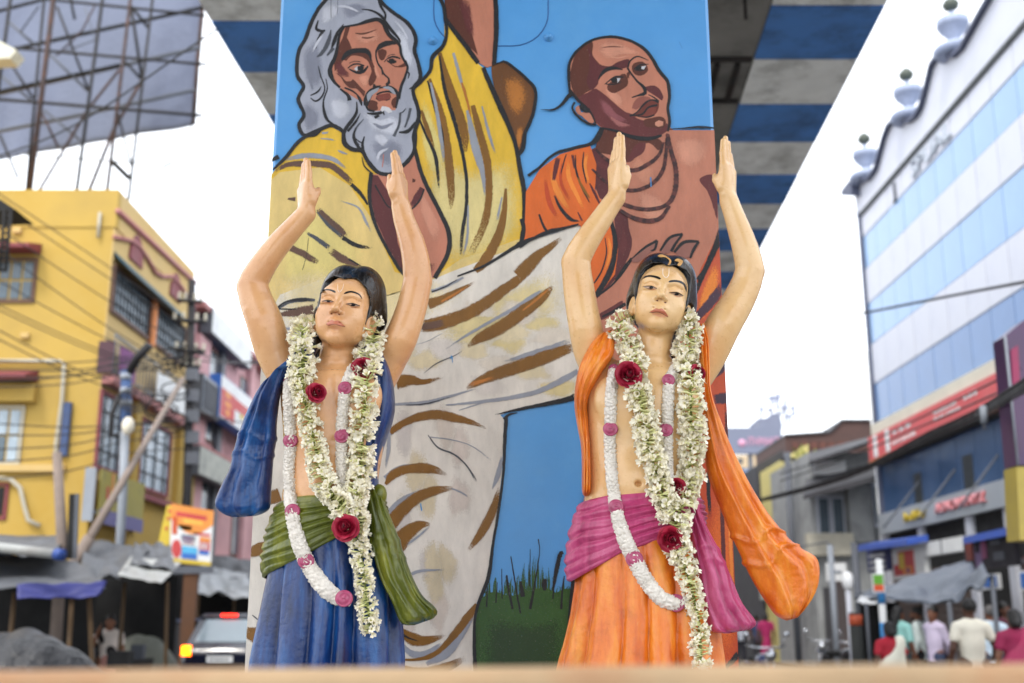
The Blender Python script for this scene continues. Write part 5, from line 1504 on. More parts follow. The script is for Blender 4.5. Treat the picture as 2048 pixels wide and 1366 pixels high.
skirt('dhoti', [(1030, 1160, 1398, .118, 0), (1090, 1156, 1405, .130, 0), (1170, 1156, 1418, .140, 0), (1230, 1150, 1424, .146, 0), (1290, 1140, 1428, .152, 0), (1345, 1128, 1432, .158, 0)], M_orange_c, st2, 2, 13)
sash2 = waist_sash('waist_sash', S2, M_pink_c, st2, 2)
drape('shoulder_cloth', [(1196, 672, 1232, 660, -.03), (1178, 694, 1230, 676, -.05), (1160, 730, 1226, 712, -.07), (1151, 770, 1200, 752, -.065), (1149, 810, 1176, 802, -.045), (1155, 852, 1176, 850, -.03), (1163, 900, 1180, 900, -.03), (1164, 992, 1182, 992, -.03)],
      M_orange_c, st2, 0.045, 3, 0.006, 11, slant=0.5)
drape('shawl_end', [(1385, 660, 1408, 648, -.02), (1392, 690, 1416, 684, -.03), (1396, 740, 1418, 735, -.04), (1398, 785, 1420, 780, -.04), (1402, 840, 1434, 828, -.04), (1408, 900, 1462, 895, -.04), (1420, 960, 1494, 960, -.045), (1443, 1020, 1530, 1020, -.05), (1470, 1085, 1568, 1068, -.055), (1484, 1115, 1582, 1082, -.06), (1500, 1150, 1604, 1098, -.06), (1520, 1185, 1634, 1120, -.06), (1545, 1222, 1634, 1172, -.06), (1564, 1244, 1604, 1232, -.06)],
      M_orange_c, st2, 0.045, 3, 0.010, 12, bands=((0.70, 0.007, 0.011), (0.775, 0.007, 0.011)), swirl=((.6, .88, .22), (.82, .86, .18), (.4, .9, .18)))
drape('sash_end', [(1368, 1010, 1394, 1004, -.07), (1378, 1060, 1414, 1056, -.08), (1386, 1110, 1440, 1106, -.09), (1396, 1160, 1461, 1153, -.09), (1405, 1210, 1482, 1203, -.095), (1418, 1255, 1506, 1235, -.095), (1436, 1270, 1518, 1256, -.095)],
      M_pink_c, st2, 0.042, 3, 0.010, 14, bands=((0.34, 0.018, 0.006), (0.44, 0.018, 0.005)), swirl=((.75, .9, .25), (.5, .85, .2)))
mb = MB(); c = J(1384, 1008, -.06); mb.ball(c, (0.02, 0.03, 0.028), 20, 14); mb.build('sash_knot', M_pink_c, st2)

for st, S, h_ in ((st1, S1, hit1), (st2, S2, hit2)):
    for ch in st.children:
        if ch.name.split('.')[0] in ('dhoti', 'waist_sash', 'shawl_end', 'shawl_strap', 'shoulder_cloth', 'sash_end'): h_.add(ch)
    relief_garland(S, st, h_)
# two chipped patches on the orange statue's hair where the ochre undercoat shows
M_ochre = mat('chipped_undercoat', (214, 170, 110), 0.6, 0.3, 60)
ZN['S2C'] = (1200, 488, 5.691)
hh2 = Hit().add(hair2)
for t in ("655,135 700,118 760,140 810,185 800,230 770,240 790,190 740,150 690,150", "850,190 880,165 930,180 945,205 910,250 880,235 900,205"):
    decal('hair_chip', M_ochre, st2, hh2, 'S2C', t, 0.001)
# =================================================================== fresh flower garlands
def vcol_mat(name, rough=0.5, trans=0.0, var=0.12):
    m = bpy.data.materials.new(name); m.use_nodes = True
    n, l = m.node_tree.nodes, m.node_tree.links
    b = n['Principled BSDF']; at = n.new('ShaderNodeAttribute'); at.attribute_name = 'Col'
    oi = n.new('ShaderNodeObjectInfo')
    r = n.new('ShaderNodeMapRange'); r.inputs[3].default_value = 1 - var; r.inputs[4].default_value = 1.0; l.new(oi.outputs['Random'], r.inputs[0])
    mu = n.new('ShaderNodeMixRGB'); mu.blend_type = 'MULTIPLY'; mu.inputs[0].default_value = 1; l.new(at.outputs['Color'], mu.inputs[1]); l.new(r.outputs[0], mu.inputs[2])
    l.new(mu.outputs[0], b.inputs['Base Color']); b.inputs['Roughness'].default_value = rough
    b.inputs['Subsurface Weight'].default_value = trans; b.inputs['Subsurface Radius'].default_value = (0.004, 0.004, 0.003); b.inputs['Subsurface Scale'].default_value = 1.5
    return m
M_flower = vcol_mat('tuberose_petal', 0.5, 0.15, 0.04)
M_petal = vcol_mat('rose_petal', 0.55, 0.1, 0.25)

def flower_geo(seed):
    rg = random.Random(seed)
    vs, fs, cs = [], [], []
    gr, gw, wh, cr = lin((196, 206, 122)), lin((236, 236, 184)), lin((255, 250, 232)), lin((252, 243, 204))
    L = 0.021 * rg.uniform(.9, 1.12)
    bend = rg.uniform(-.003, .003)
    n = 6
    for j, (z, r) in enumerate(((0, .0016), (.4, .0022), (.8, .0028), (1.0, .0036))):
        for k in range(n):
            w = 2 * math.pi * k / n
            vs.append((r * math.cos(w) + bend * math.sin(z * 3.1), r * math.sin(w), z * L)); cs.append((gr, gw, gw, cr)[j])
    for j in range(3):
        for k in range(n):
            k2 = (k + 1) % n
            fs.append((j * n + k, j * n + k2, (j + 1) * n + k2, (j + 1) * n + k))
    opn = rg.uniform(0.25, 0.78)
    for k in range(6):
        w0 = 2 * math.pi * (k + rg.uniform(-.12, .12)) / 6 + (0.3 if k % 2 else 0)
        ln = 0.0165 * rg.uniform(.8, 1.15); wd = 0.0038 * rg.uniform(.85, 1.2)
        o = len(vs)
        c, s_ = math.cos(w0), math.sin(w0)
        for j, (u, wf) in enumerate(((0, .45), (.35, 1.0), (.7, .85))):
            rad = 0.0028 + ln * u * opn; z = L + ln * u * (1.05 - opn * 0.85) - 0.0030 * u * u * opn
            for q, dz in ((-1, .0012), (0, -.0006), (1, .0012)):
                vs.append((rad * c - s_ * wd * wf * q, rad * s_ + c * wd * wf * q, z + dz)); cs.append(wh if j else cr)
        rad = 0.0028 + ln * opn; vs.append((rad * c, rad * s_, L + ln * (1.05 - opn * .85) - .0035 * opn)); cs.append(wh)
        for j in range(2):
            for q in range(2):
                a = o + j * 3 + q
                fs.append((a, a + 1, a + 4, a + 3))
        fs.append((o + 6, o + 7, o + 9)); fs.append((o + 7, o + 8, o + 9))
    return vs, fs, cs
FLOWERS = [flower_geo(i) for i in range(7)]
def set_col(me, cs):
    ca = me.color_attributes.new('Col', 'FLOAT_COLOR', 'POINT')
    ca.data.foreach_set('color', np.array([(*c, 1) for c in cs], dtype=np.float32).ravel())
def geo_mesh(name, g, m):
    me = bpy.data.meshes.new(name); me.from_pydata(g[0], [], g[1]); me.materials.append(m); set_col(me, g[2])
    me.polygons.foreach_set('use_smooth', [True] * len(me.polygons)); me.update()
    return me
FLOWER_ME = [geo_mesh('tuberose', g, M_flower) for g in FLOWERS]

def petal_geo(w, h, cup, curl, dark):
    vs, fs, cs = [], [], []
    nu, nv = 6, 6
    a, b = lin((128, 8, 40)), lin((196, 38, 80))
    for i in range(nu + 1):
        v = i / nu
        for j in range(nv + 1):
            u = j / nv * 2 - 1
            wd = w * (0.45 + 0.75 * math.sin(min(1, v * 1.15) * math.pi * 0.55)) * (1 - 0.25 * max(0, v - .8) / .2)
            ang = u * 0.9 * cup
            top = 1 - 0.10 * u * u
            x = wd * math.sin(ang) / max(.001, math.sin(.9 * cup)) * 0.5
            y = w * 0.5 * (1 - math.cos(ang)) - curl * max(0, v - .55) ** 2 * h * 2.0
            vs.append((x, -y, v * h * top)); t = min(1, v * 0.9 + 0.1) * (1 - dark)
            cs.append(tuple(a[q] + (b[q] - a[q]) * t for q in range(3)))
    for i in range(nu):
        for j in range(nv):
            k = i * (nv + 1) + j
            fs.append((k, k + 1, k + nv + 2, k + nv + 1))
    return vs, fs, cs
PETALS = [geo_mesh('petal', petal_geo(.017, .021, 1.25, -.02, .35), M_petal), geo_mesh('petal', petal_geo(.026, .023, 1.1, .3, .15), M_petal), geo_mesh('petal', petal_geo(.033, .024, .9, .7, .0), M_petal)]
def bud_geo():
    vs, fs, cs = [], [], []
    n, m = 26, 7
    c0 = lin((96, 6, 30)); c1 = lin((150, 22, 58))
    for i in range(m):
        v = i / (m - 1)
        for k in range(n):
            w = 2 * math.pi * k / n
            r = .0075 * (0.6 + 0.5 * math.sin(v * 2.2)) * (1 + 0.14 * math.sin(w * 3 + v * 5)) * (1 if v < .99 else .2)
            vs.append((r * math.cos(w), r * math.sin(w), v * .019 + .002 * math.sin(w * 1.5) * v)); cs.append(c1 if v > .7 and v < .99 else c0)
    for i in range(m - 1):
        for k in range(n):
            k2 = (k + 1) % n
            fs.append((i * n + k, i * n + k2, (i + 1) * n + k2, (i + 1) * n + k))
    return vs, fs, cs
BUD = geo_mesh('rose', bud_geo(), M_petal)
def frame_quat(d, roll):
    return (d.to_track_quat('Z', 'Y').to_matrix() @ Matrix.Rotation(roll, 3, 'Z')).to_euler()
def rose(parent, loc, d, R0, seed):
    rg = random.Random(seed)
    k = R0 / 0.031
    o = bpy.data.objects.new('rose', BUD); o.location = loc - parent.location; o.rotation_euler = frame_quat(d, rg.uniform(0, 6)); o.scale = (k, k, k)
    link(o, parent)
    for ring, (n, rad, tilt, me) in enumerate(((4, .0052, -.05, PETALS[0]), (5, .0068, .12, PETALS[1]), (6, .0085, .34, PETALS[1]), (6, .0095, .62, PETALS[2]), (7, .0100, .95, PETALS[2]))):
        for i in range(n):
            w = 2 * math.pi * (i + ring * .37 + rg.uniform(-.12, .12)) / n
            p = bpy.data.objects.new('petal', me)
            t = tilt + rg.uniform(-.1, .1)
            M = Matrix.Rotation(w, 4, 'Z') @ Matrix.Translation((0, rad, -0.003 * ring)) @ Matrix.Rotation(-t, 4, 'X') @ Matrix.Rotation(rg.uniform(-.15, .15), 4, 'Y')
            p.matrix_local = M
            p.scale = [rg.uniform(.92, 1.08)] * 3
            link(p, o)

def garland(paths, roses, hit, label, seed, ends):
    rg = random.Random(seed)
    c = P(*ends, YS - .1)
    root = empty('flower_garland', c, label, 'garland', 'fresh flower garlands hung on the statues')
    place = []
    cord = MB()
    for path in paths:
        r = catmull(path, 2.0)
        ys = [hit.y(a[0], a[1], None) for a in r]
        good = [i for i, y in enumerate(ys) if y is not None]
        yy = np.interp(range(len(r)), good, [min(ys[i], YS - 0.03) for i in good])
        yy = np.convolve(np.pad(yy, 14, mode='edge'), np.ones(29) / 29, 'valid')
        C = [P(a[0], a[1], yy[i] - rp(a[1], a[2] / 2) * 0.45 + a[3]) for i, a in enumerate(r)]
        cord.tube(C[::4], 0.004, 6)
        acc = 0
        for i in range(1, len(r) - 1):
            acc += math.hypot(r[i][0] - r[i - 1][0], r[i][1] - r[i - 1][1])
            Rg = rp(r[i][1], r[i][2] / 2) * 0.88
            while acc > 0:
                acc -= 1.25 if r[i][2] > 44 else 1.3
                t = (C[i + 1] - C[i - 1]).normalized(); out = Vector((0, -1, 0)); out = (out - t * out.dot(t)).normalized(); sd_ = t.cross(out)
                q = rg.random()
                jit = t * rg.uniform(-.006, .006)
                sc = rg.uniform(.92, 1.2) * max(.86, min(1.0, Rg / 0.033))
                if q < 0.62:
                    s = 1 if rg.random() < .5 else -1
                    a = rg.uniform(-.1, .75)
                    d = (sd_ * s * math.cos(a) + out * math.sin(a) + t * rg.uniform(-.35, .35)).normalized()
                    base = C[i] + out * Rg * rg.uniform(-.1, .75) + sd_ * s * Rg * rg.uniform(-.25, .2) + jit
                else:
                    w = rg.gauss(0, 1.0)
                    d = (out * math.cos(w) + sd_ * math.sin(w) + t * rg.uniform(-.6, .6)).normalized()
                    base = C[i] + d * Rg * rg.uniform(.10, .30) + jit
                    a = 9
                place.append((base, d, rg.uniform(0, 6.28), sc * max(.9, min(1.05, Rg / .034)), rg.randrange(7), (base + d * .03).y, ))
    cord.build('cord', mat('garland_thread', (150, 160, 100), .8), root)
    place.sort(key=lambda p: p[5])
    V, Fc, Cc = [], [], []
    for i, (b, d, roll, sc, k, _) in enumerate(place):
        e = frame_quat(d, roll)
        if i < 299:
            o = bpy.data.objects.new('tuberose', FLOWER_ME[k]); o.location = b - c; o.rotation_euler = e; o.scale = (sc, sc, sc)
            link(o, root)
        else:
            M = e.to_matrix(); g = FLOWERS[k]; o0 = len(V)
            V += [b + M @ (Vector(v) * sc) for v in g[0]]; Fc += [tuple(j + o0 for j in f) for f in g[1]]; Cc += g[2]
    o = mesh_obj('tuberose_mass', V, Fc, M_flower, root, True); set_col(o.data, Cc); o['kind'] = 'stuff'
    for j, (px, py, rr, dx, dz) in enumerate(roses):
        y = hit.y(px, py, YS - .1)
        p = P(px, py, y - 0.062)
        rose(root, p + Vector((0, 0.012, 0)), Vector((dx, -1, dz)).normalized(), rp(py, rr), seed * 10 + j)
    return root

garland([[(640, 640, 40, .10), (612, 655, 50, .05), (604, 672, 54, .02), (606, 720, 60, 0), (606, 780, 52, 0), (622, 850, 50, 0), (634, 910, 52, 0), (650, 965, 58, 0), (682, 1008, 62, 0), (708, 1024, 50, 0)],
         [(700, 640, 40, .12), (742, 646, 46, .06), (746, 668, 52, .02), (738, 720, 60, 0), (731, 800, 60, 0), (725, 880, 60, 0), (721, 950, 62, 0), (713, 1010, 62, 0), (713, 1050, 54, 0), (719, 1095, 50, 0), (726, 1140, 46, 0), (733, 1195, 42, 0), (740, 1240, 34, 0), (741, 1268, 22, 0)]],
        [(725, 736, 24, .1, .15), (632, 783, 19, .55, .1), (690, 1054, 25, -.05, .1)], hit1, 'white tuberose and rose garland round the neck of the statue in blue', 1, (712, 1010))
garland([[(1290, 636, 40, .10), (1250, 640, 44, .05), (1236, 655, 52, .0), (1254, 690, 54, 0), (1268, 740, 56, 0), (1281, 800, 56, 0), (1292, 866, 58, 0), (1306, 926, 58, 0), (1321, 978, 58, 0), (1342, 1024, 60, 0)],
         [(1330, 630, 40, .12), (1366, 634, 46, .05), (1376, 656, 54, .01), (1374, 718, 58, 0), (1381, 784, 60, 0), (1382, 866, 60, 0), (1379, 948, 62, 0), (1367, 1003, 62, 0), (1350, 1046, 62, 0), (1357, 1090, 56, 0), (1372, 1139, 52, 0), (1387, 1194, 48, 0), (1398, 1248, 42, 0), (1401, 1300, 36, 0), (1402, 1336, 26, 0)]],
        [(1258, 747, 26, .02, .05), (1396, 746, 20, .75, .05), (1343, 1077, 24, .05, -.1), (1354, 972, 17, -.3, 0)], hit2, 'white tuberose and rose garland round the neck of the statue in orange', 2, (1350, 1046))
# =================================================================== left side of the street
LX, LY = -9.5, 25.7                     # corner of the yellow building
M_yel = mat('yellow_wall', (188, 162, 92), 0.9, 0.14, 0.7, bump=0.2, bscale=25, stain=(170, 140, 62), stain_amt=0.7, stain_scale=0.35)
M_yelp = mat('pale_yellow_wall', (204, 180, 128), 0.9, 0.08, 0.8, bump=0.2, bscale=25, stain=(196, 162, 96), stain_amt=0.5, stain_scale=0.6)
M_pinkt = mat('pink_moulding', (180, 130, 128), 0.8, 0.12, 3)
M_maroon = mat('maroon_paint', (136, 70, 76), 0.7, 0.15, 3)
M_teal = mat('teal_awning_sheet', (44, 82, 92), 0.6, 0.15, 4)
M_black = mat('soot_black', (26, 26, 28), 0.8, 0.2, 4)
M_iron = mat('rusty_iron', (72, 58, 56), 0.75, 0.25, 6, stain=(120, 76, 52), stain_amt=0.6, stain_scale=5)
M_iron_d = mat('dark_iron', (38, 36, 40), 0.7, 0.2, 6)
M_glass = mat('dusty_glass', (92, 108, 118), 0.18, 0.2, 2, spec=0.6)
M_glassl = mat('pale_film_glass', (176, 190, 200), 0.25, 0.2, 2, stain=(112, 126, 140), stain_amt=0.7, stain_scale=1.2)
M_brownf = mat('brown_window_frame', (112, 86, 74), 0.7, 0.1)
M_whitep = mat('white_pipe', (182, 178, 164), 0.6, 0.1)
M_grey = mat('grey_metal', (150, 156, 164), 0.55, 0.12, 3)
M_greyd = mat('grey_dark_metal', (98, 102, 110), 0.6, 0.15, 3)
M_white = mat('sign_white', (224, 226, 226), 0.6, 0.08, 2, stain=(180, 182, 186), stain_amt=0.4)
M_red = mat('sign_red', (196, 80, 80), 0.6, 0.1, 2)
M_orange = mat('sign_orange', (220, 152, 78), 0.6, 0.15, 3)
M_signy = mat('sign_yellow', (208, 186, 72), 0.6, 0.12, 3)
M_blue = mat('sign_blue', (62, 118, 190), 0.6, 0.12, 3)
M_sky = mat('sign_cyan', (96, 178, 214), 0.6, 0.12, 3)
M_purple = mat('sign_purple', (132, 66, 130), 0.6, 0.15, 3)
M_green = mat('sign_green', (110, 168, 60), 0.6, 0.15, 3)
M_pinkw = mat('pink_wall', (206, 168, 170), 0.9, 0.12, 0.8, stain=(150, 112, 116), stain_amt=0.6, stain_scale=0.6)

def fbox(mb, px0, py0, px1, py1, Y, out, dep=0.0):       # on a wall facing the camera at depth Y
    a, b = P(px0, py1, Y), P(px1, py0, Y); pm = (py0 + py1) / 2; a.x, b.x = P(px0, pm, Y).x, P(px1, pm, Y).x
    mb.box((a.x, Y - out, a.z), (b.x, Y - dep, b.z)); return mb
def sbox(mb, px0, py0, px1, py1, X, out, z=None):         # on a wall facing the street: extent in Y and z
    a, b = PX(px0, py0, X), PX(px1, py1, X)
    z0, z1 = z if z else (min(a.z, b.z), max(a.z, b.z))
    s = 1 if X < 0 else -1
    mb.box((min(X, X + s * out), min(a.y, b.y), z0), (max(X, X + s * out), max(a.y, b.y), z1)); return mb
def one(name, m, parent, fn, label=None):
    mb = MB(); fn(mb); return tag(mb.build(name, m, parent), label)

yb = empty('yellow_building', (-15, 29, 0), 'three storey yellow building with maroon trim under a rooftop scaffold', 'building')
ZT = PX(225, 375, LX).z
one('wall', M_yel, yb, lambda mb: mb.box((-24, LY, 0.142), (LX, 32.4, ZT - 0.0)))
one('side_wall_render', M_yelp, yb, lambda mb: mb.box((LX + 0.002, LY + 0.002, 4.6), (LX + 0.03, 32.38, ZT - 0.02)))
one('parapet', M_yel, yb, lambda mb: mb.box((-24, LY - 0.03, ZT - 0.9), (LX + 0.06, LY + 0.2, ZT + 0.05)))
one('parapet', M_yelp, yb, lambda mb: mb.box((LX - 0.2, LY + 0.203, ZT - 0.9), (LX + 0.06, 32.4, ZT + 0.05)))
# front windows
def window(px0, py0, px1, py1, nx, nz, frame, pane, par, name='window'):
    a, b = P(px0, py1, LY), P(px1, py0, LY)
    w, h = (b.x - a.x), (b.z - a.z)
    mb = MB()
    t = 0.07
    for x0, x1, z0, z1 in ((a.x, b.x, a.z, a.z + t), (a.x, b.x, b.z - t, b.z), (a.x, a.x + t, a.z + t, b.z - t), (b.x - t, b.x, a.z + t, b.z - t)):
        mb.box((x0, LY - 0.05, z0), (x1, LY - 0.001, z1))
    f = mb.build(name, frame, par)
    for i in range(nx):
        for j in range(nz):
            x0 = a.x + t + (w - 2 * t) * i / nx + 0.03; x1 = a.x + t + (w - 2 * t) * (i + 1) / nx - 0.03
            z0 = a.z + t + (h - 2 * t) * j / nz + 0.03; z1 = a.z + t + (h - 2 * t) * (j + 1) / nz - 0.03
            one('pane', pane if not callable(pane) else pane(i, j), f, lambda mb: mb.box((x0, LY - 0.03, z0), (x1, LY - 0.002, z1)))
    return f
window(-60, 516, 78, 606, 5, 2, M_brownf, M_glass, yb)
window(-70, 812, 52, 930, 4, 2, M_whitep, lambda i, j: [M_glassl, M_green, M_glass, M_glassl][(i + j) % 4], yb)
window(-30, 966, 20, 1040, 1, 1, M_maroon, M_black, yb)
def chajja(px0, py0, px1, py1, m, out):
    a, b = P(px0, py1, LY), P(px1, py0, LY)
    one('sunshade', m, yb, lambda mb: mb.hexa([(a.x, LY - out, a.z), (b.x, LY - out, a.z), (b.x, LY - 0.002, a.z + .05), (a.x, LY - 0.002, a.z + .05), (a.x, LY - out, a.z + .1), (b.x, LY - out, a.z + .1), (b.x, LY - 0.002, b.z), (a.x, LY - 0.002, b.z)]))
chajja(-80, 488, 84, 512, M_maroon, 0.7); chajja(-80, 742, 78, 768, M_maroon, 0.7)
one('shutter_box', M_yel, yb, lambda mb: fbox(mb, -80, 772, 76, 806, LY, 0.25, 0.002))
one('string_course', M_yelp, yb, lambda mb: fbox(mb, -80, 930, 132, 944, LY, 0.14, 0.002))
for x, y in ((36, 462), (52, 672)): one('vent', M_yelp, yb, lambda mb: fbox(mb, x - 8, y - 5, x + 8, y + 5, LY, 0.1, 0.002))
one('drain_pipe', M_whitep, yb, lambda mb: mb.tube([P(-40, 722, LY - .12), P(118, 722, LY - .12), P(128, 726, LY - .12), P(124, 800, LY - .12), P(112, 890, LY - .12), P(112, 960, LY - .12)], 0.045, 8))
one('drain_pipe', M_whitep, yb, lambda mb: mb.tube([P(-20, 956, LY - .12), P(20, 958, LY - .12), P(40, 975, LY - .12), P(48, 1010, LY - .12), P(56, 1040, LY - .12), P(80, 1052, LY - .12)], 0.05, 8))
one('drain_pipe', M_whitep, yb, lambda mb: mb.tube([P(200, 425, LY - .1), P(196, 475, LY - .1)], 0.04, 8))
one('meter_board', mat('faded_board_blue', (74, 92, 128), .7, .25, 6), yb, lambda mb: fbox(mb, 126, 806, 141, 912, LY, 0.12, 0.002))
# street side: mouldings, awning, barred windows, balcony
def sside(px, py, out): p = PX(px, py, LX); return Vector((LX + 0.03 + out, p.y, p.z))
one('cornice_moulding', M_pinkt, yb, lambda mb: mb.tube([sside(228, 422, .06), sside(384, 566, .06)], 0.075, 6))
one('wavy_moulding', M_pinkt, yb, lambda mb: mb.tube([sside(*q, .05) for q in ((222, 474), (258, 482), (272, 492), (290, 518), (305, 545), (318, 553), (340, 553), (356, 572), (374, 600), (386, 616))], 0.055, 6))
aw = [sside(222, 498, 0), sside(366, 622, 0)]
zt_, zl_ = aw[0].z, aw[0].z - 0.4
one('awning', M_teal, yb, lambda mb: mb.hexa([(LX + .032, LY + .1, zt_ - .08), (LX + .42, LY + .1, zl_ - .06), (LX + .42, 31.6, zl_ - .06), (LX + .032, 31.6, zt_ - .08), (LX + .032, LY + .1, zt_), (LX + .42, LY + .1, zl_), (LX + .42, 31.6, zl_), (LX + .032, 31.6, zt_)]))
for px, py in ((268, 512), (347, 584)):
    p = sside(px, py, 0)
    one('lunette', M_maroon, yb, lambda mb: mb.prism([(LX + .031, p.y + .5 * math.cos(w), p.z - .2 + .75 * math.sin(w)) for w in np.linspace(0, math.pi, 10)], (0.05, 0, 0)))
def swin(px0, px1, ztop, zbot, nb, pane, frame, py=600):
    y0, y1 = PX(px0, py, LX).y, PX(px1, py, LX).y
    f = one('window', frame, yb, lambda mb: (mb.box((LX + .031, y0, zbot), (LX + .10, y0 + .09, ztop)), mb.box((LX + .031, y1 - .09, zbot), (LX + .10, y1, ztop)), mb.box((LX + .031, y0 + .09, ztop - .09), (LX + .10, y1 - .09, ztop)), mb.box((LX + .031, y0 + .09, zbot), (LX + .10, y1 - .09, zbot + .09))))
    one('pane', pane, f, lambda mb: mb.box((LX + .031, y0 + .095, zbot + .095), (LX + .05, y1 - .095, ztop - .095)))
    for k in range(nb):
        y = y0 + .1 + (y1 - y0 - .2) * (k + .5) / nb
        one('bar', M_iron_d, f, lambda mb: mb.tube([(LX + .08, y, zbot + .095), (LX + .08, y, ztop - .095)], 0.022, 6))
    for k in range(1, 4):
        z = zbot + (ztop - zbot) * k / 4
        one('bar', M_iron_d, f, lambda mb: mb.tube([(LX + .075, y0 + .1, z), (LX + .075, y1 - .1, z)], 0.016, 5))
zA, zB = PX(214, 520, LX).z, PX(206, 616, LX).z
swin(217, 298, zA, zB, 11, M_glassl, M_brownf); swin(306, 372, zA, zB, 11, M_glassl, M_brownf)
y_p = PX(302, 600, LX).y
one('pilaster', mat('orange_pilaster', (214, 146, 92), .8), yb, lambda mb: mb.box((LX + .031, y_p - .15, zB - .1), (LX + .16, y_p + .15, zA)))
zf = PX(190, 742, LX).z
one('balcony_slab', M_pinkt, yb, lambda mb: mb.box((LX + .031, LY + .02, zf - .2), (LX + .3, 32.3, zf)))
zr = PX(190, 680, LX).z
rail = one('balcony_rail', M_grey, yb, lambda mb: (mb.tube([(LX + .25, LY + .05, zf + .95), (LX + .25, 32.25, zf + .95)], 0.03, 6), mb.tube([(LX + .25, LY + .05, zf + .12), (LX + .25, 32.25, zf + .12)], 0.02, 6)))
for k in range(26):
    y = LY + .1 + k * .25
    one('baluster', M_grey, rail, lambda mb: mb.tube([(LX + .25, y, zf), (LX + .25, y, zf + .95)], 0.016, 5))
one('banner', M_purple, yb, lambda mb: mb.box((LX + .285, LY + .35, zf + .05), (LX + .31, LY + 1.5, zf + .78)))
one('banner', mat('maroon_sheet', (92, 62, 72), .7), yb, lambda mb: mb.box((LX - .08, LY - .06, zf + .02), (LX + .28, LY - .01, zf + .78)))
one('banner', M_white, yb, lambda mb: mb.box((LX + .285, LY + 3.2, zf + .05), (LX + .305, 32.0, zf + .8)))
zC, zD = zf - .35, PX(180, 935, LX).z
swin(189, 240, zC, zD, 3, M_glassl, M_maroon, 870); swin(274, 336, zC - .1, zD - .1, 3, M_glassl, M_maroon, 900)
for px in (258, 352, 376):
    y = PX(px, 900, LX).y
    one('pilaster', M_yel, yb, lambda mb: mb.box((LX + .031, y - .22, 3.1), (LX + .2, y + .22, zf - .23)))
one('sill_band', M_maroon, yb, lambda mb: mb.box((LX + .031, LY + 1.9, zD - .35), (LX + .2, 32.2, zD - .2)))
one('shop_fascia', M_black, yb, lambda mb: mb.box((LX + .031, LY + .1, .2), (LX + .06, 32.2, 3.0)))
sb = empty('yellow_signboard', sside(240, 1000, .3), 'faded yellow signboard with a lilac foot strip on the yellow building corner', 'signboard')
XS = LX + .3
a = PX(206, 938, XS); b = Vector((XS, PX(288, 1000, XS).y, PX(206, 1046, XS).z))
mb = MB(); mb.box((XS - .05, a.y, b.z), (XS, b.y, a.z)); mb.build('board', mat('sign_olive_yellow', (170, 160, 84), .7, .2, 2, stain=(130, 132, 96), stain_amt=.6), sb)
mb = MB(); mb.box((XS - .3, a.y - .25, b.z), (XS - .06, a.y - .2, a.z)); mb.build('end_panel', M_grey, sb)
mb = MB(); mb.box((XS + .003, a.y, b.z - .02), (XS + .02, b.y, b.z + .3)); mb.build('foot_strip', mat('lilac_strip', (120, 116, 160), .7), sb)
for k, (dy, dz, h, c) in enumerate(((.5, .5, .35, M_red), (.9, .9, .6, M_orange), (1.4, .5, .8, M_brownf), (1.7, 1.0, .3, M_red))):
    mb = MB(); mb.box((XS + .003, a.y + dy * .7, b.z + .4 + dz * .3), (XS + .015, a.y + dy * .7 + .13, b.z + .4 + dz * .3 + h * .8)); mb.build('lettering', c, sb)
mb = MB(); mb.box((LX + .035, a.y + .3, b.z + .2), (XS - .051, a.y + .4, b.z + .3)); mb.build('bracket', M_greyd, sb)

# ------------------------------------------------------------------ pink building and its signs
pb = empty('pink_building', (-13, 42, 0), 'faded pink building with grey shutters behind the yellow one', 'building')
zp = PX(386, 592, LX).z
one('wall', M_pinkw, pb, lambda mb: mb.box((-22, 32.6, .142), (LX - .05, 62, zp)))
for (yy0, yy1, z0, z1, m, o) in ((33.2, 34.4, 1, zp - 1.0, M_pinkw, .2), (36.0, 36.5, 1, zp - .2, M_greyd, .16), (40, 40.6, 1, zp - .2, M_pinkw, .2), (45, 45.6, 1, zp - .2, M_pinkw, .2), (50, 50.6, 1, zp - .2, M_pinkw, .2)):
    one('pilaster', m, pb, lambda mb: mb.box((LX - .049, yy0, z0), (LX - .05 + o, yy1, z1)))
for z in (3.2, 6.4, zp - .3): one('ledge', M_pinkt, pb, lambda mb: mb.box((LX - .049, 32.7, z), (LX + .35, 61.8, z + .18)))
for z0, z1 in ((.3, 3.0), (3.6, 6.0), (6.9, zp - 1)):
    for k in range(6):
        y = 34.7 + k * 4.4
        f = one('window', M_brownf, pb, lambda mb: mb.box((LX - .049, y, z0), (LX - .02, y + 1.9, z1)))
        one('pane', M_glass, f, lambda mb: mb.box((LX - .019, y + .1, z0 + .1), (LX - .005, y + .9, z1 - .1)))
        one('pane', M_greyd, f, lambda mb: mb.box((LX - .019, y + 1.0, z0 + .1), (LX - .005, y + 1.8, z1 - .1)))
def side_sign(name, label, cat, px0, py0, px1, py1, X, m, back):
    a = PX(px0, py0, X); b = Vector((X, PX(px1, (py0 + py1) / 2, X).y, PX(px0, py1, X).z))
    r = empty(name, (X, (a.y + b.y) / 2, b.z), label, cat)
    mb = MB(); mb.box((X - .35, a.y, b.z), (X - .002, b.y, a.z)); mb.build('case', back, r)
    mb = MB(); mb.box((X, a.y + .03, b.z + .03), (X + .02, b.y - .03, a.z - .03)); mb.build('face', m, r)
    mb = MB(); mb.box((LX - .04, (a.y + b.y) / 2 - .05, b.z + .2), (X - .351, (a.y + b.y) / 2 + .05, b.z + .3)); mb.build('bracket', M_iron_d, r)
    return r, a, b
r, a, b = side_sign('white_light_box', 'long white light box sign high on the pink building', 'sign', 426, 614, 506, 668, -9.1, M_white, M_greyd)
r, a, b = side_sign('shop_sign', 'white and red shop sign with orange lettering on the pink building', 'sign', 443, 747, 530, 837, -8.9, M_white, M_blue)
X = -8.9
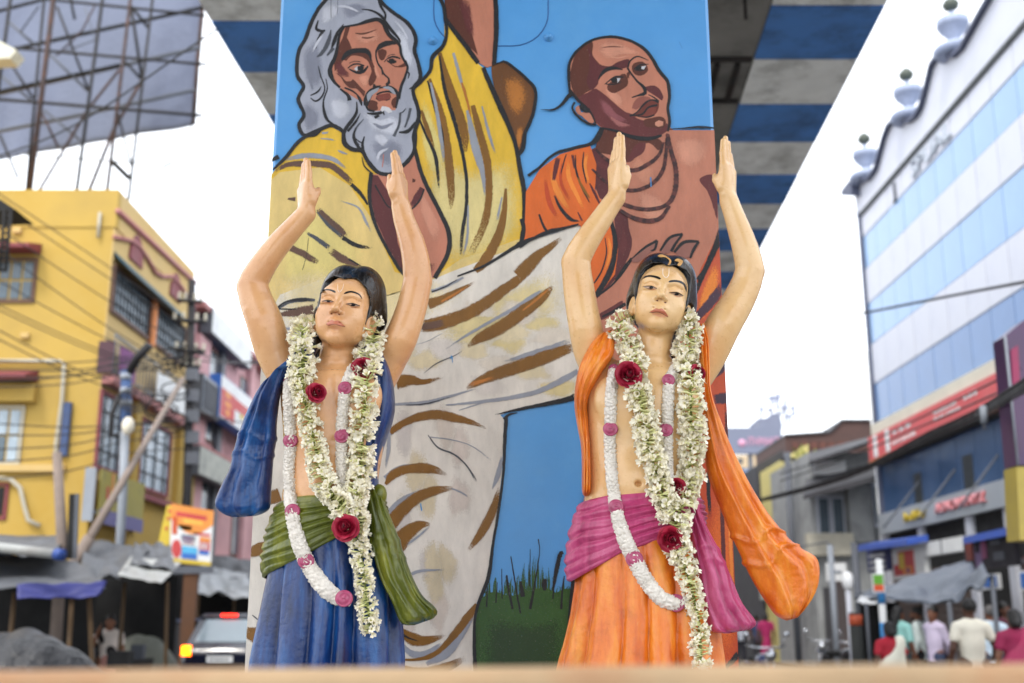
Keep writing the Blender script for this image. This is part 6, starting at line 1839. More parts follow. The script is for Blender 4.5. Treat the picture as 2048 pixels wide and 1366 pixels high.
for (u0, u1, v0, v1, m) in ((0, 1, .42, .68, M_red), (0, .3, .05, .7, M_red), (.08, .2, .55, .68, M_orange), (.08, .22, .34, .46, M_orange), (.1, .2, .14, .28, M_orange), (.75, .9, .5, .62, M_orange), (.4, .5, .3, .4, M_signy)):
    mb = MB(); y0, y1 = a.y + (b.y - a.y) * u0, a.y + (b.y - a.y) * u1; z0, z1 = b.z + (a.z - b.z) * v0, b.z + (a.z - b.z) * v1
    o_ = .022 + .004 * (m is M_orange or m is M_signy) + .002 * (u1 < .35)
    mb.box((X + .021, y0 + .04, z0), (X + o_ + .004, y1 - .04, z1)); mb.build('printed_panel', m, r)
r, a, b = side_sign('grey_signboard', 'dull grey white signboard below the red shop sign', 'sign', 400, 890, 488, 950, -9.0, mat('dull_sign', (186, 188, 180), .8, .2, 2, stain=(120, 124, 126), stain_amt=.6), M_greyd)
r, a, b = side_sign('grey_louvre_box', 'blue grey louvred cabinet beside the red shop sign', 'cabinet', 407, 746, 440, 823, -9.0, M_grey, M_greyd)
for k in range(10):
    z = b.z + .1 + k * (a.z - b.z - .2) / 10
    mb = MB(); mb.box((-8.979, a.y + .1, z), (-8.94, b.y - .1, z + .05)); mb.build('slat', M_greyd, r)
gw = empty('grey_building', (-12, 75, 0), 'pale grey building far down the street beyond the pink one', 'building')
one('wall', mat('pale_grey_wall', (176, 180, 186), .9, .12, 1), gw, lambda mb: mb.box((-20, 63, .142), (-9.2, 100, 9.0)))
for z in (1.0, 3.8, 6.4):
    for k in range(8):
        y = 64.5 + k * 4.2
        one('window', M_glass, gw, lambda mb: mb.box((-9.199, y, z), (-9.15, y + 1.8, z + 1.6)))

# ------------------------------------------------------------------ rooftop hoarding with its scaffold
hb_ = empty('hoarding', (-12, 30, ZT), 'back of a huge blue grey hoarding sheet held on a roof scaffold of rusty poles', 'hoarding')
A0, A1 = P(385, 242, 29.0), P(0, 310, 31.4)
dirv = (A1 - A0); dirv.z = 0
M_tarp = mat('hoarding_sheet', (116, 124, 144), .7, .08, .5, bump=.3, bscale=6, stain=(94, 102, 126), stain_amt=.6, stain_scale=.4, streak=True)
mb = MB()
zb0 = A0.z
def hs(u, v):
    p = A0 + dirv * (u * 1.7)
    w = .10 * math.sin(u * 26) * math.sin(v * 3) + .12 * mnoise.noise(Vector((u * 9, v * 4, 0)))
    return Vector((p.x, p.y + w + .25, zb0 + v * 8.5))
mb.grid(hs, 70, 40); sh = mb.build('sheet', M_tarp, hb_)
sm = sh.modifiers.new('thick', 'SOLIDIFY'); sm.thickness = .012; sm.offset = 1
def pole(pts, r, m, Y0, Y1=None, name='pole'):
    n = len(pts); Y1 = Y1 or Y0
    mb = MB(); mb.tube([P(x, y, Y0 + (Y1 - Y0) * i / max(1, n - 1)) for i, (x, y) in enumerate(pts)], r, 6); mb.build(name, m, hb_)
YF, YBk = 27.6, 29.4
for pts, r, m, Y in (([(108, -10), (58, 392)], .075, M_iron, YF), ([(206, -10), (152, 392)], .05, M_iron_d, YF), ([(262, -10), (213, 392)], .05, M_iron, YF), ([(306, -10), (257, 400)], .042, M_iron_d, YF), ([(89, -10), (52, 392)], .04, M_iron_d, YF),
                     ([(22, -10), (-12, 240)], .05, M_iron_d, YF), ([(140, -10), (149, 38)], .04, M_black, YF), ([(88, -2), (410, 31)], .04, M_iron_d, YF), ([(29, 96), (413, 129)], .04, M_iron_d, YF), ([(-10, 198), (404, 231)], .045, M_iron_d, YF), ([(41, 308), (395, 334)], .022, M_grey, YF),
                     ([(-10, 24), (90, -2)], .05, M_black, 28.6), ([(29, 98), (410, 14)], .055, M_black, 28.6), ([(-10, 189), (401, 95)], .06, M_greyd, 28.7), ([(-10, 264), (160, 230), (390, 180)], .055, M_greyd, 28.8), ([(-10, 185), (240, 130)], .05, M_black, 28.4),
                     ([(114, 14), (176, 178)], .04, M_iron_d, 28.2), ([(18, 44), (72, 92)], .04, M_greyd, 28.2), ([(96, 105), (176, 182)], .04, M_greyd, 28.4), ([(15, 117), (66, 196)], .04, M_iron_d, 28.2), ([(262, 12), (284, 158)], .05, M_iron_d, 28.0), ([(264, 14), (297, 56)], .045, M_black, 28.0), ([(244, 116), (284, 160)], .04, M_black, 28.1),
                     ([(284, 160), (228, 258), (174, 392)], .05, M_iron, 27.9), ([(238, 140), (175, 220), (72, 392)], .04, M_iron, 27.8), ([(82, 222), (116, 294)], .04, M_iron, 28.3), ([(0, 270), (36, 356)], .04, M_iron_d, 27.7), ([(234, 220), (262, 330)], .035, M_iron_d, 27.8), ([(223, 322), (258, 356)], .07, M_black, 27.7),
                     ([(356, 306), (268, 404)], .025, M_iron_d, 28.0), ([(115, 110), (165, 60), (190, 10)], .025, M_iron, 28.4), ([(0, 150), (62, 200)], .035, M_greyd, 28.6), ([(78, 12), (40, 66)], .018, M_black, 27.7), ([(88, 220), (160, 280)], .035, M_greyd, 28.6), ([(170, 15), (190, 80), (110, 110)], .02, M_greyd, 28.5), ([(385, 238), (378, 304)], .02, M_iron_d, 28.8)):
    pole(pts, r, m, Y)
mb = MB(); mb.tube([hs(0.004, v) + Vector((.02, -.1, 0)) for v in np.linspace(0, 1, 6)], .07, 6); mb.build('edge_pole', M_iron, hb_)
fl = empty('floodlight', P(5, 95, 26), 'cream floodlight head jutting in at the upper edge beside the hoarding', 'floodlight')
mb = MB(); a, b, c, d = P(-60, 92, 26), P(-8, 78, 26), P(33, 100, 26), P(20, 116, 26)
mb.prism([a, b, c, d, P(-60, 120, 26)], (0, .5, 0)); mb.build('housing', mat('cream_metal', (206, 204, 188), .5), fl)
mb = MB(); mb.tube([P(-60, 105, 26.2), P(-140, 120, 26.3)], .05, 6); mb.build('arm', M_iron_d, fl)

# ------------------------------------------------------------------ dark lattice canopy corner
lc = empty('lattice_canopy', P(5, 470, 20), 'black iron lattice bracket under a dark roof edge at far left', 'bracket')
mb = MB(); mb.prism([P(-60, 398, 20), P(0, 398, 20), P(33, 420, 20), P(-60, 424, 20)], (0, .8, 0)); mb.build('roof_edge', M_black, lc)
for pts in (((22, 422), (12, 540)), ((8, 422), (0, 540)), ((-8, 422), (-14, 540)), ((-30, 540), (14, 540)), ((-30, 480), (18, 482))):
    mb = MB(); mb.tube([P(*pts[0], 20), P(*pts[1], 20)], .03, 6); mb.build('rod', M_black, lc)
for k in range(10):
    y = 424 + k * 12
    mb = MB(); mb.tube([P(21 - k, y, 20), P(7 - k * .8, y + 12, 20)], .014, 5); mb.tube([P(7 - k * .8, y, 20), P(20 - k, y + 12, 20)], .014, 5); mb.build('lattice_bar', M_black, lc)

# ------------------------------------------------------------------ poles with tangled wires
def ordinal(i, n): return ['topmost', 'second from the top', 'third from the top', 'fourth from the top', 'fifth from the top', 'sixth from the top', 'seventh from the top', 'eighth from the top', 'ninth from the top', 'tenth from the top'][i] if i < n - 1 else 'lowest'
def cable(pts, Y0, Y1, r, m, label, group=None, sag=0.0, name='overhead_cable'):
    n = 18
    A = catmull([(x, y, 0) for x, y in pts], max(2, math.hypot(pts[-1][0] - pts[0][0], pts[-1][1] - pts[0][1]) / n))
    m_ = len(A) - 1
    mb = MB(); mb.tube([P(q[0], q[1] + sag * 4 * (i / m_) * (1 - i / m_), Y0 + (Y1 - Y0) * i / m_) for i, q in enumerate(A)], r, 5)
    return tag(mb.build(name, m, None), label, 'cable', group)
M_wire = mat('black_cable', (34, 34, 38), .6, .1)
up = empty('utility_pole', P(374, 1240, 27.5), 'dark utility pole with cross arms and coiled wires at the yellow building corner', 'utility pole')
mb = MB(); b0 = P(372, 1240, 27.5); mb.tube([(b0.x, 27.5, .142), P(374, 1000, 27.5), P(384, 560, 27.5)], .12, 10, r2=.09); mb.build('shaft', M_iron_d, up)
for py, w in ((600, 24), (640, 34), (700, 30), (640 + 90, 20)):
    mb = MB(); a, b = P(380 - w, py, 27.4), P(380 + w, py + 4, 27.4); mb.tube([a, b], .05, 6); mb.build('cross_arm', M_iron_d, up)
    for t in (0.05, .3, .7, .95):
        p = a.lerp(b, t); mb = MB(); mb.lathe(p, [(.03, 0), (.05, .06), (.03, .12), (.05, .18), (.01, .22)], 8); mb.build('insulator', M_whitep, up)
for k in range(9):
    cx, cy, R_ = rng.uniform(318, 392), rng.uniform(640, 850), rng.uniform(8, 30)
    mb = MB(); mb.tube([P(cx + R_ * math.cos(w) * 1.2, cy + R_ * .7 * math.sin(w) + w * 1.5, 27.2 + .02 * w) for w in np.linspace(0, 9, 26)], .02, 5); mb.build('wire_coil', M_wire, up)
for k in range(5):
    mb = MB(); mb.box(P(366 + k * 2, 760 + k * 40, 27.3), P(382, 740 + k * 40, 27.15)) if False else mb.obox(P(370, 760 + k * 42, 27.35), (.28, 0, 0), (0, .2, 0), (0, 0, .3)); mb.build('junction_box', M_greyd, up)
lp = empty('street_lamp', P(246, 1130, 22), 'grey lamp post with blue and white wrapped head and round white lamp', 'street lamp')
b0 = P(243, 1130, 22)
mb = MB(); mb.tube([(b0.x, 22, .142), P(245, 1000, 22), P(250, 860, 22)], .085, 10); mb.build('shaft', M_grey, lp)
mb = MB(); mb.tube([P(250, 860, 22), P(252, 830, 22), P(252, 742, 22)], .105, 10); mb.build('wrapped_head', mat('faded_blue', (66, 92, 132), .7, .25, 6), lp)
for py in (752, 780, 805): mb = MB(); mb.tube([P(251, py + 8, 21.99), P(252, py - 4, 21.99)], .112, 10); mb.build('white_band', M_grey, lp)
mb = MB(); mb.ball(P(256, 852, 21.8), (.12, .12, .18), 14, 10); mb.build('lamp_globe', mat('lamp_cream', (222, 216, 200), .4), lp)
mb = MB(); mb.tube([P(258, 745, 22), P(275, 715, 21.9), P(299, 690, 21.8)], .09, 8); mb.build('lamp_arm', M_iron_d, lp)
mb = MB(); mb.tube([P(236, 870, 21.9), P(222, 872, 21.9), P(224, 830, 21.9), P(238, 790, 21.9)], .05, 6); mb.build('side_bracket', M_iron_d, lp)
for k in range(4):
    mb = MB(); R_ = 14 + k * 6; mb.tube([P(270 + R_ * math.cos(w), 800 + R_ * .8 * math.sin(w), 21.8) for w in np.linspace(-1, 5, 18)], .014, 5); mb.build('loose_wire', M_wire, lp)
t_ = empty('leaning_pole', P(186, 1062, 20.5), 'long grey wooden pole leaning up against the corner utility pole', 'pole')
mb = MB(); mb.tube([P(180, 1075, 20.0), P(260, 938, 22), P(366, 758, 26)], .075, 8, r2=.06); mb.build('timber', mat('grey_timber', (140, 128, 120), .9, .2, 5), t_)
mb = MB(); g0 = P(180, 1075, 20.0); mb.tube([(g0.x - 1.2, 19.3, .142), g0], .11, 8); mb.build('timber', mat('grey_timber', (140, 128, 120), .9, .2, 5), t_)
wp = empty('weathered_post', P(118, 1100, 17), 'weathered grey post with a black board fixed beside the tarpaulin stall', 'post')
b0 = P(128, 1150, 17)
mb = MB(); mb.tube([(b0.x, 17, .142), P(124, 1080, 17), P(114, 905, 17)], .10, 8, r2=.07); mb.build('shaft', mat('grey_timber', (140, 128, 120), .9, .2, 5), wp)
mb = MB(); mb.obox(P(133, 1118, 16.9), (.13, 0, 0), (0, .05, 0), (-.05, 0, .95)); mb.build('black_board', M_black, wp)
mb = MB(); mb.obox(P(145, 1118, 16.88), (.05, 0, 0), (0, .05, 0), (-.05, 0, .95)); mb.build('board_edge', M_greyd, wp)

_c1 = (([(-40, 362), (200, 522), (372, 640)], 0), ([(-40, 385), (205, 548), (372, 655)], 0), ([(-40, 430), (205, 590), (372, 690)], 4), ([(-40, 470), (200, 640), (372, 745)], 4), ([(-40, 540), (205, 668), (372, 748)], 6), ([(-40, 592), (195, 692), (372, 752)], 6), ([(-40, 602), (195, 700), (372, 760)], 6),
               ([(-40, 660), (190, 760), (372, 800)], 6), ([(-40, 640), (190, 745), (372, 790)], 8))
_c1 = sorted(_c1, key=lambda q: q[0][0][1])
for i, (pts, s) in enumerate(_c1):
    cable(pts, 21, 27.4, .013, M_wire, ordinal(i, len(_c1)) + ' of the thin black cables slanting past the yellow wall', 'cables past the yellow wall', s)
WL2 = 'black cable running nearly level below the maroon sunshade'
_c2 = sorted(((720, 712), (738, 725), (752, 735), (775, 742), (765, 720), (845, 846), (870, 850), (900, 862), (960, 905), (925, 880)))
for i, (y0, y1) in enumerate(_c2):
    cable([(-40, y0), (140, (y0 + y1) / 2 + 6), (250, y1), (372, y1 - 8)], 20.5, 27.4, .014, M_wire, ordinal(i, len(_c2)) + ' of the level black cables below the maroon sunshade', 'cables below the sunshade', 3)
cable([(-40, 325), (150, 245), (410, 70), (560, -18)], 16, 12, .013, M_wire, 'single black cable rising across the hoarding to the flyover', None, 6)
cable([(272, 418), (345, 420), (380, 424)], 24, 26, .008, M_grey, 'faint grey cable in the sky beside the yellow parapet')
for k, (y0, y1) in enumerate(((700, 728), (716, 720), (812, 850))):
    cable([(375, y0), (450, (y0 + y1) / 2 + 6), (540, y1)], 27.4, 36, .022, M_wire, ordinal(k, 3) + ' of the dark cables from the corner pole along the pink wall', 'cables along the pink wall', 2)

# ------------------------------------------------------------------ poster board on its post
ps = empty('poster_board', P(385, 1130, 25.2), 'orange white and blue printed poster board raised on a timber post', 'poster board')
YP = 25.2
TL, TR, BR, BL = P(343, 1007, YP), P(428, 1022, YP), P(422, 1132, YP), P(340, 1124, YP)
def pq(u, v, off):
    p = (BL.lerp(BR, u)).lerp(TL.lerp(TR, u), v); return p + Vector((0, -off, 0))
def pquad(u0, u1, v0, v1, m, off, name='printed_panel'):
    mb = MB(); q = [pq(u0, v0, off), pq(u1, v0, off), pq(u1, v1, off), pq(u0, v1, off)]; mb.prism(q, (0, .003, 0)); return mb.build(name, m, ps)
pquad(0, 1, 0, 1, M_white, .02, 'board')
mb = MB(); mb.prism([pq(0, 1, .026), pq(1, 1, .026)] + [pq(1 - t, 1 - .26 - .22 * math.sin(t * math.pi), .026) for t in np.linspace(0, 1, 12)], (0, .003, 0)); mb.build('printed_panel', M_orange, ps)
pquad(.12, .85, .80, .88, M_red, .031); pquad(.3, .75, .70, .78, mat('sign_light_orange', (244, 184, 90), .6), .031); pquad(.04, .16, .48, .78, mat('sign_brown_orange', (200, 96, 50), .6), .031)
pquad(.55, .95, .52, .57, M_red, .026); pquad(.25, .6, .40, .5, M_grey, .026); pquad(.7, .96, .26, .48, M_red, .026); pquad(.7, .96, .42, .5, M_orange, .031); pquad(.7, .94, .18, .26, M_blue, .026)
pquad(.28, .66, .12, .30, M_sky, .026); pquad(.28, .66, .08, .18, M_blue, .031); pquad(0, 1, 0, .07, M_signy, .026)
mb = MB(); mb.prism([pq(.16 + .12 * math.cos(w), .24 + .16 * math.sin(w), .031) for w in np.linspace(0, 6.0, 14)], (0, .003, 0)); mb.build('printed_panel', M_red, ps)
pquad(.2, .5, .58, .66, mat('sign_mint', (150, 206, 196), .6), .026)
mb = MB(); pb_ = P(384, 1140, YP + .1); mb.box((pb_.x - .15, YP + .03, .142), (pb_.x + .15, YP + .15, pq(.5, .6, 0).z)); mb.build('post', mat('brown_timber', (106, 78, 58), .9, .2, 4), ps)
mb = MB(); q = P(344, 1136, YP); mb.box((q.x, YP - .02, q.z - .12), (q.x + .9, YP + .03, q.z + .04)); mb.build('crosspiece', M_greyd, ps)
for k in range(7): pquad(.30, .62 - .05 * (k % 3), .335 + .024 * k, .345 + .024 * k, [M_greyd, M_red, M_blue][k % 3], .035, 'printed_line')
for k in range(5): pquad(.72, .93 - .04 * (k % 2), .285 + .024 * k, .297 + .024 * k, M_white, .035, 'printed_line')
ys_ = empty('yellow_flex_banner', P(332, 1040, 26), 'narrow yellow and red flex banner leaning behind the poster board', 'banner')
mb = MB(); mb.prism([P(334, 1010, 26), P(346, 1012, 26), P(338, 1092, 26), P(316, 1086, 26)], (0, .03, 0)); mb.build('sheet', M_signy, ys_)
for (x, y) in ((334, 1040), (330, 1060), (336, 1025)): mb = MB(); mb.obox(P(x, y, 25.98), (.06, 0, 0), (0, .01, 0), (0, 0, .07)); mb.build('printed_mark', M_red, ys_)

# ------------------------------------------------------------------ tarpaulin stalls
M_tp = mat('grey_tarpaulin', (100, 103, 108), .55, .25, 2, bump=.5, bscale=12, stain=(58, 61, 66), stain_amt=.7, stain_scale=1.2)
M_tpd = mat('dark_tarpaulin', (40, 41, 45), .5, .25, 2, bump=.6, bscale=9, stain=(66, 68, 72), stain_amt=.5)
M_tpb = mat('violet_blue_tarpaulin', (54, 60, 128), .55, .15, 3)
M_tin = mat('tin_sheet', (166, 168, 166), .5, .15, 2, stain=(110, 92, 80), stain_amt=.6)
M_bamboo = mat('bamboo', (104, 84, 60), .8, .2, 5)
def sheet(name, m, parent, corners, nu=26, nv=14, sag=.25, wr=.10, seed=0, thick=.01):
    """tarpaulin between four corners (bottom-left, bottom-right, top-right, top-left), slack and creased"""
    a, b, c, d = corners
    mb = MB()
    def f(u, v):
        p = a.lerp(b, u).lerp(d.lerp(c, u), v)
        z = -sag * math.sin(math.pi * u) * math.sin(math.pi * min(1, v * 1.0 + .0)) + wr * .8 * mnoise.noise(Vector((u * 3.5, v * 6, seed))) + wr * .18 * mnoise.noise(Vector((u * 11, v * 14, seed))) + wr * .16 * math.sin(u * 17 + v * 7 + seed + 2 * mnoise.noise(Vector((u * 4, v * 3, seed))))
        return p + Vector((0, 0, z))
    mb.grid(f, nu, nv); o = mb.build(name, m, parent)
    s = o.modifiers.new('thick', 'SOLIDIFY'); s.thickness = thick
    return o
M_void = mat('black_cloth_and_shade', (14, 14, 15), .95, .2, 3)  # near black: painted shade inside the stalls, and one real hanging cloth
def stall(label, posts, sheets, back, goods=()):
    r = empty('market_stall', back[0], label, 'stall')
    for (x, y0, Y, lean) in posts:
        t = P(x, y0, Y); mb = MB(); mb.tube([(t.x + lean, Y, .002), t], .032, 7); mb.build('post', M_bamboo, r)
    for k, (nm, m, cs, sg, wr) in enumerate(sheets):
        sheet(nm, m, r, [P(*c) for c in cs], sag=sg, wr=wr, seed=k * 3 + len(label))
    (x0, x1, Y, z1) = back[1]
    mb = MB(); mb.box((x0, Y, .143), (x1, Y + .06, z1)); mb.build('back_shade_sheet', M_void, r)  # black sheet added in place of the shade inside the stall
    mb = MB(); mb.box((x0, Y - 3.2, .143), (x0 + .06, Y - .01, z1)); mb.build('side_shade_sheet', M_void, r)  # side sheet, stall shade put into its black colour
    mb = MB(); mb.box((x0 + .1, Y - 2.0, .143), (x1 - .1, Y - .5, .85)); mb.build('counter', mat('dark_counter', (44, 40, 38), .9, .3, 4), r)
    for (x, y, z, w, h, m) in goods:
        mb = MB(); mb.box((x, Y - 1.8 + y, .852 + z), (x + w, Y - 1.8 + y + w * .8, .852 + z + h)); mb.build('packet', m, r)
    return r
rg_ = random.Random(5)
def goods(x0, x1, n): return [(rg_.uniform(x0, x1), rg_.uniform(0, .9), 0, rg_.uniform(.15, .3), rg_.uniform(.1, .35), rg_.choice([M_black, M_black, M_brownf, M_greyd])) for _ in range(n)]
stall('stall under a grey tarpaulin with a violet blue hem', [(30, 1185, 14.5, 0), (145, 1186, 14.4, .05), (178, 1180, 14.6, .25)],
      [('tarp_roof', M_tp, [(-90, 1178, 14.0), (212, 1172, 14.3), (150, 1118, 17), (-90, 1098, 17)], .10, .07), ('hem', M_tpb, [(34, 1196, 13.9), (196, 1194, 14.2), (214, 1164, 14.28), (34, 1168, 13.98)], .05, .04), ('tarp_roof', M_tp, [(-90, 1104, 15), (112, 1108, 15.2), (128, 1072, 18), (-90, 1066, 18)], .1, .08)],
      ((-8, 17, 0), (-11.5, -6.3, 17.6, 2.12)), goods(-9, -5, 9))
stall('dark stall under creased silver sheets beside the lamp post', [(250, 1165, 18.5, 0), (335, 1165, 18.6, .1)],
      [('tarp_roof', M_tp, [(150, 1170, 17.5), (242, 1150, 18), (300, 1098, 21), (176, 1078, 21)], .12, .12), ('tin_roof', M_tin, [(236, 1150, 17.8), (322, 1166, 17.8), (362, 1126, 20), (262, 1112, 20)], .03, .03), ('tarp_roof', M_tp, [(262, 1126, 19), (352, 1138, 19), (340, 1090, 21.5), (270, 1084, 21.5)], .08, .1)],
      ((-7, 21, 0), (-8.5, -6.2, 21.6, 2.3)), goods(-8.6, -6.4, 8))
stall('stall roofed with pale plastic sheets near the parked car', [(398, 1185, 29.6, 0), (470, 1180, 29.6, 0)],
      [('tarp_roof', mat('white_plastic', (158, 162, 166), .5, .15, 2, stain=(120, 124, 124), stain_amt=.5), [(392, 1184, 29), (505, 1196, 29), (505, 1150, 31), (405, 1128, 31)], .15, .15), ('tarp_roof', M_tp, [(396, 1150, 30.5), (510, 1162, 30.5), (510, 1120, 32), (402, 1108, 32)], .1, .1)],
      ((-8, 31, 0), (-9.2, -6.2, 32.3, 2.9)), goods(-9, -6.4, 6))
rt = empty('plastic_roll', P(60, 1105, 13.8), 'rolled white plastic tube with a blue capped end on the grey tarpaulin', 'roll')
mb = MB(); mb.tube([P(-60, 1088, 13.9), P(118, 1109, 13.7)], .06, 12); mb.build('tube', M_tin, rt)
mb = MB(); mb.tube([P(112, 1108, 13.69), P(126, 1110, 13.66)], .07, 12); mb.build('end_cap', mat('cap_blue', (52, 84, 150), .5), rt)
# covered heap of goods and the low mound
def heap(name, label, cx, cy, rx, ry, hgt, m, seed):
    mb = MB()
    def f(u, v):
        w = u * 2 * math.pi; r = v
        x, y = cx + rx * r * math.cos(w), cy + ry * r * math.sin(w)
        h = hgt * (1 - r ** 2.6) + (.09 * hgt * mnoise.noise(Vector((x * 1.3, y * 1.3, seed))) + .04 * hgt * mnoise.noise(Vector((x * 3.2, y * 3.2, seed))) + .05 * abs(math.sin(x * 9 + 2.5 * mnoise.noise(Vector((x, y, seed)))))) * (1 - r * .6)
        return Vector((x, y, .004 + max(0, h) * (1 if r < .999 else 0)))
    mb.grid(f, 90, 26)
    o = mb.build(name, m, None)
    return tag(o, label, 'covered heap')
heap('covered_heap', 'large black tarpaulin covered heap in front of the hemmed stall', -5.3, 12.4, 1.6, 1.2, 1.34, M_tpd, 1)
heap('covered_heap', 'low grey green covered mound between the woman and the car', -6.7, 21.2, .95, .9, 1.18, mat('olive_tarpaulin', (112, 114, 104), .7, .2, 2, bump=.3, bscale=10), 4)
# =================================================================== right side of the street
RX = 10.0
YFAR = PX(1742, 690, RX).y
YNEAR = 13.5
M_wpanel = mat('white_cladding', (200, 203, 212), .55, .06, 1, stain=(184, 188, 202), stain_amt=.5, stain_scale=.7)
M_bglass = mat('blue_film_glass', (150, 178, 210), .16, .08, .8, spec=.25)
M_bglass2 = mat('deeper_blue_glass', (112, 142, 182), .16, .14, .8, spec=.25)
M_bgrey = mat('lower_blue_glass', (78, 102, 134), .18, .2, .7, spec=.3)
M_cope = mat('slate_coping', (96, 102, 122), .7, .1, 3)
M_line = mat('dark_seal', (44, 52, 56), .6, .1)
M_beige = mat('beige_ledge', (206, 204, 190), .8, .1, 2)
gb = empty('glass_building', (RX + 4, 22, 0), 'tall office building striped with blue glass and white cladding under scrolled parapet', 'building')
def zat(py): return PX(1742, py, RX).z
one('core', mat('building_core', (120, 124, 132), .9), gb, lambda mb: mb.box((RX + .06, YNEAR, .142), (RX + 12, YFAR - .02, zat(408))))
bands = [(411, 457, 'w'), (457, 527, 'g'), (527, 602, 'w'), (602, 689, 'g'), (689, 772, 'w'), (772, 857, 'g2')]
W_ = 1.12
npan = int((YFAR - YNEAR) / W_)
for t0, t1, k in bands:
    z1, z0 = zat(t0), zat(t1)
    me = None
    for i in range(npan):
        y1 = YFAR - i * W_; y0 = y1 - W_
        nm, m = ('cladding_panel', M_wpanel) if k == 'w' else ('glass_pane', M_bglass if k == 'g' else M_bglass2)
        if me is None:
            mb = MB(); mb.box((0, .014, .012), (.055 if k == 'w' else .045, W_ - .014, z1 - z0 - .012))
            o = mesh_obj(nm, mb.v, mb.f, m, gb, loc=(0, 0, 0)); me = o.data
        else:
            o = bpy.data.objects.new(nm, me); link(o, gb)
        o.location = Vector((RX + (0.0 if k == 'w' else .012) + rng.uniform(-.003, .003), y0, z0)) - gb.location
one('corner_trim', M_cope, gb, lambda mb: mb.box((RX - .06, YFAR + .001, 1.0), (RX + .2, YFAR + .16, zat(400))))
one('corner_pipe', M_white, gb, lambda mb: mb.tube([(RX - .02, YFAR + .24, 1.0), (RX - .02, YFAR + .24, zat(700))], .07, 8))
one('seal_line', M_line, gb, lambda mb: mb.box((RX - .05, YNEAR, zat(411) + .002), (RX + .3, YFAR, zat(402))))
one('ledge', M_beige, gb, lambda mb: mb.box((RX - .18, YNEAR, zat(881)), (RX + .05, YFAR, zat(858))))
# scrolled parapet: profile in the facade plane
prof = [(1706, 396), (1708, 372), (1722, 368), (1742, 360), (1756, 340), (1764, 310), (1772, 280), (1781, 256), (1796, 240), (1803, 246), (1822, 246), (1836, 236), (1848, 214), (1858, 176), (1868, 134), (1886, 108), (1892, 112), (1912, 116), (1930, 98), (1944, 72), (1964, 36), (1985, 0), (2010, -50), (2045, -110), (2100, -190), (2180, -300)]
pp = [PX(x, y, RX) for x, y in prof]
zb_ = zat(402) + .002
ys = [p.y for p in pp]; zs = [p.z for p in pp]
one('parapet', M_wpanel, gb, lambda mb: [mb.hexa([(RX, ys[i + 1], zb_), (RX + .3, ys[i + 1], zb_), (RX + .3, ys[i], zb_), (RX, ys[i], zb_), (RX, ys[i + 1], max(zs[i + 1], zb_ + .05)), (RX + .3, ys[i + 1], max(zs[i + 1], zb_ + .05)), (RX + .3, ys[i], max(zs[i], zb_ + .05)), (RX, ys[i], max(zs[i], zb_ + .05))]) for i in range(1, len(pp) - 1)])
one('coping', M_cope, gb, lambda mb: [mb.hexa([(RX - .13, ys[i + 1], zs[i + 1] + .002), (RX + .4, ys[i + 1], zs[i + 1] + .002), (RX + .4, ys[i], zs[i] + .002), (RX - .13, ys[i], zs[i] + .002), (RX - .13, ys[i + 1], zs[i + 1] + .10), (RX + .4, ys[i + 1], zs[i + 1] + .10), (RX + .4, ys[i], zs[i] + .10), (RX - .13, ys[i], zs[i] + .10)]) for i in range(1, len(pp) - 1)])
a = PX(1712, 368, RX); one('end_block', M_cope, gb, lambda mb: mb.hexa([(RX - .25, YFAR - .1, a.z - .5), (RX + .6, YFAR - .1, a.z - .5), (RX + .6, YFAR + .9, a.z - .1), (RX - .25, YFAR + .9, a.z - .1), (RX - .25, YFAR - .1, a.z + .05), (RX + .6, YFAR - .1, a.z + .05), (RX + .6, YFAR + .9, a.z + .05), (RX - .25, YFAR + .9, a.z + .05)]))
for px, py in ((1727, 356), (1812, 236), (1902, 104)):
    p = PX(px, py, RX); s = 1.0
    f = one('finial', mat('finial_grey', (160, 170, 192), .6), gb, lambda mb: mb.lathe((RX + .1, p.y, p.z - .1), [(.42, 0), (.5, .12), (.44, .22), (.14, .3), (.12, .42), (.3, .62), (.34, .72), (.36, .74), (.36, .9), (.07, .94), (.06, 1.12)], 14))
    one('finial_bud', mat('bronze_bud', (92, 100, 92), .6), f, lambda mb: mb.lathe((RX + .1, p.y, p.z + 1.0), [(.03, 0), (.16, .1), (.2, .2), (.12, .32), (.02, .4)], 8))
# faint raised lettering on the top band
def text3d(txt, m, parent, loc, size, facing, ext=.02, name='lettering', tilt=0.0, sx=1.0):
    cu = bpy.data.curves.new(name, 'FONT'); cu.body = txt; cu.size = size; cu.extrude = ext; cu.resolution_u = 3
    cu.materials.append(m)
    o = bpy.data.objects.new(name, cu); COL.objects.link(o); bpy.context.view_layer.update()
    me = bpy.data.meshes.new_from_object(o.evaluated_get(bpy.context.evaluated_depsgraph_get()))
    bpy.data.objects.remove(o); o = bpy.data.objects.new(name, me); link(o, parent)
    o.location = Vector(loc) - (parent.location if parent else Vector())
    o.rotation_euler = facing; o.scale = (sx, 1, 1)
    return o
FACE_L = (R(90), 0, R(-90))             # wall that faces the street from the right
FACE_F = (R(90), 0, 0)
p = PX(1822, 322, RX); text3d('SPUAL', mat('pale_letter', (176, 184, 194), .5), gb, (RX - .03, PX(1820, 300, RX).y, zat(450)), .62, FACE_L, .03, sx=1.5)
text3d('J', M_greyd, gb, (RX - .03, PX(1786, 345, RX).y, zat(450)), .6, FACE_L, .03)
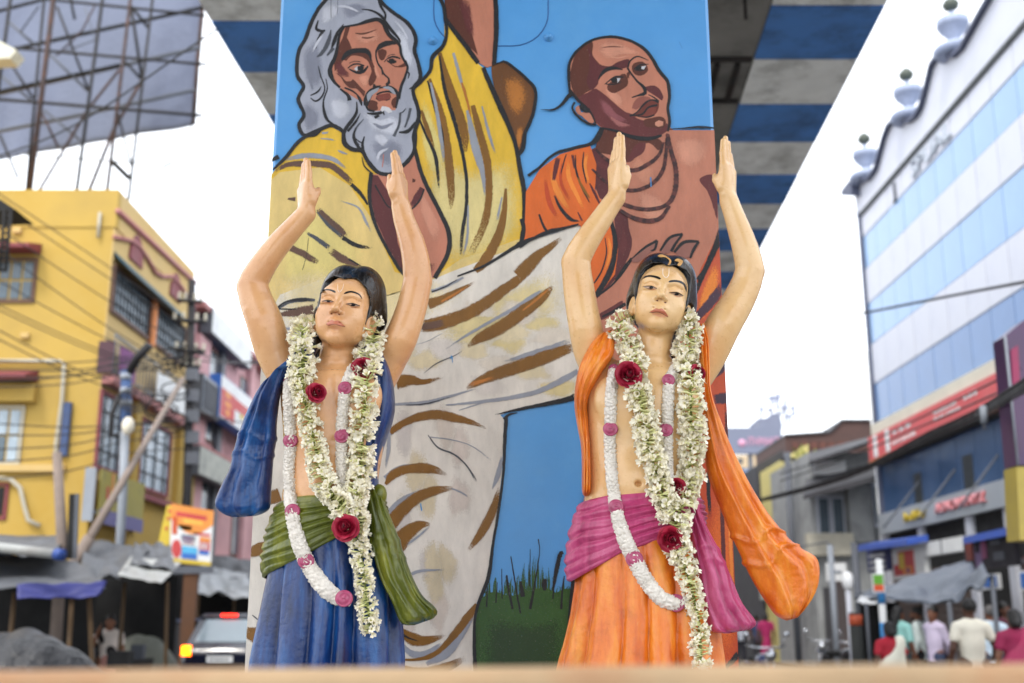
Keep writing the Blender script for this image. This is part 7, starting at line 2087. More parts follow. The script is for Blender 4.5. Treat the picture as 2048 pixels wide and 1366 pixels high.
# red sign band with white strips of writing
zr1, zr0 = zat(884), zat(931)
ybR = PX(2075, 800, RX).y
rs = empty('red_sign_band', (RX - .2, 25, zr0), 'long red signboard with white writing below the blue glass', 'signboard')
one('board', mat('red_flex', (206, 96, 98), .6, .08, 1, stain=(196, 120, 116), stain_amt=.4), rs, lambda mb: mb.box((RX - .3, 16.0, zr0), (RX - .19, YFAR - .05, zr1)))
one('foot_rail', mat('rail_orange', (190, 130, 90), .6), rs, lambda mb: mb.box((RX - .32, 16.0, zr0 - .08), (RX - .19, YFAR - .05, zr0 - .002)))
hR = zr1 - zr0
for (y0, y1, v0, v1) in [(30.0, 30.3, .05, .95), (29.0, 29.3, .05, .95)]:
    one('white_bar', M_white, rs, lambda mb: mb.box((RX - .315, y0, zr0 + v0 * hR), (RX - .301, y1, zr0 + v1 * hR)))
rr = random.Random(3)
for (ya, yb_, v, h, n) in ((28.7, 27.2, .62, .2, 3), (28.8, 27.0, .22, .16, 9), (25.8, 24.2, .36, .16, 8), (25.8, 24.4, .62, .14, 8), (24.0, 23.2, .62, .18, 3), (22.3, 21.2, .1, .16, 7), (20.4, 19.4, .5, .16, 6), (20.2, 19.0, .12, .14, 6)):
    for k in range(n):
        y = ya + (yb_ - ya) * k / n; w = abs(yb_ - ya) / n
        mb = MB()
        mb.box((RX - .315, y - w * .2, zr0 + v * hR), (RX - .301, y - w * .02, zr0 + (v + h) * hR)); mb.box((RX - .315, y - w * .62, zr0 + v * hR + .01), (RX - .301, y - w * .22, zr0 + (v + h * (.35 + .5 * rr.random())) * hR))
        mb.build('white_lettering', M_white, rs)
# lower glass, fascia with shop lettering
zl1, zl0 = zat(941), zat(1037)
one('soffit_gap', M_line, gb, lambda mb: mb.box((RX - .02, 16, zat(940)), (RX + .055, YFAR, zr0 - .085)))
ylist = np.linspace(16, YFAR, 15)
for i in range(14):
    one('lower_glass', M_bgrey, gb, lambda mb: mb.box((RX + .02, ylist[i] + .015, zl0), (RX + .055, ylist[i + 1] - .015, zl1 - .002)))
for i in (4, 8, 11):
    one('curtain', M_line, gb, lambda mb: mb.box((RX + .012, ylist[i] + .2, zl0), (RX + .019, ylist[i] + .75, zl0 + (zl1 - zl0) * .6)))
zf1, zf0 = zl0 - .002, zat(1077)
sf = empty('shop_fascia', (RX - .1, 22, zf0), 'grey shop fascia with yellow and red raised lettering', 'fascia')
one('panel', mat('grey_fascia', (164, 170, 176), .55, .08, 1), sf, lambda mb: mb.box((RX - .16, 16, zf0), (RX + .01, YFAR, zf1)))
hF = zf1 - zf0
yI = PX(1823, 1040, RX).y
text3d('Indifur', M_signy, sf, (RX - .19, yI, zf0 + hF * .32), hF * .62, FACE_L, .025, sx=1.75)
yA = PX(1888, 1035, RX).y
text3d('ASNOVANYZ', mat('letter_pink', (224, 170, 176), .5), sf, (RX - .19, yA, zf0 + hF * .36), hF * .58, FACE_L, .025, sx=1.5)
text3d('ASNOVANYZ', M_red, sf, (RX - .172, yA - .04, zf0 + hF * .34), hF * .58, FACE_L, .01, sx=1.5)
for k in range(4):
    y = 27.5 - k * 2.3
    one('stay_rod', M_greyd, sf, lambda mb: mb.tube([(RX - .17, y, zf1 + .5), (RX - 1.3, y - .6, zf0 - .1)], .025, 6))
# ground floor shops
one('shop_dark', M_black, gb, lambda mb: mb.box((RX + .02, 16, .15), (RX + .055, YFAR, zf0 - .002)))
def shutter(y0, y1, z0, z1, m):
    r_ = empty('roller_shutter', (RX, (y0 + y1) / 2, z0), None, None)
    return r_
M_shut = mat('maroon_shutter', (118, 78, 80), .6, .15, 2); M_shutd = mat('brown_shutter', (96, 84, 78), .6, .15, 2)
for (y0, y1, m) in ((28.6, 30.4, M_shutd), (25.4, 27.6, M_shutd), (20.6, 22.6, M_shut), (18.0, 20.2, M_shut)):
    f = one('roller_shutter', m, gb, lambda mb: mb.box((RX - .01, y0, .15), (RX + .015, y1, 2.7)))
    for k in range(17):
        z = .2 + k * .148
        one('slat', m, f, lambda mb: mb.hexa([(RX - .05, y0 + .04, z), (RX - .011, y0 + .04, z), (RX - .011, y1 - .04, z), (RX - .05, y1 - .04, z), (RX - .03, y0 + .04, z + .12), (RX - .011, y0 + .04, z + .12), (RX - .011, y1 - .04, z + .12), (RX - .03, y1 - .04, z + .12)]))
for y in (30.7, 28.0, 25.0, 23.0, 20.4, 17.6):
    one('shop_pillar', M_wpanel, gb, lambda mb: mb.box((RX - .08, y - .16, .15), (RX + .018, y + .16, zf0 - .004)))
def rsign(name, label, px0, px1, py0, py1, X, m, deep=.12, cat='signboard'):
    """sign flat on the street side: py0/py1 measured at its far (left) edge"""
    a = PX(px0, py0, X); z0 = PX(px0, py1, X).z; y1, y0 = a.y, PX(px1, (py0 + py1) / 2, X).y
    r_ = empty(name, (X, (y0 + y1) / 2, z0), label, cat)
    one('board', m, r_, lambda mb: mb.box((X, y0, z0), (X + deep, y1, a.z)))
    one('bracket', M_greyd, r_, lambda mb: mb.box((X + deep + .001, (y0 + y1) / 2 - .05, z0 + .1), (RX - .171, (y0 + y1) / 2 + .05, z0 + .16)))
    return r_, y0, y1, z0, a.z
def rbit(r_, X, y0, y1, z0, z1, u0, u1, v0, v1, m, o=.012, name='printed_panel'):
    return one(name, m, r_, lambda mb: mb.box((X - o, y1 - (y1 - y0) * u1, z0 + (z1 - z0) * v0), (X - .001, y1 - (y1 - y0) * u0, z0 + (z1 - z0) * v1)))
X = RX - .6
r_, y0, y1, z0, z1 = rsign('blank_fascia_board', 'pale blank fascia boards under the grey shop fascia', 1846, 1925, 1086, 1114, X, M_white)
rbit(r_, X, y0, y1, z0, z1, .48, .5, 0, 1, M_greyd); rbit(r_, X, y0, y1, z0, z1, 0, 1, 0, .04, M_grey)
r_, y0, y1, z0, z1 = rsign('shop_sign', 'white and red shop sign above the grey tarpaulin awning', 1778, 1850, 1098, 1160, X, M_white)
rbit(r_, X, y0, y1, z0, z1, .12, .72, .1, .85, M_red); rbit(r_, X, y0, y1, z0, z1, .3, .45, .3, .8, M_signy, .02); rbit(r_, X, y0, y1, z0, z1, .4, .66, .12, .36, M_orange, .02); rbit(r_, X, y0, y1, z0, z1, .14, .26, .45, .9, M_white, .02); rbit(r_, X, y0, y1, z0, z1, .5, .6, .16, .3, M_purple, .026)
r_, y0, y1, z0, z1 = rsign('shop_sign', 'small dark blue and white shop sign beside the street lamp', 1733, 1776, 1100, 1146, X - .1, mat('navy_sign', (58, 66, 112), .6, .15, 2))
for v in (.62, .36, .1): rbit(r_, X - .1, y0, y1, z0, z1, .12, .85, v, v + .12, M_white)
r_, y0, y1, z0, z1 = rsign('shop_poster', 'dark poster with two blurred portraits under a blue tarpaulin strip', 1925, 2032, 1078, 1142, X - .3, mat('poster_dark', (40, 36, 46), .6, .2, 2), .08, 'poster')
for (u0, u1, v0, v1, m) in ((.06, .2, .3, .85, mat('portrait_brown', (130, 62, 50), .6)), (.24, .38, .05, .75, mat('portrait_mauve', (126, 104, 140), .6)), (.26, .34, .5, .9, M_black), (.38, .47, .3, .95, mat('portrait_pink', (150, 84, 120), .6)), (.56, .74, .68, .8, M_greyd), (.6, .8, .2, .45, M_greyd)):
    rbit(r_, X - .3, y0, y1, z0, z1, u0, u1, v0, v1, m, .012 + .003 * (m is M_black))
for pts, lab in (([(1925, 1074), (1980, 1062), (2036, 1050)], 'bright blue tarpaulin strip over the dark portrait poster'), ([(1712, 1092), (1770, 1084), (1812, 1078)], 'bright blue tarpaulin strip over the navy shop sign')):
    a = [PX(x, y, X - .5) for x, y in pts]
    mb = MB()
    for i in range(2): mb.hexa([a[i + 1] + Vector((0, 0, -.14)), a[i + 1] + Vector((.5, 0, -.05)), a[i] + Vector((.5, 0, -.05)), a[i] + Vector((0, 0, -.14)), a[i + 1], a[i + 1] + Vector((.5, 0, .1)), a[i] + Vector((.5, 0, .1)), a[i]])
    tag(mb.build('tarpaulin_strip', mat('bright_blue_tarp', (72, 104, 184), .5, .15, 3), None), lab, 'tarpaulin')
r_, y0, y1, z0, z1 = rsign('wall_sign', 'white framed blue sign on the shutter behind the white shirted man', 1962, 1998, 1150, 1180, RX - .3, M_white, .05)
rbit(r_, RX - .3, y0, y1, z0, z1, .12, .88, .15, .85, M_blue)
r_, y0, y1, z0, z1 = rsign('wall_sign', 'white framed sign cut by the right picture edge above the magenta woman', 2036, 2075, 1142, 1182, RX - .9, M_white, .05)
rbit(r_, RX - .9, y0, y1, z0, z1, .12, .88, .12, .88, M_blue)
# tall purple blade sign at the right edge
bs = empty('blade_sign', P(2050, 900, 13), 'tall purple blade sign with yellow foot at the right picture edge', 'sign')
YB = 13.0
mb = MB(); mb.prism([P(2010, 672, YB), P(2048, 640, YB), P(2200, 600, YB), P(2200, 935, YB), P(2035, 930, YB)], (0, .35, 0)); mb.build('panel', mat('violet_flex', (84, 50, 92), .4, .3, 1.2, coat=.3, stain=(60, 44, 96), stain_amt=.7, stain_scale=.8), bs)
mb = MB(); mb.prism([P(2022, 700, YB - .02), P(2036, 690, YB - .02), P(2040, 760, YB - .02), P(2026, 770, YB - .02)], (0, .018, 0)); mb.build('printed_panel', mat('rose_print', (150, 56, 96), .5, .2), bs)
mb = MB(); mb.tube([P(2010, 672, YB - .03), P(2036, 930, YB - .03)], .014, 6); mb.build('frame', M_grey, bs)
mb = MB(); mb.prism([P(2033, 933, YB), P(2200, 938, YB), P(2200, 1085, YB), P(2040, 1080, YB)], (0, .35, 0)); mb.build('foot_panel', mat('mustard_flex', (176, 160, 84), .5, .15), bs)
mb = MB(); q = P(2120, 1090, YB); mb.tube([(q.x, YB + .17, .142), (q.x, YB + .17, q.z + .1)], .08, 8); mb.build('mast', M_iron_d, bs)

# ------------------------------------------------------------------ grey tarpaulin awning over the pavement
ta = empty('tarpaulin_awning', P(1850, 1240, 20), 'sagging grey tarpaulin awning on poles over the pavement', 'awning')
M_tpg = mat('blue_grey_tarpaulin', (98, 106, 118), .55, .14, 2, bump=.4, bscale=10, stain=(88, 98, 112), stain_amt=.6, stain_scale=1.0)
sheet('tarp', M_tpg, ta, [P(1706, 1192, 21), P(1900, 1206, 17), P(1985, 1150, 16.5), P(1930, 1122, 20)], nu=34, nv=16, sag=.22, wr=.14, seed=2)
sheet('tarp', M_tpg, ta, [P(1712, 1186, 22), P(1850, 1160, 21), P(1925, 1126, 21), P(1760, 1172, 23.5)], nu=20, nv=10, sag=.06, wr=.08, seed=8)
for x, y, Y in ((1712, 1190, 21), (1898, 1203, 17), (1983, 1150, 16.6)):
    t = P(x, y, Y); mb = MB(); mb.tube([(t.x, Y, .142), t], .035, 7); mb.build('pole', M_greyd, ta)
sh_ = empty('small_white_canopy', P(1735, 1198, 19.6), 'small whitish canopy sheet below the grey awning beside the striped pole', 'canopy')
sheet('sheet', M_white, sh_, [P(1712, 1204, 19.5), P(1752, 1208, 19.5), P(1754, 1196, 20.5), P(1722, 1192, 20.5)], nu=10, nv=6, sag=.05, wr=.04)
q = P(1732, 1206, 19.5); mb = MB(); mb.tube([(q.x, 19.5, .142), q], .03, 6); mb.build('pole', M_greyd, sh_)
bc = empty('hanging_black_cloth', P(1740, 1300, 20.2), 'hanging black cloth behind the woman in the white sari', 'cloth')
mb = MB(); mb.grid(lambda u, v: P(1722, 1240, 20.4) + Vector((u * .65, .08 * math.sin(u * 12) + .05 * math.sin(v * 5), .3 - (v * 1.55))), 20, 10); o = mb.build('sheet', M_void, bc); s_ = o.modifiers.new('thick', 'SOLIDIFY'); s_.thickness = .02

# ------------------------------------------------------------------ street furniture
def post(name, label, cat, px, py, Y, r, m, bottom=.142):
    t = P(px, py, Y); e = empty(name, (t.x, Y, bottom), label, cat)
    mb = MB(); mb.tube([(t.x, Y, bottom), t], r, 10); mb.build('shaft', m, e); return e, t
e, t = post('striped_pole', 'blue and white banded pole carrying a small green and orange plate', 'pole', 1757, 1118, 18, .055, M_white)
zz = 0.5
while zz < t.z - .3:
    mb = MB(); mb.tube([(t.x, 18, zz), (t.x, 18, zz + .34)], .058, 10); mb.build('blue_band', mat('pole_blue', (70, 142, 196), .6), e); zz += .62
q = P(1757, 1166, 17.9)
mb = MB(); mb.box((q.x - .09, 17.9, q.z - .14), (q.x + .09, 17.93, q.z + .14)); pl_ = mb.build('plate', M_white, e)
mb = MB(); mb.box((q.x - .075, 17.893, q.z - .02), (q.x + .075, 17.899, q.z + .125)); mb.build('green_field', M_green, pl_)
mb = MB(); mb.box((q.x - .075, 17.893, q.z - .12), (q.x + .075, 17.899, q.z - .025)); mb.build('orange_field', mat('plate_orange', (214, 96, 48), .6), pl_)
e, t = post('street_lamp', 'white post top lamp with oval globe beside the grey pole', 'street lamp', 1696, 1180, 24, .055, M_wpanel)
mb = MB(); mb.ball(P(1696, 1163, 24), (.13, .13, .2), 14, 10); mb.build('globe', mat('lamp_white', (230, 232, 234), .3), e)
e, t = post('grey_pole', 'plain tall grey pole between the white sign and the dark one', 'pole', 1708, 1085, 22.5, .07, M_greyd)
e, t = post('dark_post', 'dark post with an orange band near the parked motorcycles', 'post', 1710, 1225, 18.5, .10, mat('dark_post_paint', (60, 62, 60), .8))
q = P(1710, 1240, 18.5); mb = MB(); mb.tube([(t.x, 18.5, q.z - .08), (t.x, 18.5, q.z + .08)], .106, 10); mb.build('orange_band', mat('band_orange', (190, 96, 62), .6), e)
e, t = post('utility_pole', 'slim dark utility pole in front of the yellow house', 'utility pole', 1574, 905, 34, .10, M_greyd)
mb = MB(); mb.tube([P(1562, 920, 34), P(1590, 918, 34)], .05, 6); mb.build('cross_arm', M_iron_d, e)
e, t = post('utility_pole', 'thin grey pole standing behind the parked motorcycles', 'utility pole', 1660, 1090, 27, .07, M_grey)

# ------------------------------------------------------------------ houses down the street on the right
M_rust = mat('rusty_brick', (98, 78, 74), .9, .25, 2.5, bump=.4, bscale=20, stain=(84, 70, 70), stain_amt=.6)
M_yh = mat('lemon_wall', (212, 202, 140), .9, .1, 1, stain=(180, 170, 120), stain_amt=.5)
M_gh = mat('grey_plaster', (166, 168, 168), .9, .15, 1, stain=(110, 112, 112), stain_amt=.7)
M_dk = mat('dark_tin', (78, 78, 82), .7, .2, 2, stain=(54, 52, 54), stain_amt=.6)
gh = empty('grey_house', (10, 34, 0), 'weathered grey two storey house with sloping eaves beside the glass building', 'house')
YG = 33.0
def gb_(mb, px0, py0, px1, py1, Y, d0, d1):
    a, b = P(px0, py1, Y), P(px1, py0, Y); pm = (py0 + py1) / 2; a.x, b.x = P(px0, pm, Y).x, P(px1, pm, Y).x; mb.box((a.x, Y - d0, a.z), (b.x, Y + d1, b.z))
a, b = P(1622, 1000, YG), P(1742, 905, YG)
one('wall', M_gh, gh, lambda mb: mb.box((a.x, YG, .142), (b.x + .3, YG + 5, b.z)))
one('eave', M_dk, gh, lambda mb: mb.hexa([P(1606, 1000, YG - 1.6), P(1752, 962, YG - 1.6), P(1752, 945, YG), P(1612, 975, YG), P(1606, 990, YG - 1.6), P(1752, 950, YG - 1.6), P(1752, 925, YG), P(1612, 958, YG)]))
one('upper_eave', M_dk, gh, lambda mb: mb.hexa([P(1618, 930, YG - .9), P(1745, 888, YG - .9), P(1745, 884, YG - .01), P(1618, 922, YG - .01), P(1618, 922, YG - .9), P(1745, 880, YG - .9), P(1745, 872, YG - .01), P(1618, 905, YG - .01)]))
one('parapet_band', M_white, gh, lambda mb: gb_(mb, 1624, 922, 1690, 950, YG, .1, -.01))
for x0, x1 in ((1637, 1655), (1665, 1684)):
    f = one('window', M_wpanel, gh, lambda mb: gb_(mb, x0 - 4, 992, x1 + 4, 1072, YG, .10, -.01))
    one('pane', M_glass, f, lambda mb: gb_(mb, x0, 998, x1, 1066, YG, .13, -.101))
    for k in range(1, 3):
        one('bar', M_greyd, f, lambda mb: gb_(mb, x0 + (x1 - x0) * k / 3 - .6, 998, x0 + (x1 - x0) * k / 3 + .6, 1066, YG, .15, -.131))
one('side_bay', M_gh, gh, lambda mb: gb_(mb, 1692, 975, 1738, 1085, YG, .35, -.01))
f = one('window', M_wpanel, gh, lambda mb: gb_(mb, 1740, 970, 1756, 1055, YG, .3, -.01)); one('pane', M_glass, f, lambda mb: gb_(mb, 1743, 976, 1753, 1048, YG, .33, -.301))
one('lower_band', mat('cream_band', (196, 192, 178), .9), gh, lambda mb: gb_(mb, 1610, 1068, 1700, 1112, YG, .4, -.01))
one('shop_opening', M_dk, gh, lambda mb: gb_(mb, 1650, 1175, 1700, 1330, YG, .05, -.01))
one('shutter', mat('grey_brown_shutter', (92, 84, 84), .7), gh, lambda mb: gb_(mb, 1662, 1160, 1695, 1320, YG, .12, -.051))
wsn = empty('white_hanging_sign', P(1675, 1150, 28), 'blank white hanging sign with faint round marks under the grey house', 'sign')
a, b = P(1654, 1162, 28), P(1692, 1126, 28)
one('board', M_white, wsn, lambda mb: mb.box((a.x, 28, a.z), (b.x, 28.06, b.z)))
for k in range(3): one('printed_mark', M_grey, wsn, lambda mb: mb.lathe((a.x + .14 + k * .09, 27.999, (a.z + b.z) / 2), [(.05, 0), (.05, .004)], 12, (0, -1, 0)))
one('hanger', M_greyd, wsn, lambda mb: mb.tube([(a.x + .1, 28.03, b.z), (a.x + .1, 28.03, b.z + .5), (a.x + .1, 32.6, b.z + .6)], .02, 6))
yh = empty('yellow_house', (9, 36, 0), 'narrow lemon yellow house front with a red door strip behind the pole', 'house')
YY = 36.0
a, b = P(1576, 980, YY), P(1622, 980, YY)
one('wall', M_yh, yh, lambda mb: mb.prism([(a.x, YY, .142), (b.x, YY, .142), (b.x, YY, P(1622, 888, YY).z), (a.x, YY, P(1578, 915, YY).z)], (0, 4, 0)))
one('dark_opening', M_dk, yh, lambda mb: gb_(mb, 1600, 990, 1612, 1075, YY, .05, -.01)); one('red_strip', M_maroon, yh, lambda mb: gb_(mb, 1614, 990, 1621, 1100, YY, .06, -.01)); one('pilaster', M_signy, yh, lambda mb: gb_(mb, 1588, 985, 1598, 1110, YY, .08, -.01))
one('ledge', mat('rust_ledge', (150, 106, 82), .9), yh, lambda mb: gb_(mb, 1574, 980, 1624, 987, YY, .4, -.01))
bt = empty('potted_shrub', P(1612, 925, YY - .3), 'small yellow green plant growing from the yellow house parapet', 'plant')
mb = MB(); c0 = P(1612, 925, YY - .3)
for k in range(140):
    d = Vector((rng.gauss(0, .22), rng.gauss(0, .15), rng.gauss(0, .26))); w = Vector((rng.uniform(-1, 1), rng.uniform(-1, 1), rng.uniform(-1, 1))).normalized() * .07; h_ = Vector((rng.uniform(-1, 1), rng.uniform(-1, 1), rng.uniform(-1, 1))).normalized() * .05
    mb.add([c0 + d - w, c0 + d + h_, c0 + d + w, c0 + d - h_], [(0, 1, 2, 3)])
mb.build('foliage', mat('shrub_leaf', (132, 140, 60), .6, .3, 8), bt)
mb = MB(); mb.tube([c0 + Vector((0, 0, -.45)), c0], .03, 6); mb.build('stem', M_bamboo, bt)
dh = empty('dark_shed_house', (8, 40, 0), 'dark grey tin clad upper storey house left of the yellow one', 'house')
a, b = P(1517, 1000, 40), P(1572, 1000, 40)
one('wall', M_dk, dh, lambda mb: mb.prism([(a.x, 40, .142), (b.x, 40, .142), (b.x, 40, P(1572, 898, 40).z), (a.x, 40, P(1520, 930, 40).z)], (0, 6, 0)))
for k in range(8):
    one('tin_sheet', M_dk, dh, lambda mb: gb_(mb, 1518 + k * 6.7, 936 - k * 3.4, 1524 + k * 6.7, 1050, 40, .05 + .03 * (k % 2), -.01))
one('lower_wall', M_gh, dh, lambda mb: gb_(mb, 1516, 1052, 1574, 1200, 40, .2, -.01))
bh = empty('brick_building', (12, 48, 0), 'old rusty brick building with a sloped parapet behind the grey house', 'building')
one('wall', M_rust, bh, lambda mb: mb.prism([(P(1570, 872, 48).x, 48, .142), (P(1790, 842, 48).x, 48, .142), P(1790, 842, 48), P(1686, 842, 48), P(1660, 866, 48), P(1570, 872, 48)], (0, 6, 0)))
one('coping', M_dk, bh, lambda mb: mb.prism([P(1570, 872, 47.9), P(1660, 866, 47.9), P(1686, 842, 47.9), P(1790, 842, 47.9), P(1790, 838, 47.9), P(1684, 838, 47.9), P(1658, 862, 47.9), P(1570, 868, 47.9)], (0, 6.2, 0)))
for k in range(9):
    x = 1585 + k * 18
    one('brick_panel', mat('brick_red', (112, 78, 70), .9, .25, 4), bh, lambda mb: gb_(mb, x, 884, x + 13, 898, 48, .05, -.01))
fb = empty('far_hoarding', P(1505, 880, 90), 'hazy lilac grey hoarding with pink lettering far down the street', 'hoarding')
YH = 90.0
a, b = P(1440, 907, YH), P(1563, 855, YH)
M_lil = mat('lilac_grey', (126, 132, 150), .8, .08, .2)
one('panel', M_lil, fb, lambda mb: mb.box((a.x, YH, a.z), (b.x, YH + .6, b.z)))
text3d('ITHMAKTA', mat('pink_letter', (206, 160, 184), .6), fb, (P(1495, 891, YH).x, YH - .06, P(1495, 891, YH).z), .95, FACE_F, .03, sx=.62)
one('emblem', mat('pink_letter', (206, 160, 184), .6), fb, lambda mb: mb.lathe((P(1484, 886, YH).x, YH - .001, P(1484, 886, YH).z), [(.3, 0), (.3, .05)], 14, (0, -1, 0)))
for x in (1450, 1500, 1550): one('leg', M_greyd, fb, lambda mb: mb.tube([(P(x, 905, YH).x, YH + .3, .142), P(x, 905, YH + .3)], .2, 8))
cb = empty('cream_building', P(1480, 1240, 94), 'pale cream and blue white building blurred below the far hoarding', 'building')
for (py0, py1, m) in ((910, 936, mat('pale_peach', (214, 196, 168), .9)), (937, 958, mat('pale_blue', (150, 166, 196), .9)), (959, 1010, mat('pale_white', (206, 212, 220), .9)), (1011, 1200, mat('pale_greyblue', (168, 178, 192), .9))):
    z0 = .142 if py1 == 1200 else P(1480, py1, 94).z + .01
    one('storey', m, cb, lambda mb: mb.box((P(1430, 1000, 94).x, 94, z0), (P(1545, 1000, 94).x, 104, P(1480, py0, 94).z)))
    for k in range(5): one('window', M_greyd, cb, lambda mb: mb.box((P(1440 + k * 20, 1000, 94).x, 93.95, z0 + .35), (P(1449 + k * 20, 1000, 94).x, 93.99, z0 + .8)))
wt = empty('antenna_tower', P(1550, 1240, 100), 'distant lilac tower block crowned with antenna frames', 'tower')
a, b = P(1538, 1240, 100), P(1562, 836, 100)
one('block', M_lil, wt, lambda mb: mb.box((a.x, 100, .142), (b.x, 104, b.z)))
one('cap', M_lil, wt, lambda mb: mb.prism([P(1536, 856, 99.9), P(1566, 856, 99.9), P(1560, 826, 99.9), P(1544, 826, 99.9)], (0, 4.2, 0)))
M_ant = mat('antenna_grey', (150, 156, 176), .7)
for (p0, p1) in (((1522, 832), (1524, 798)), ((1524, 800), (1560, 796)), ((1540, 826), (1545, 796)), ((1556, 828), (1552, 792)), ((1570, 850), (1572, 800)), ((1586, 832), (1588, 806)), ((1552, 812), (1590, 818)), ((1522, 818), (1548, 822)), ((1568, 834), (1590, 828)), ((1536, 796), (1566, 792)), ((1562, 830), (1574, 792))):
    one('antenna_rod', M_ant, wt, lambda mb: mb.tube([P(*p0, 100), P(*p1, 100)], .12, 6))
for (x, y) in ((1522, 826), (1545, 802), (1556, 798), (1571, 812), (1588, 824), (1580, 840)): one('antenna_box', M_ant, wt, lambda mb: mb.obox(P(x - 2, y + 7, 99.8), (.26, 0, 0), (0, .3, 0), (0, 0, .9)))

# ------------------------------------------------------------------ cables on the right
cable([(1462, 668), (1600, 650), (1738, 624), (1900, 592), (2080, 558)], 26, 12, .022, M_wire, 'long black cable crossing the sky and the glass building')
for k, (dy, r) in enumerate(((0, .036), (7, .03), (-6, .03), (12, .022), (3, .034))):
    cable([(1470, 1012 + dy * .2), (1560, 990 + dy * .35), (1650, 965 + dy * .5), (1742, 930 + dy * .6), (1860, 868 + dy * .9), (1950, 828 + dy * 1.1), (2060, 760 + dy * 1.5)], 27, 11.5, r * .62, M_wire, ['middle', 'second lowest', 'topmost', 'lowest', 'second highest'][k] + ' of the thick black cables bundled across the red signboard', 'cable bundle before the red sign')
for k, (dy, y2) in enumerate(((0, 838), (14, 866))):
    cable([(1560, 948 + dy), (1660, 915 + dy), (1748, 880 + dy), (2040, y2 - 100)], 30, 13, .016, M_wire, ['upper', 'lower'][k] + ' of the thin cables sagging above the thick bundle along the red signboard', 'thin cables above the bundle')
cp = empty('cable_clamp', P(1967, 832, 13.5), 'grey spindle clamp hanging from the black cable bundle', 'clamp')
mb = MB(); mb.tube([P(1966, 812, 13.4), P(1968, 846, 13.4)], .045, 8); mb.build('spindle', M_grey, cp)
mb = MB(); mb.tube([P(1968, 846, 13.4), P(1969, 858, 13.4)], .02, 8); mb.build('pin', M_greyd, cp)
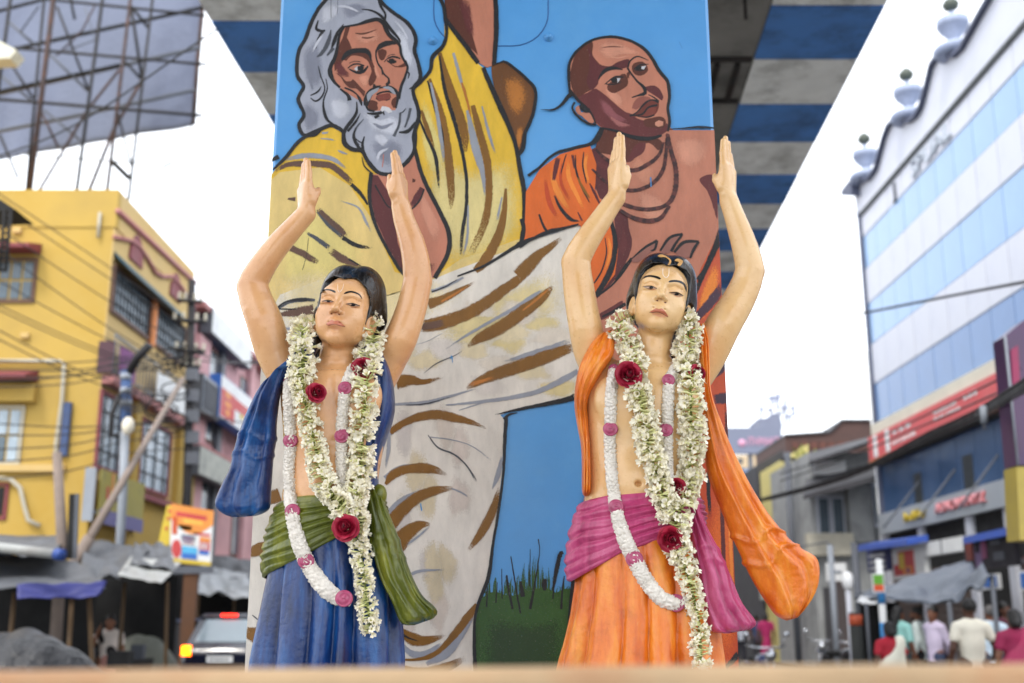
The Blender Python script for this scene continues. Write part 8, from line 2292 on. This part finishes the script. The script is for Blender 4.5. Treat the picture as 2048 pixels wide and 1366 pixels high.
# =================================================================== people on the street
def person(label, px, py_top, Y, face, skin, hair, top, bottom, hairdo='short', arms=None, sleeve=.5, kind='trousers', beard=False, drape_c=None, look=0.0, ground=.142, ht=None, cap=None):
    base = P(px, py_top, Y); zt = base.z
    k = (zt - ground) / 1.72
    root = empty('person', (base.x, Y, ground), label, 'person', None, R(face))
    sk = mat('skin_%d_%d' % skin[:2], skin, .55, .08, 6); hm = mat('hair_%d' % hair[0], hair, .6, .2, 20)
    h = .0135
    def S_(): return SDF((-.42, -.36, -.02), (.42, .36, 1.78), h)
    B = S_()
    V3 = Vector
    A = arms or [((.245, .03, 1.13), (.26, -.06, .88)), ((-.245, .03, 1.13), (-.26, -.06, .88))]
    # one continuous body
    B.cone((0, 0, .98), (0, 0, 1.18), .125, .115, .05, flat=((0, 1, 0), .72)); B.cone((0, .0, 1.18), (0, .01, 1.36), .125, .14, .06, flat=((0, 1, 0), .7))
    B.cone((-.13, .01, 1.40), (.13, .01, 1.40), .055, .055, .05); B.cone((0, .015, 1.38), (0, -.005, 1.52), .055, .05, .03)
    for s in (-1, 1):
        B.cone((s * .085, 0, .95), (s * .095, -.01, .52), .085, .055, .05); B.cone((s * .095, -.01, .52), (s * .10, .02, .09), .053, .036, .02); B.cone((s * .10, .03, .04), (s * .115, -.13, .03), .038, .030, .03)
    for (el, hd), s in zip(A, (1, -1)):
        sh = V3((s * .185, .01, 1.385)); el, hd = V3(el), V3(hd); d = (hd - el).normalized()
        B.cone(sh, el, .050, .040, .035); B.cone(el, hd, .039, .027, .012)
        pm = hd + d * .055; B.cone(hd, pm, .026, .030, .012, flat=((1, 0, 0), .6))
        sd_ = V3((0, 1, 0)) if abs(d.y) < .8 else V3((0, 0, 1))
        for q, ln in ((-.024, .062), (-.008, .074), (.008, .070), (.024, .055)):
            B.cone(pm + sd_ * q * .8, pm + sd_ * q + d * ln, .0105, .0085, .003)
        B.cone(hd + d * .02, hd + d * .065 + sd_ * -.045, .0115, .0095, .006)
    q = Matrix.Rotation(R(look), 3, 'Z')
    hc = V3((0, -.005, 1.60))
    def hp(x, y, z): return hc + q @ V3((x, y, z))
    B.ell(hp(0, .015, .03), (.078, .098, .092), q, .02); B.ell(hp(0, -.025, -.03), (.064, .070, .092), q, .03); B.ell(hp(0, -.075, -.095), (.028, .024, .022), q, .025)
    B.cone(hp(0, -.09, .0), hp(0, -.112, -.035), .012, .017, .012)
    for s in (-1, 1):
        B.ell(hp(s * .080, .01, -.015), (.012, .022, .032), q, .008); B.ell(hp(s * .032, -.092, .005), (.016, .012, .010), q, .010, True); B.ell(hp(s * .016, -.088, -.066), (.018, .012, .008), q, .01)
    def put(F, name, m, sm=2):
        V, Q = F.mesh(sm); V = V * k
        M = np.array(Matrix.Rotation(R(face), 3, 'Z')); V = V @ M.T + np.array(root.location)
        o = np_mesh(name, V, Q, m, root); return o
    body = put(B, 'body', sk)
    mb = MB()
    for s in (-1, 1): mb.ball(hp(s * .032, -.088, .006) * k, .009 * k, 8, 6)
    e = MB(); e.v, e.f, e.sm = [root.matrix_local @ v if False else (Matrix.Rotation(R(face), 3, 'Z') @ v + root.location) for v in mb.v], mb.f, mb.sm
    e.build('eyes', M_ink, root)
    # hair
    H = S_()
    H.ell(hp(0, .022, .045), (.088, .105, .094), q, .0)
    if hairdo in ('bun', 'long'):
        H.ell(hp(0, .07, -.02), (.085, .07, .10), q, .03)
        if hairdo == 'bun': H.ell(hp(0, .135, -.05), (.055, .045, .055), q, .015)
        else: H.cone(hp(0, .09, -.06), hp(0, .12, -.30), .07, .05, .03)
    H.ell(hp(0, -.11, -.045), (.085, .115, .10), q, .01, True)
    for s in (-1, 1): H.ell(hp(s * .09, -.01, -.05), (.03, .05, .06), q, .01, True)
    put(H, 'hair', hm, 1)
    if beard:
        Bd = S_(); Bd.ell(hp(0, -.045, -.075), (.066, .062, .055), q); Bd.ell(hp(0, -.10, -.035), (.045, .05, .04), q, .01, True); put(Bd, 'beard', hm, 1)
    # clothes
    T = S_()
    T.cone((0, 0, .70), (0, 0, 1.18), .158, .137, .05, flat=((0, 1, 0), .78)); T.cone((0, .0, 1.18), (0, .01, 1.36), .145, .155, .06, flat=((0, 1, 0), .74)); T.cone((-.135, .01, 1.395), (.135, .01, 1.395), .064, .064, .05)
    for (el, hd), s in zip(A, (1, -1)):
        sh = V3((s * .185, .01, 1.385)); el, hd = V3(el), V3(hd)
        if sleeve <= 1: T.cone(sh, sh.lerp(el, sleeve), .064, .064, .03)
        else: T.cone(sh, el, .064, .056, .03); T.cone(el, el.lerp(hd, sleeve - 1), .056, .046, .02)
    T.op(lambda X, Y, Z: (Z - .82) + 0 * X + 0 * Y, (-.22, -.25, .4), (.22, .25, .82), 0.01, True)
    T.ell((0, -.03, 1.50), (.07, .10, .06), None, .01, True)
    for j in range(7):
        z = .95 + j * .06; T.cone((-.16, -.13, z), (.16, -.125, z + rng.uniform(-.06, .06)), .006, .006, .012, True); T.cone((-.16, .13, z), (.16, .125, z + rng.uniform(-.06, .06)), .006, .006, .012, True)
    put(T, 'shirt' if kind == 'trousers' else 'blouse', mat('cloth_%d_%d_%d' % top, top, .85, .1, 5, bump=.3, bscale=120))
    L = S_()
    bm_ = mat('cloth_%d_%d_%d' % bottom, bottom, .85, .12, 5, bump=.3, bscale=120)
    if kind == 'trousers':
        L.cone((0, 0, .99), (0, 0, .90), .128, .135, .03, flat=((0, 1, 0), .8))
        for s in (-1, 1): L.cone((s * .085, 0, .92), (s * .097, -.01, .52), .098, .070, .04); L.cone((s * .097, -.01, .52), (s * .10, .02, .08), .069, .058, .02)
        put(L, 'trousers', bm_)
    else:
        L.cone((0, 0, 1.02), (0, 0, .6), .135, .175, .03, flat=((0, 1, 0), .85)); L.cone((0, 0, .6), (0, 0, .06), .175, .20, .03, flat=((0, 1, 0), .9))
        for j in range(12):
            w = j * .52; L.cone((.15 * math.cos(w), .13 * math.sin(w), .9), (.21 * math.cos(w), .19 * math.sin(w), .06), .010, .014, .02, True)
        put(L, 'skirt', bm_)
    if drape_c:
        D = S_(); D.cone((-.13, .06, 1.40), (.10, .06, .95), .11, .15, .05, flat=((0, 1, 0), .6)); D.cone((-.17, -.03, 1.43), (.14, -.10, .98), .07, .10, .05, flat=((0, 1, 0), .6)); D.cone((-.17, .02, 1.44), (-.12, .12, .7), .06, .09, .04, flat=((0, 1, 0), .5))
        put(D, 'sari_drape', mat('cloth_%d_%d_%d' % drape_c, drape_c, .8, .12, 5, bump=.3, bscale=120))
    return root
DK, MD, LT = (92, 60, 44), (124, 84, 62), (150, 106, 80)
BL = (22, 20, 20)
person('man in a cream white t shirt seen from behind', 1936, 1199, 13.6, 180, DK, BL, (224, 220, 206), (62, 64, 74), arms=[((.26, .03, 1.12), (.27, -.06, .90)), ((-.30, -.02, 1.14), (-.33, -.18, 1.02))])
person('woman in a magenta outfit cut by the right picture edge', 2026, 1220, 13.0, 170, MD, BL, (150, 44, 86), (128, 36, 74), 'bun', kind='skirt', drape_c=(168, 62, 100))
person('woman in a white sari and red blouse seen from behind', 1776, 1244, 14.4, 190, DK, BL, (176, 40, 62), (224, 222, 206), 'bun', kind='skirt', drape_c=(228, 226, 212))
person('man in a lavender shirt with arms held behind him', 1864, 1213, 17.6, -70, MD, BL, (206, 196, 216), (70, 82, 110), sleeve=1.8, arms=[((.22, .10, 1.13), (.05, .20, .95)), ((-.22, .10, 1.13), (-.03, .22, .95))], look=15)
person('bearded man in a white shirt and black trousers', 1832, 1214, 18.6, -120, MD, BL, (212, 222, 220), (26, 28, 32), sleeve=1.7, beard=True)
person('woman in a pale teal top with dark hair', 1796, 1214, 18.0, 120, MD, BL, (150, 196, 190), (60, 84, 88), 'long', sleeve=.8)
person('grey haired man in a pale blue shirt behind the cream t shirt', 1978, 1211, 16.8, 175, MD, (110, 108, 108), (196, 212, 226), (74, 78, 90))
person('woman in dark plum clothes by the shutter', 2008, 1205, 17.5, 20, DK, BL, (86, 34, 60), (52, 30, 44), 'long', kind='skirt')
person('woman in a white top and long dark scarf by the stalls', 222, 1230, 18.9, 10, LT, BL, (224, 214, 206), (196, 150, 140), 'long', kind='skirt', arms=[((.24, .03, 1.13), (.26, -.06, .88)), ((-.26, -.05, 1.20), (-.16, -.14, 1.46))], drape_c=(40, 30, 30), ground=.004)
for (px, py, Y, c, lab) in ((1478, 1222, 38, (200, 206, 216), 'far pedestrian in a pale shirt beside the bus'), (1512, 1230, 40, (70, 84, 120), 'far pedestrian in a blue shirt beyond the motorcycle'), (1530, 1226, 36, (176, 54, 110), 'far pedestrian in a bright pink dress')):
    person(lab, px, py, Y, 180, MD, BL, c, (60, 60, 70) if c[0] != 176 else c, 'short' if c[0] != 176 else 'bun', kind='trousers' if c[0] != 176 else 'skirt', ground=.004)

# ------------------------------------------------------------------ vehicles
M_carp = mat('navy_car_paint', (18, 26, 48), .22, .05, 2, coat=.8)
M_rub = mat('rubber', (22, 22, 22), .85, .1)
M_chr = mat('chrome', (196, 198, 202), .15, .05, metal=1)
M_carg = mat('car_rear_glass', (116, 130, 138), .08, .05, coat=.6, spec=.9)
def wheel(root, c, r, w, axis=(1, 0, 0)):
    mb = MB(); mb.lathe(Vector(c) - Vector(axis) * w / 2, [(r * .72, 0), (r * .94, 0), (r, w * .2), (r, w * .8), (r * .94, w), (r * .72, w)], 24, axis); t = mb.build('wheel', M_rub, root)
    mb = MB(); mb.lathe(Vector(c) - Vector(axis) * w * .52, [(.06, 0), (r * .7, .01), (r * .7, w * 1.04), (.06, w * 1.05)], 18, axis); mb.build('rim', M_chr, t)
def car(px, Y):
    x = P(px, 1300, Y).x; W2 = .86
    r = empty('car', (x, Y, .004), 'dark navy car seen from behind with its left tail lamp lit', 'car')
    # body: stations from rear (y=0) to front, half profile in (half width, z)
    mb = MB()
    st = [(-.02, .74, .42, .74), (.0, .80, .38, .92), (.12, .85, .32, 1.02), (.9, .87, .28, 1.05), (2.6, .87, .28, 1.04), (3.3, .85, .28, .98), (3.9, .78, .32, .86), (4.05, .66, .40, .72)]
    n = 14; vs, fs = [], []
    for (yy, hw, z0, z1) in st:
        for k in range(n):
            w = 2 * math.pi * k / n + math.pi / n
            cx = math.copysign(abs(math.cos(w)) ** .35, math.cos(w)); cz = math.copysign(abs(math.sin(w)) ** .4, math.sin(w))
            vs.append((x + hw * cx, Y + yy, .004 + (z0 + z1) / 2 + (z1 - z0) / 2 * cz))
    for i in range(len(st) - 1):
        for k in range(n): fs.append((i * n + k, i * n + (k + 1) % n, (i + 1) * n + (k + 1) % n, (i + 1) * n + k))
    fs.append(tuple(range(n))[::-1]); fs.append(tuple((len(st) - 1) * n + k for k in range(n)))
    mesh_obj('body', vs, fs, M_carp, r, True)
    # cabin with inset glass
    b = [(-.74, .10), (.74, .10), (.74, 2.75), (-.74, 2.75)]; t = [(-.60, .62), (.60, .62), (.60, 2.0), (-.60, 2.0)]
    cab = mesh_obj('cabin', [(x + p, Y + q, 1.0) for p, q in b] + [(x + p, Y + q, 1.56) for p, q in t], [(0, 3, 2, 1), (0, 1, 5, 4), (1, 2, 6, 5), (2, 3, 7, 6), (3, 0, 4, 7), (4, 5, 6, 7)], M_carp, r)
    one('roof', M_carp, r, lambda mb: mb.hexa([(x - .62, Y + .56, 1.561), (x + .62, Y + .56, 1.561), (x + .62, Y + 2.05, 1.561), (x - .62, Y + 2.05, 1.561), (x - .54, Y + .66, 1.63), (x + .54, Y + .66, 1.63), (x + .54, Y + 1.9, 1.63), (x - .54, Y + 1.9, 1.63)]))
    def glass(p0, p1, u, nm):
        mb = MB(); q = [Vector(v) for v in p0]; nrm = (q[1] - q[0]).cross(q[3] - q[0]).normalized(); c = sum(q, Vector()) / 4
        q = [c + (v - c) * u + nrm * .012 for v in q]; mb.prism(q, -nrm * .010); mb.build(nm, M_carg, r)
    w = [Vector((x + p, Y + q_, 1.0)) for p, q_ in b] + [Vector((x + p, Y + q_, 1.56)) for p, q_ in t]
    glass((w[0], w[1], w[5], w[4]), 0, .8, 'rear_window'); glass((w[3], w[0], w[4], w[7]), 0, .82, 'side_window'); glass((w[1], w[2], w[6], w[5]), 0, .82, 'side_window'); glass((w[2], w[3], w[7], w[6]), 0, .9, 'windscreen')
    for s in (-1, 1):
        one('tail_lamp', mat('lit_tail_lamp', (255, 150, 40), .3, emit=((255, 120, 20), 7.0)) if s < 0 else mat('tail_lamp_red', (170, 26, 26), .25, coat=.5), r, lambda mb: mb.hexa([(x + s * .70 - .09, Y - .055, .80), (x + s * .70 + .09, Y - .055, .80), (x + s * .70 + .09, Y + .1, .80), (x + s * .70 - .09, Y + .1, .80), (x + s * .72 - .07, Y - .045, .99), (x + s * .72 + .09, Y - .045, .99), (x + s * .72 + .09, Y + .1, .99), (x + s * .72 - .07, Y + .1, .99)]))
        wheel(r, (x + s * .76, Y + .75, .31), .31, .2); wheel(r, (x + s * .76, Y + 3.25, .31), .31, .2)
        one('wing_mirror', M_carp, r, lambda mb: mb.ball((x + s * .95, Y + 2.5, 1.08), (.1, .06, .07), 10, 7))
    one('brake_lamp', mat('lit_brake_lamp', (255, 70, 50), .3, emit=((255, 60, 40), 3.0)), r, lambda mb: mb.box((x - .17, Y + .53, 1.575), (x + .17, Y + .556, 1.62)))
    one('bumper', mat('bumper_plastic', (30, 34, 44), .5), r, lambda mb: mb.hexa([(x - .80, Y - .10, .30), (x + .80, Y - .10, .30), (x + .84, Y + .1, .30), (x - .84, Y + .1, .30), (x - .80, Y - .12, .56), (x + .80, Y - .12, .56), (x + .84, Y + .1, .58), (x - .84, Y + .1, .58)]))
    pl = one('number_plate', M_white, r, lambda mb: mb.box((x - .26, Y - .075, .66), (x + .26, Y - .055, .79)))
    for k in range(8): one('plate_mark', M_greyd, pl, lambda mb: mb.box((x - .21 + k * .053, Y - .079, .69), (x - .21 + k * .053 + .03, Y - .0755, .76)))
car(442, 24.0)
cart = empty('covered_cart', P(352, 1290, 25.5), 'dark boxy covered cart standing to the left of the navy car', 'cart')
cx = P(352, 1290, 25.5).x
one('box', mat('dark_cart', (30, 32, 40), .6, .2, 2), cart, lambda mb: mb.box((cx - .35, 25.3, .45), (cx + .45, 26.6, 1.45)))
one('lid', mat('cart_lid', (70, 80, 104), .5), cart, lambda mb: mb.hexa([(cx - .4, 25.25, 1.452), (cx + 1.0, 25.25, 1.50), (cx + 1.0, 26.65, 1.50), (cx - .4, 26.65, 1.452), (cx - .34, 25.25, 1.50), (cx + 1.0, 25.25, 1.55), (cx + 1.0, 26.65, 1.55), (cx - .34, 26.65, 1.50)]))
for s in (-.32, .42): wheel(cart, (cx + s, 25.9, .28), .276, .08)

def motorcycle(label, px, Y, rz, c):
    b = P(px, 1300, Y); r = empty('motorcycle', (b.x, Y, .004), label, 'motorcycle')
    Rz = Matrix.Rotation(R(rz), 3, 'Z')
    def W(p): return Vector((b.x, Y, .004)) + Rz @ Vector(p)
    ax = Rz @ Vector((1, 0, 0))
    for yy in (-.62, .62): wheel(r, W((0, yy, .30)), .30, .10, ax)
    T = lambda nm, m, pts, rad: one(nm, m, r, lambda mb: mb.tube([W(p) for p in pts], rad, 8))
    T('fork', M_chr, [(-.06, -.62, .30), (-.06, -.45, .95)], .022); T('fork', M_chr, [(.06, -.62, .30), (.06, -.45, .95)], .022)
    T('handlebar', M_chr, [(-.36, -.28, 1.06), (-.16, -.42, 1.02), (.16, -.42, 1.02), (.36, -.28, 1.06)], .016)
    T('frame', M_iron_d, [(0, -.45, .85), (0, -.1, .45), (0, .62, .32)], .04); T('exhaust', M_chr, [(.16, -.1, .30), (.17, .3, .28), (.17, .85, .36)], .04)
    def E_(nm, m, c_, rr):
        mb = MB(); mb.ball((0, 0, 0), rr, 14, 9); mb.v = [W(Rz.inverted() @ Vector((0, 0, 0)) + v + Vector(c_)) for v in mb.v]; mb.build(nm, m, r)
    E_('tank', c, (0, -.18, .78), (.15, .30, .14)); E_('seat', M_rub, (0, .32, .80), (.13, .42, .07)); E_('engine', M_greyd, (0, -.05, .42), (.16, .2, .17)); E_('headlamp', M_chr, (0, -.58, .90), (.10, .09, .10)); E_('rear_cowl', c, (0, .66, .72), (.10, .18, .09))
    for s in (-1, 1): T('mirror_stalk', M_chr, [(s * .28, -.34, 1.06), (s * .34, -.38, 1.22)], .008); E_('mirror', M_chr, (s * .36, -.38, 1.25), (.06, .02, .04))
    T('stand', M_iron_d, [(0, .1, .3), (-.2, .15, .01)], .012)
    return r
motorcycle('dark motorcycle with bright mirrors parked beside the dark post', 1690, 25.0, 20, mat('bike_black', (30, 30, 36), .25, coat=.5))
motorcycle('grey motorcycle parked behind the first one at the kerb', 1645, 28.0, -15, mat('bike_grey', (104, 108, 118), .25, coat=.5))
motorcycle('blue motorcycle coming along the road next to the pillar', 1522, 21.0, 5, mat('bike_blue', (40, 60, 110), .25, coat=.5))
# bus beyond the far pedestrians
bx = P(1478, 1200, 58).x
bus = empty('bus', (bx, 58, .004), 'pale blue and white bus far along the road beside the pillar', 'bus')
one('body', mat('bus_white', (196, 206, 216), .4, .1, 1), bus, lambda mb: mb.box((bx - 1.2, 58, .5), (bx + 1.2, 66, 2.35)))
one('waist_band', M_sky, bus, lambda mb: mb.box((bx - 1.22, 57.98, 1.0), (bx + 1.22, 66.02, 1.5)))
one('roof', mat('bus_roof', (112, 168, 208), .4), bus, lambda mb: mb.hexa([(bx - 1.2, 58, 2.9), (bx + 1.2, 58, 2.9), (bx + 1.2, 66, 2.9), (bx - 1.2, 66, 2.9), (bx - 1.0, 58.2, 3.15), (bx + 1.0, 58.2, 3.15), (bx + 1.0, 65.8, 3.15), (bx - 1.0, 65.8, 3.15)]))
one('rear_window', M_carg, bus, lambda mb: mb.box((bx - 1.1, 58.02, 2.352), (bx + 1.1, 65.98, 2.898)))
for s in (-1, 1):
    for yy in (59.6, 64.4): wheel(bus, (bx + s * 1.05, yy, .5), .496, .28)
    one('tail_lamp', M_red, bus, lambda mb: mb.box((bx + s * 1.0 - .08, 57.95, .7), (bx + s * 1.0 + .08, 57.979, .95)))
# sacks and boxes along the kerb
for k, (px, Y, w, h_, m, lab) in enumerate(((1612, 24, .5, .42, M_gh, 'grey sack slumped on the road edge near the motorcycles'), (1650, 22.5, .55, .36, mat('pale_sack', (190, 188, 176), .9, .15, 3), 'pale sack lying before the parked motorcycles'), (1680, 20.5, .4, .5, mat('straw_sack', (160, 140, 104), .9, .15, 3), 'straw coloured sack standing beside the dark post'))):
    b = P(px, 1300, Y); mb = MB(); mb.ball((b.x, Y, h_ * .5 + .02), (w, w * .7, h_ * .52), 18, 12)
    for v in mb.v: v += Vector((mnoise.noise(v * 5), mnoise.noise(v * 5 + Vector((9, 0, 0))), 0)) * .06; v.z = max(.006, v.z)
    tag(mb.build('sack', m, None), lab, 'sack')
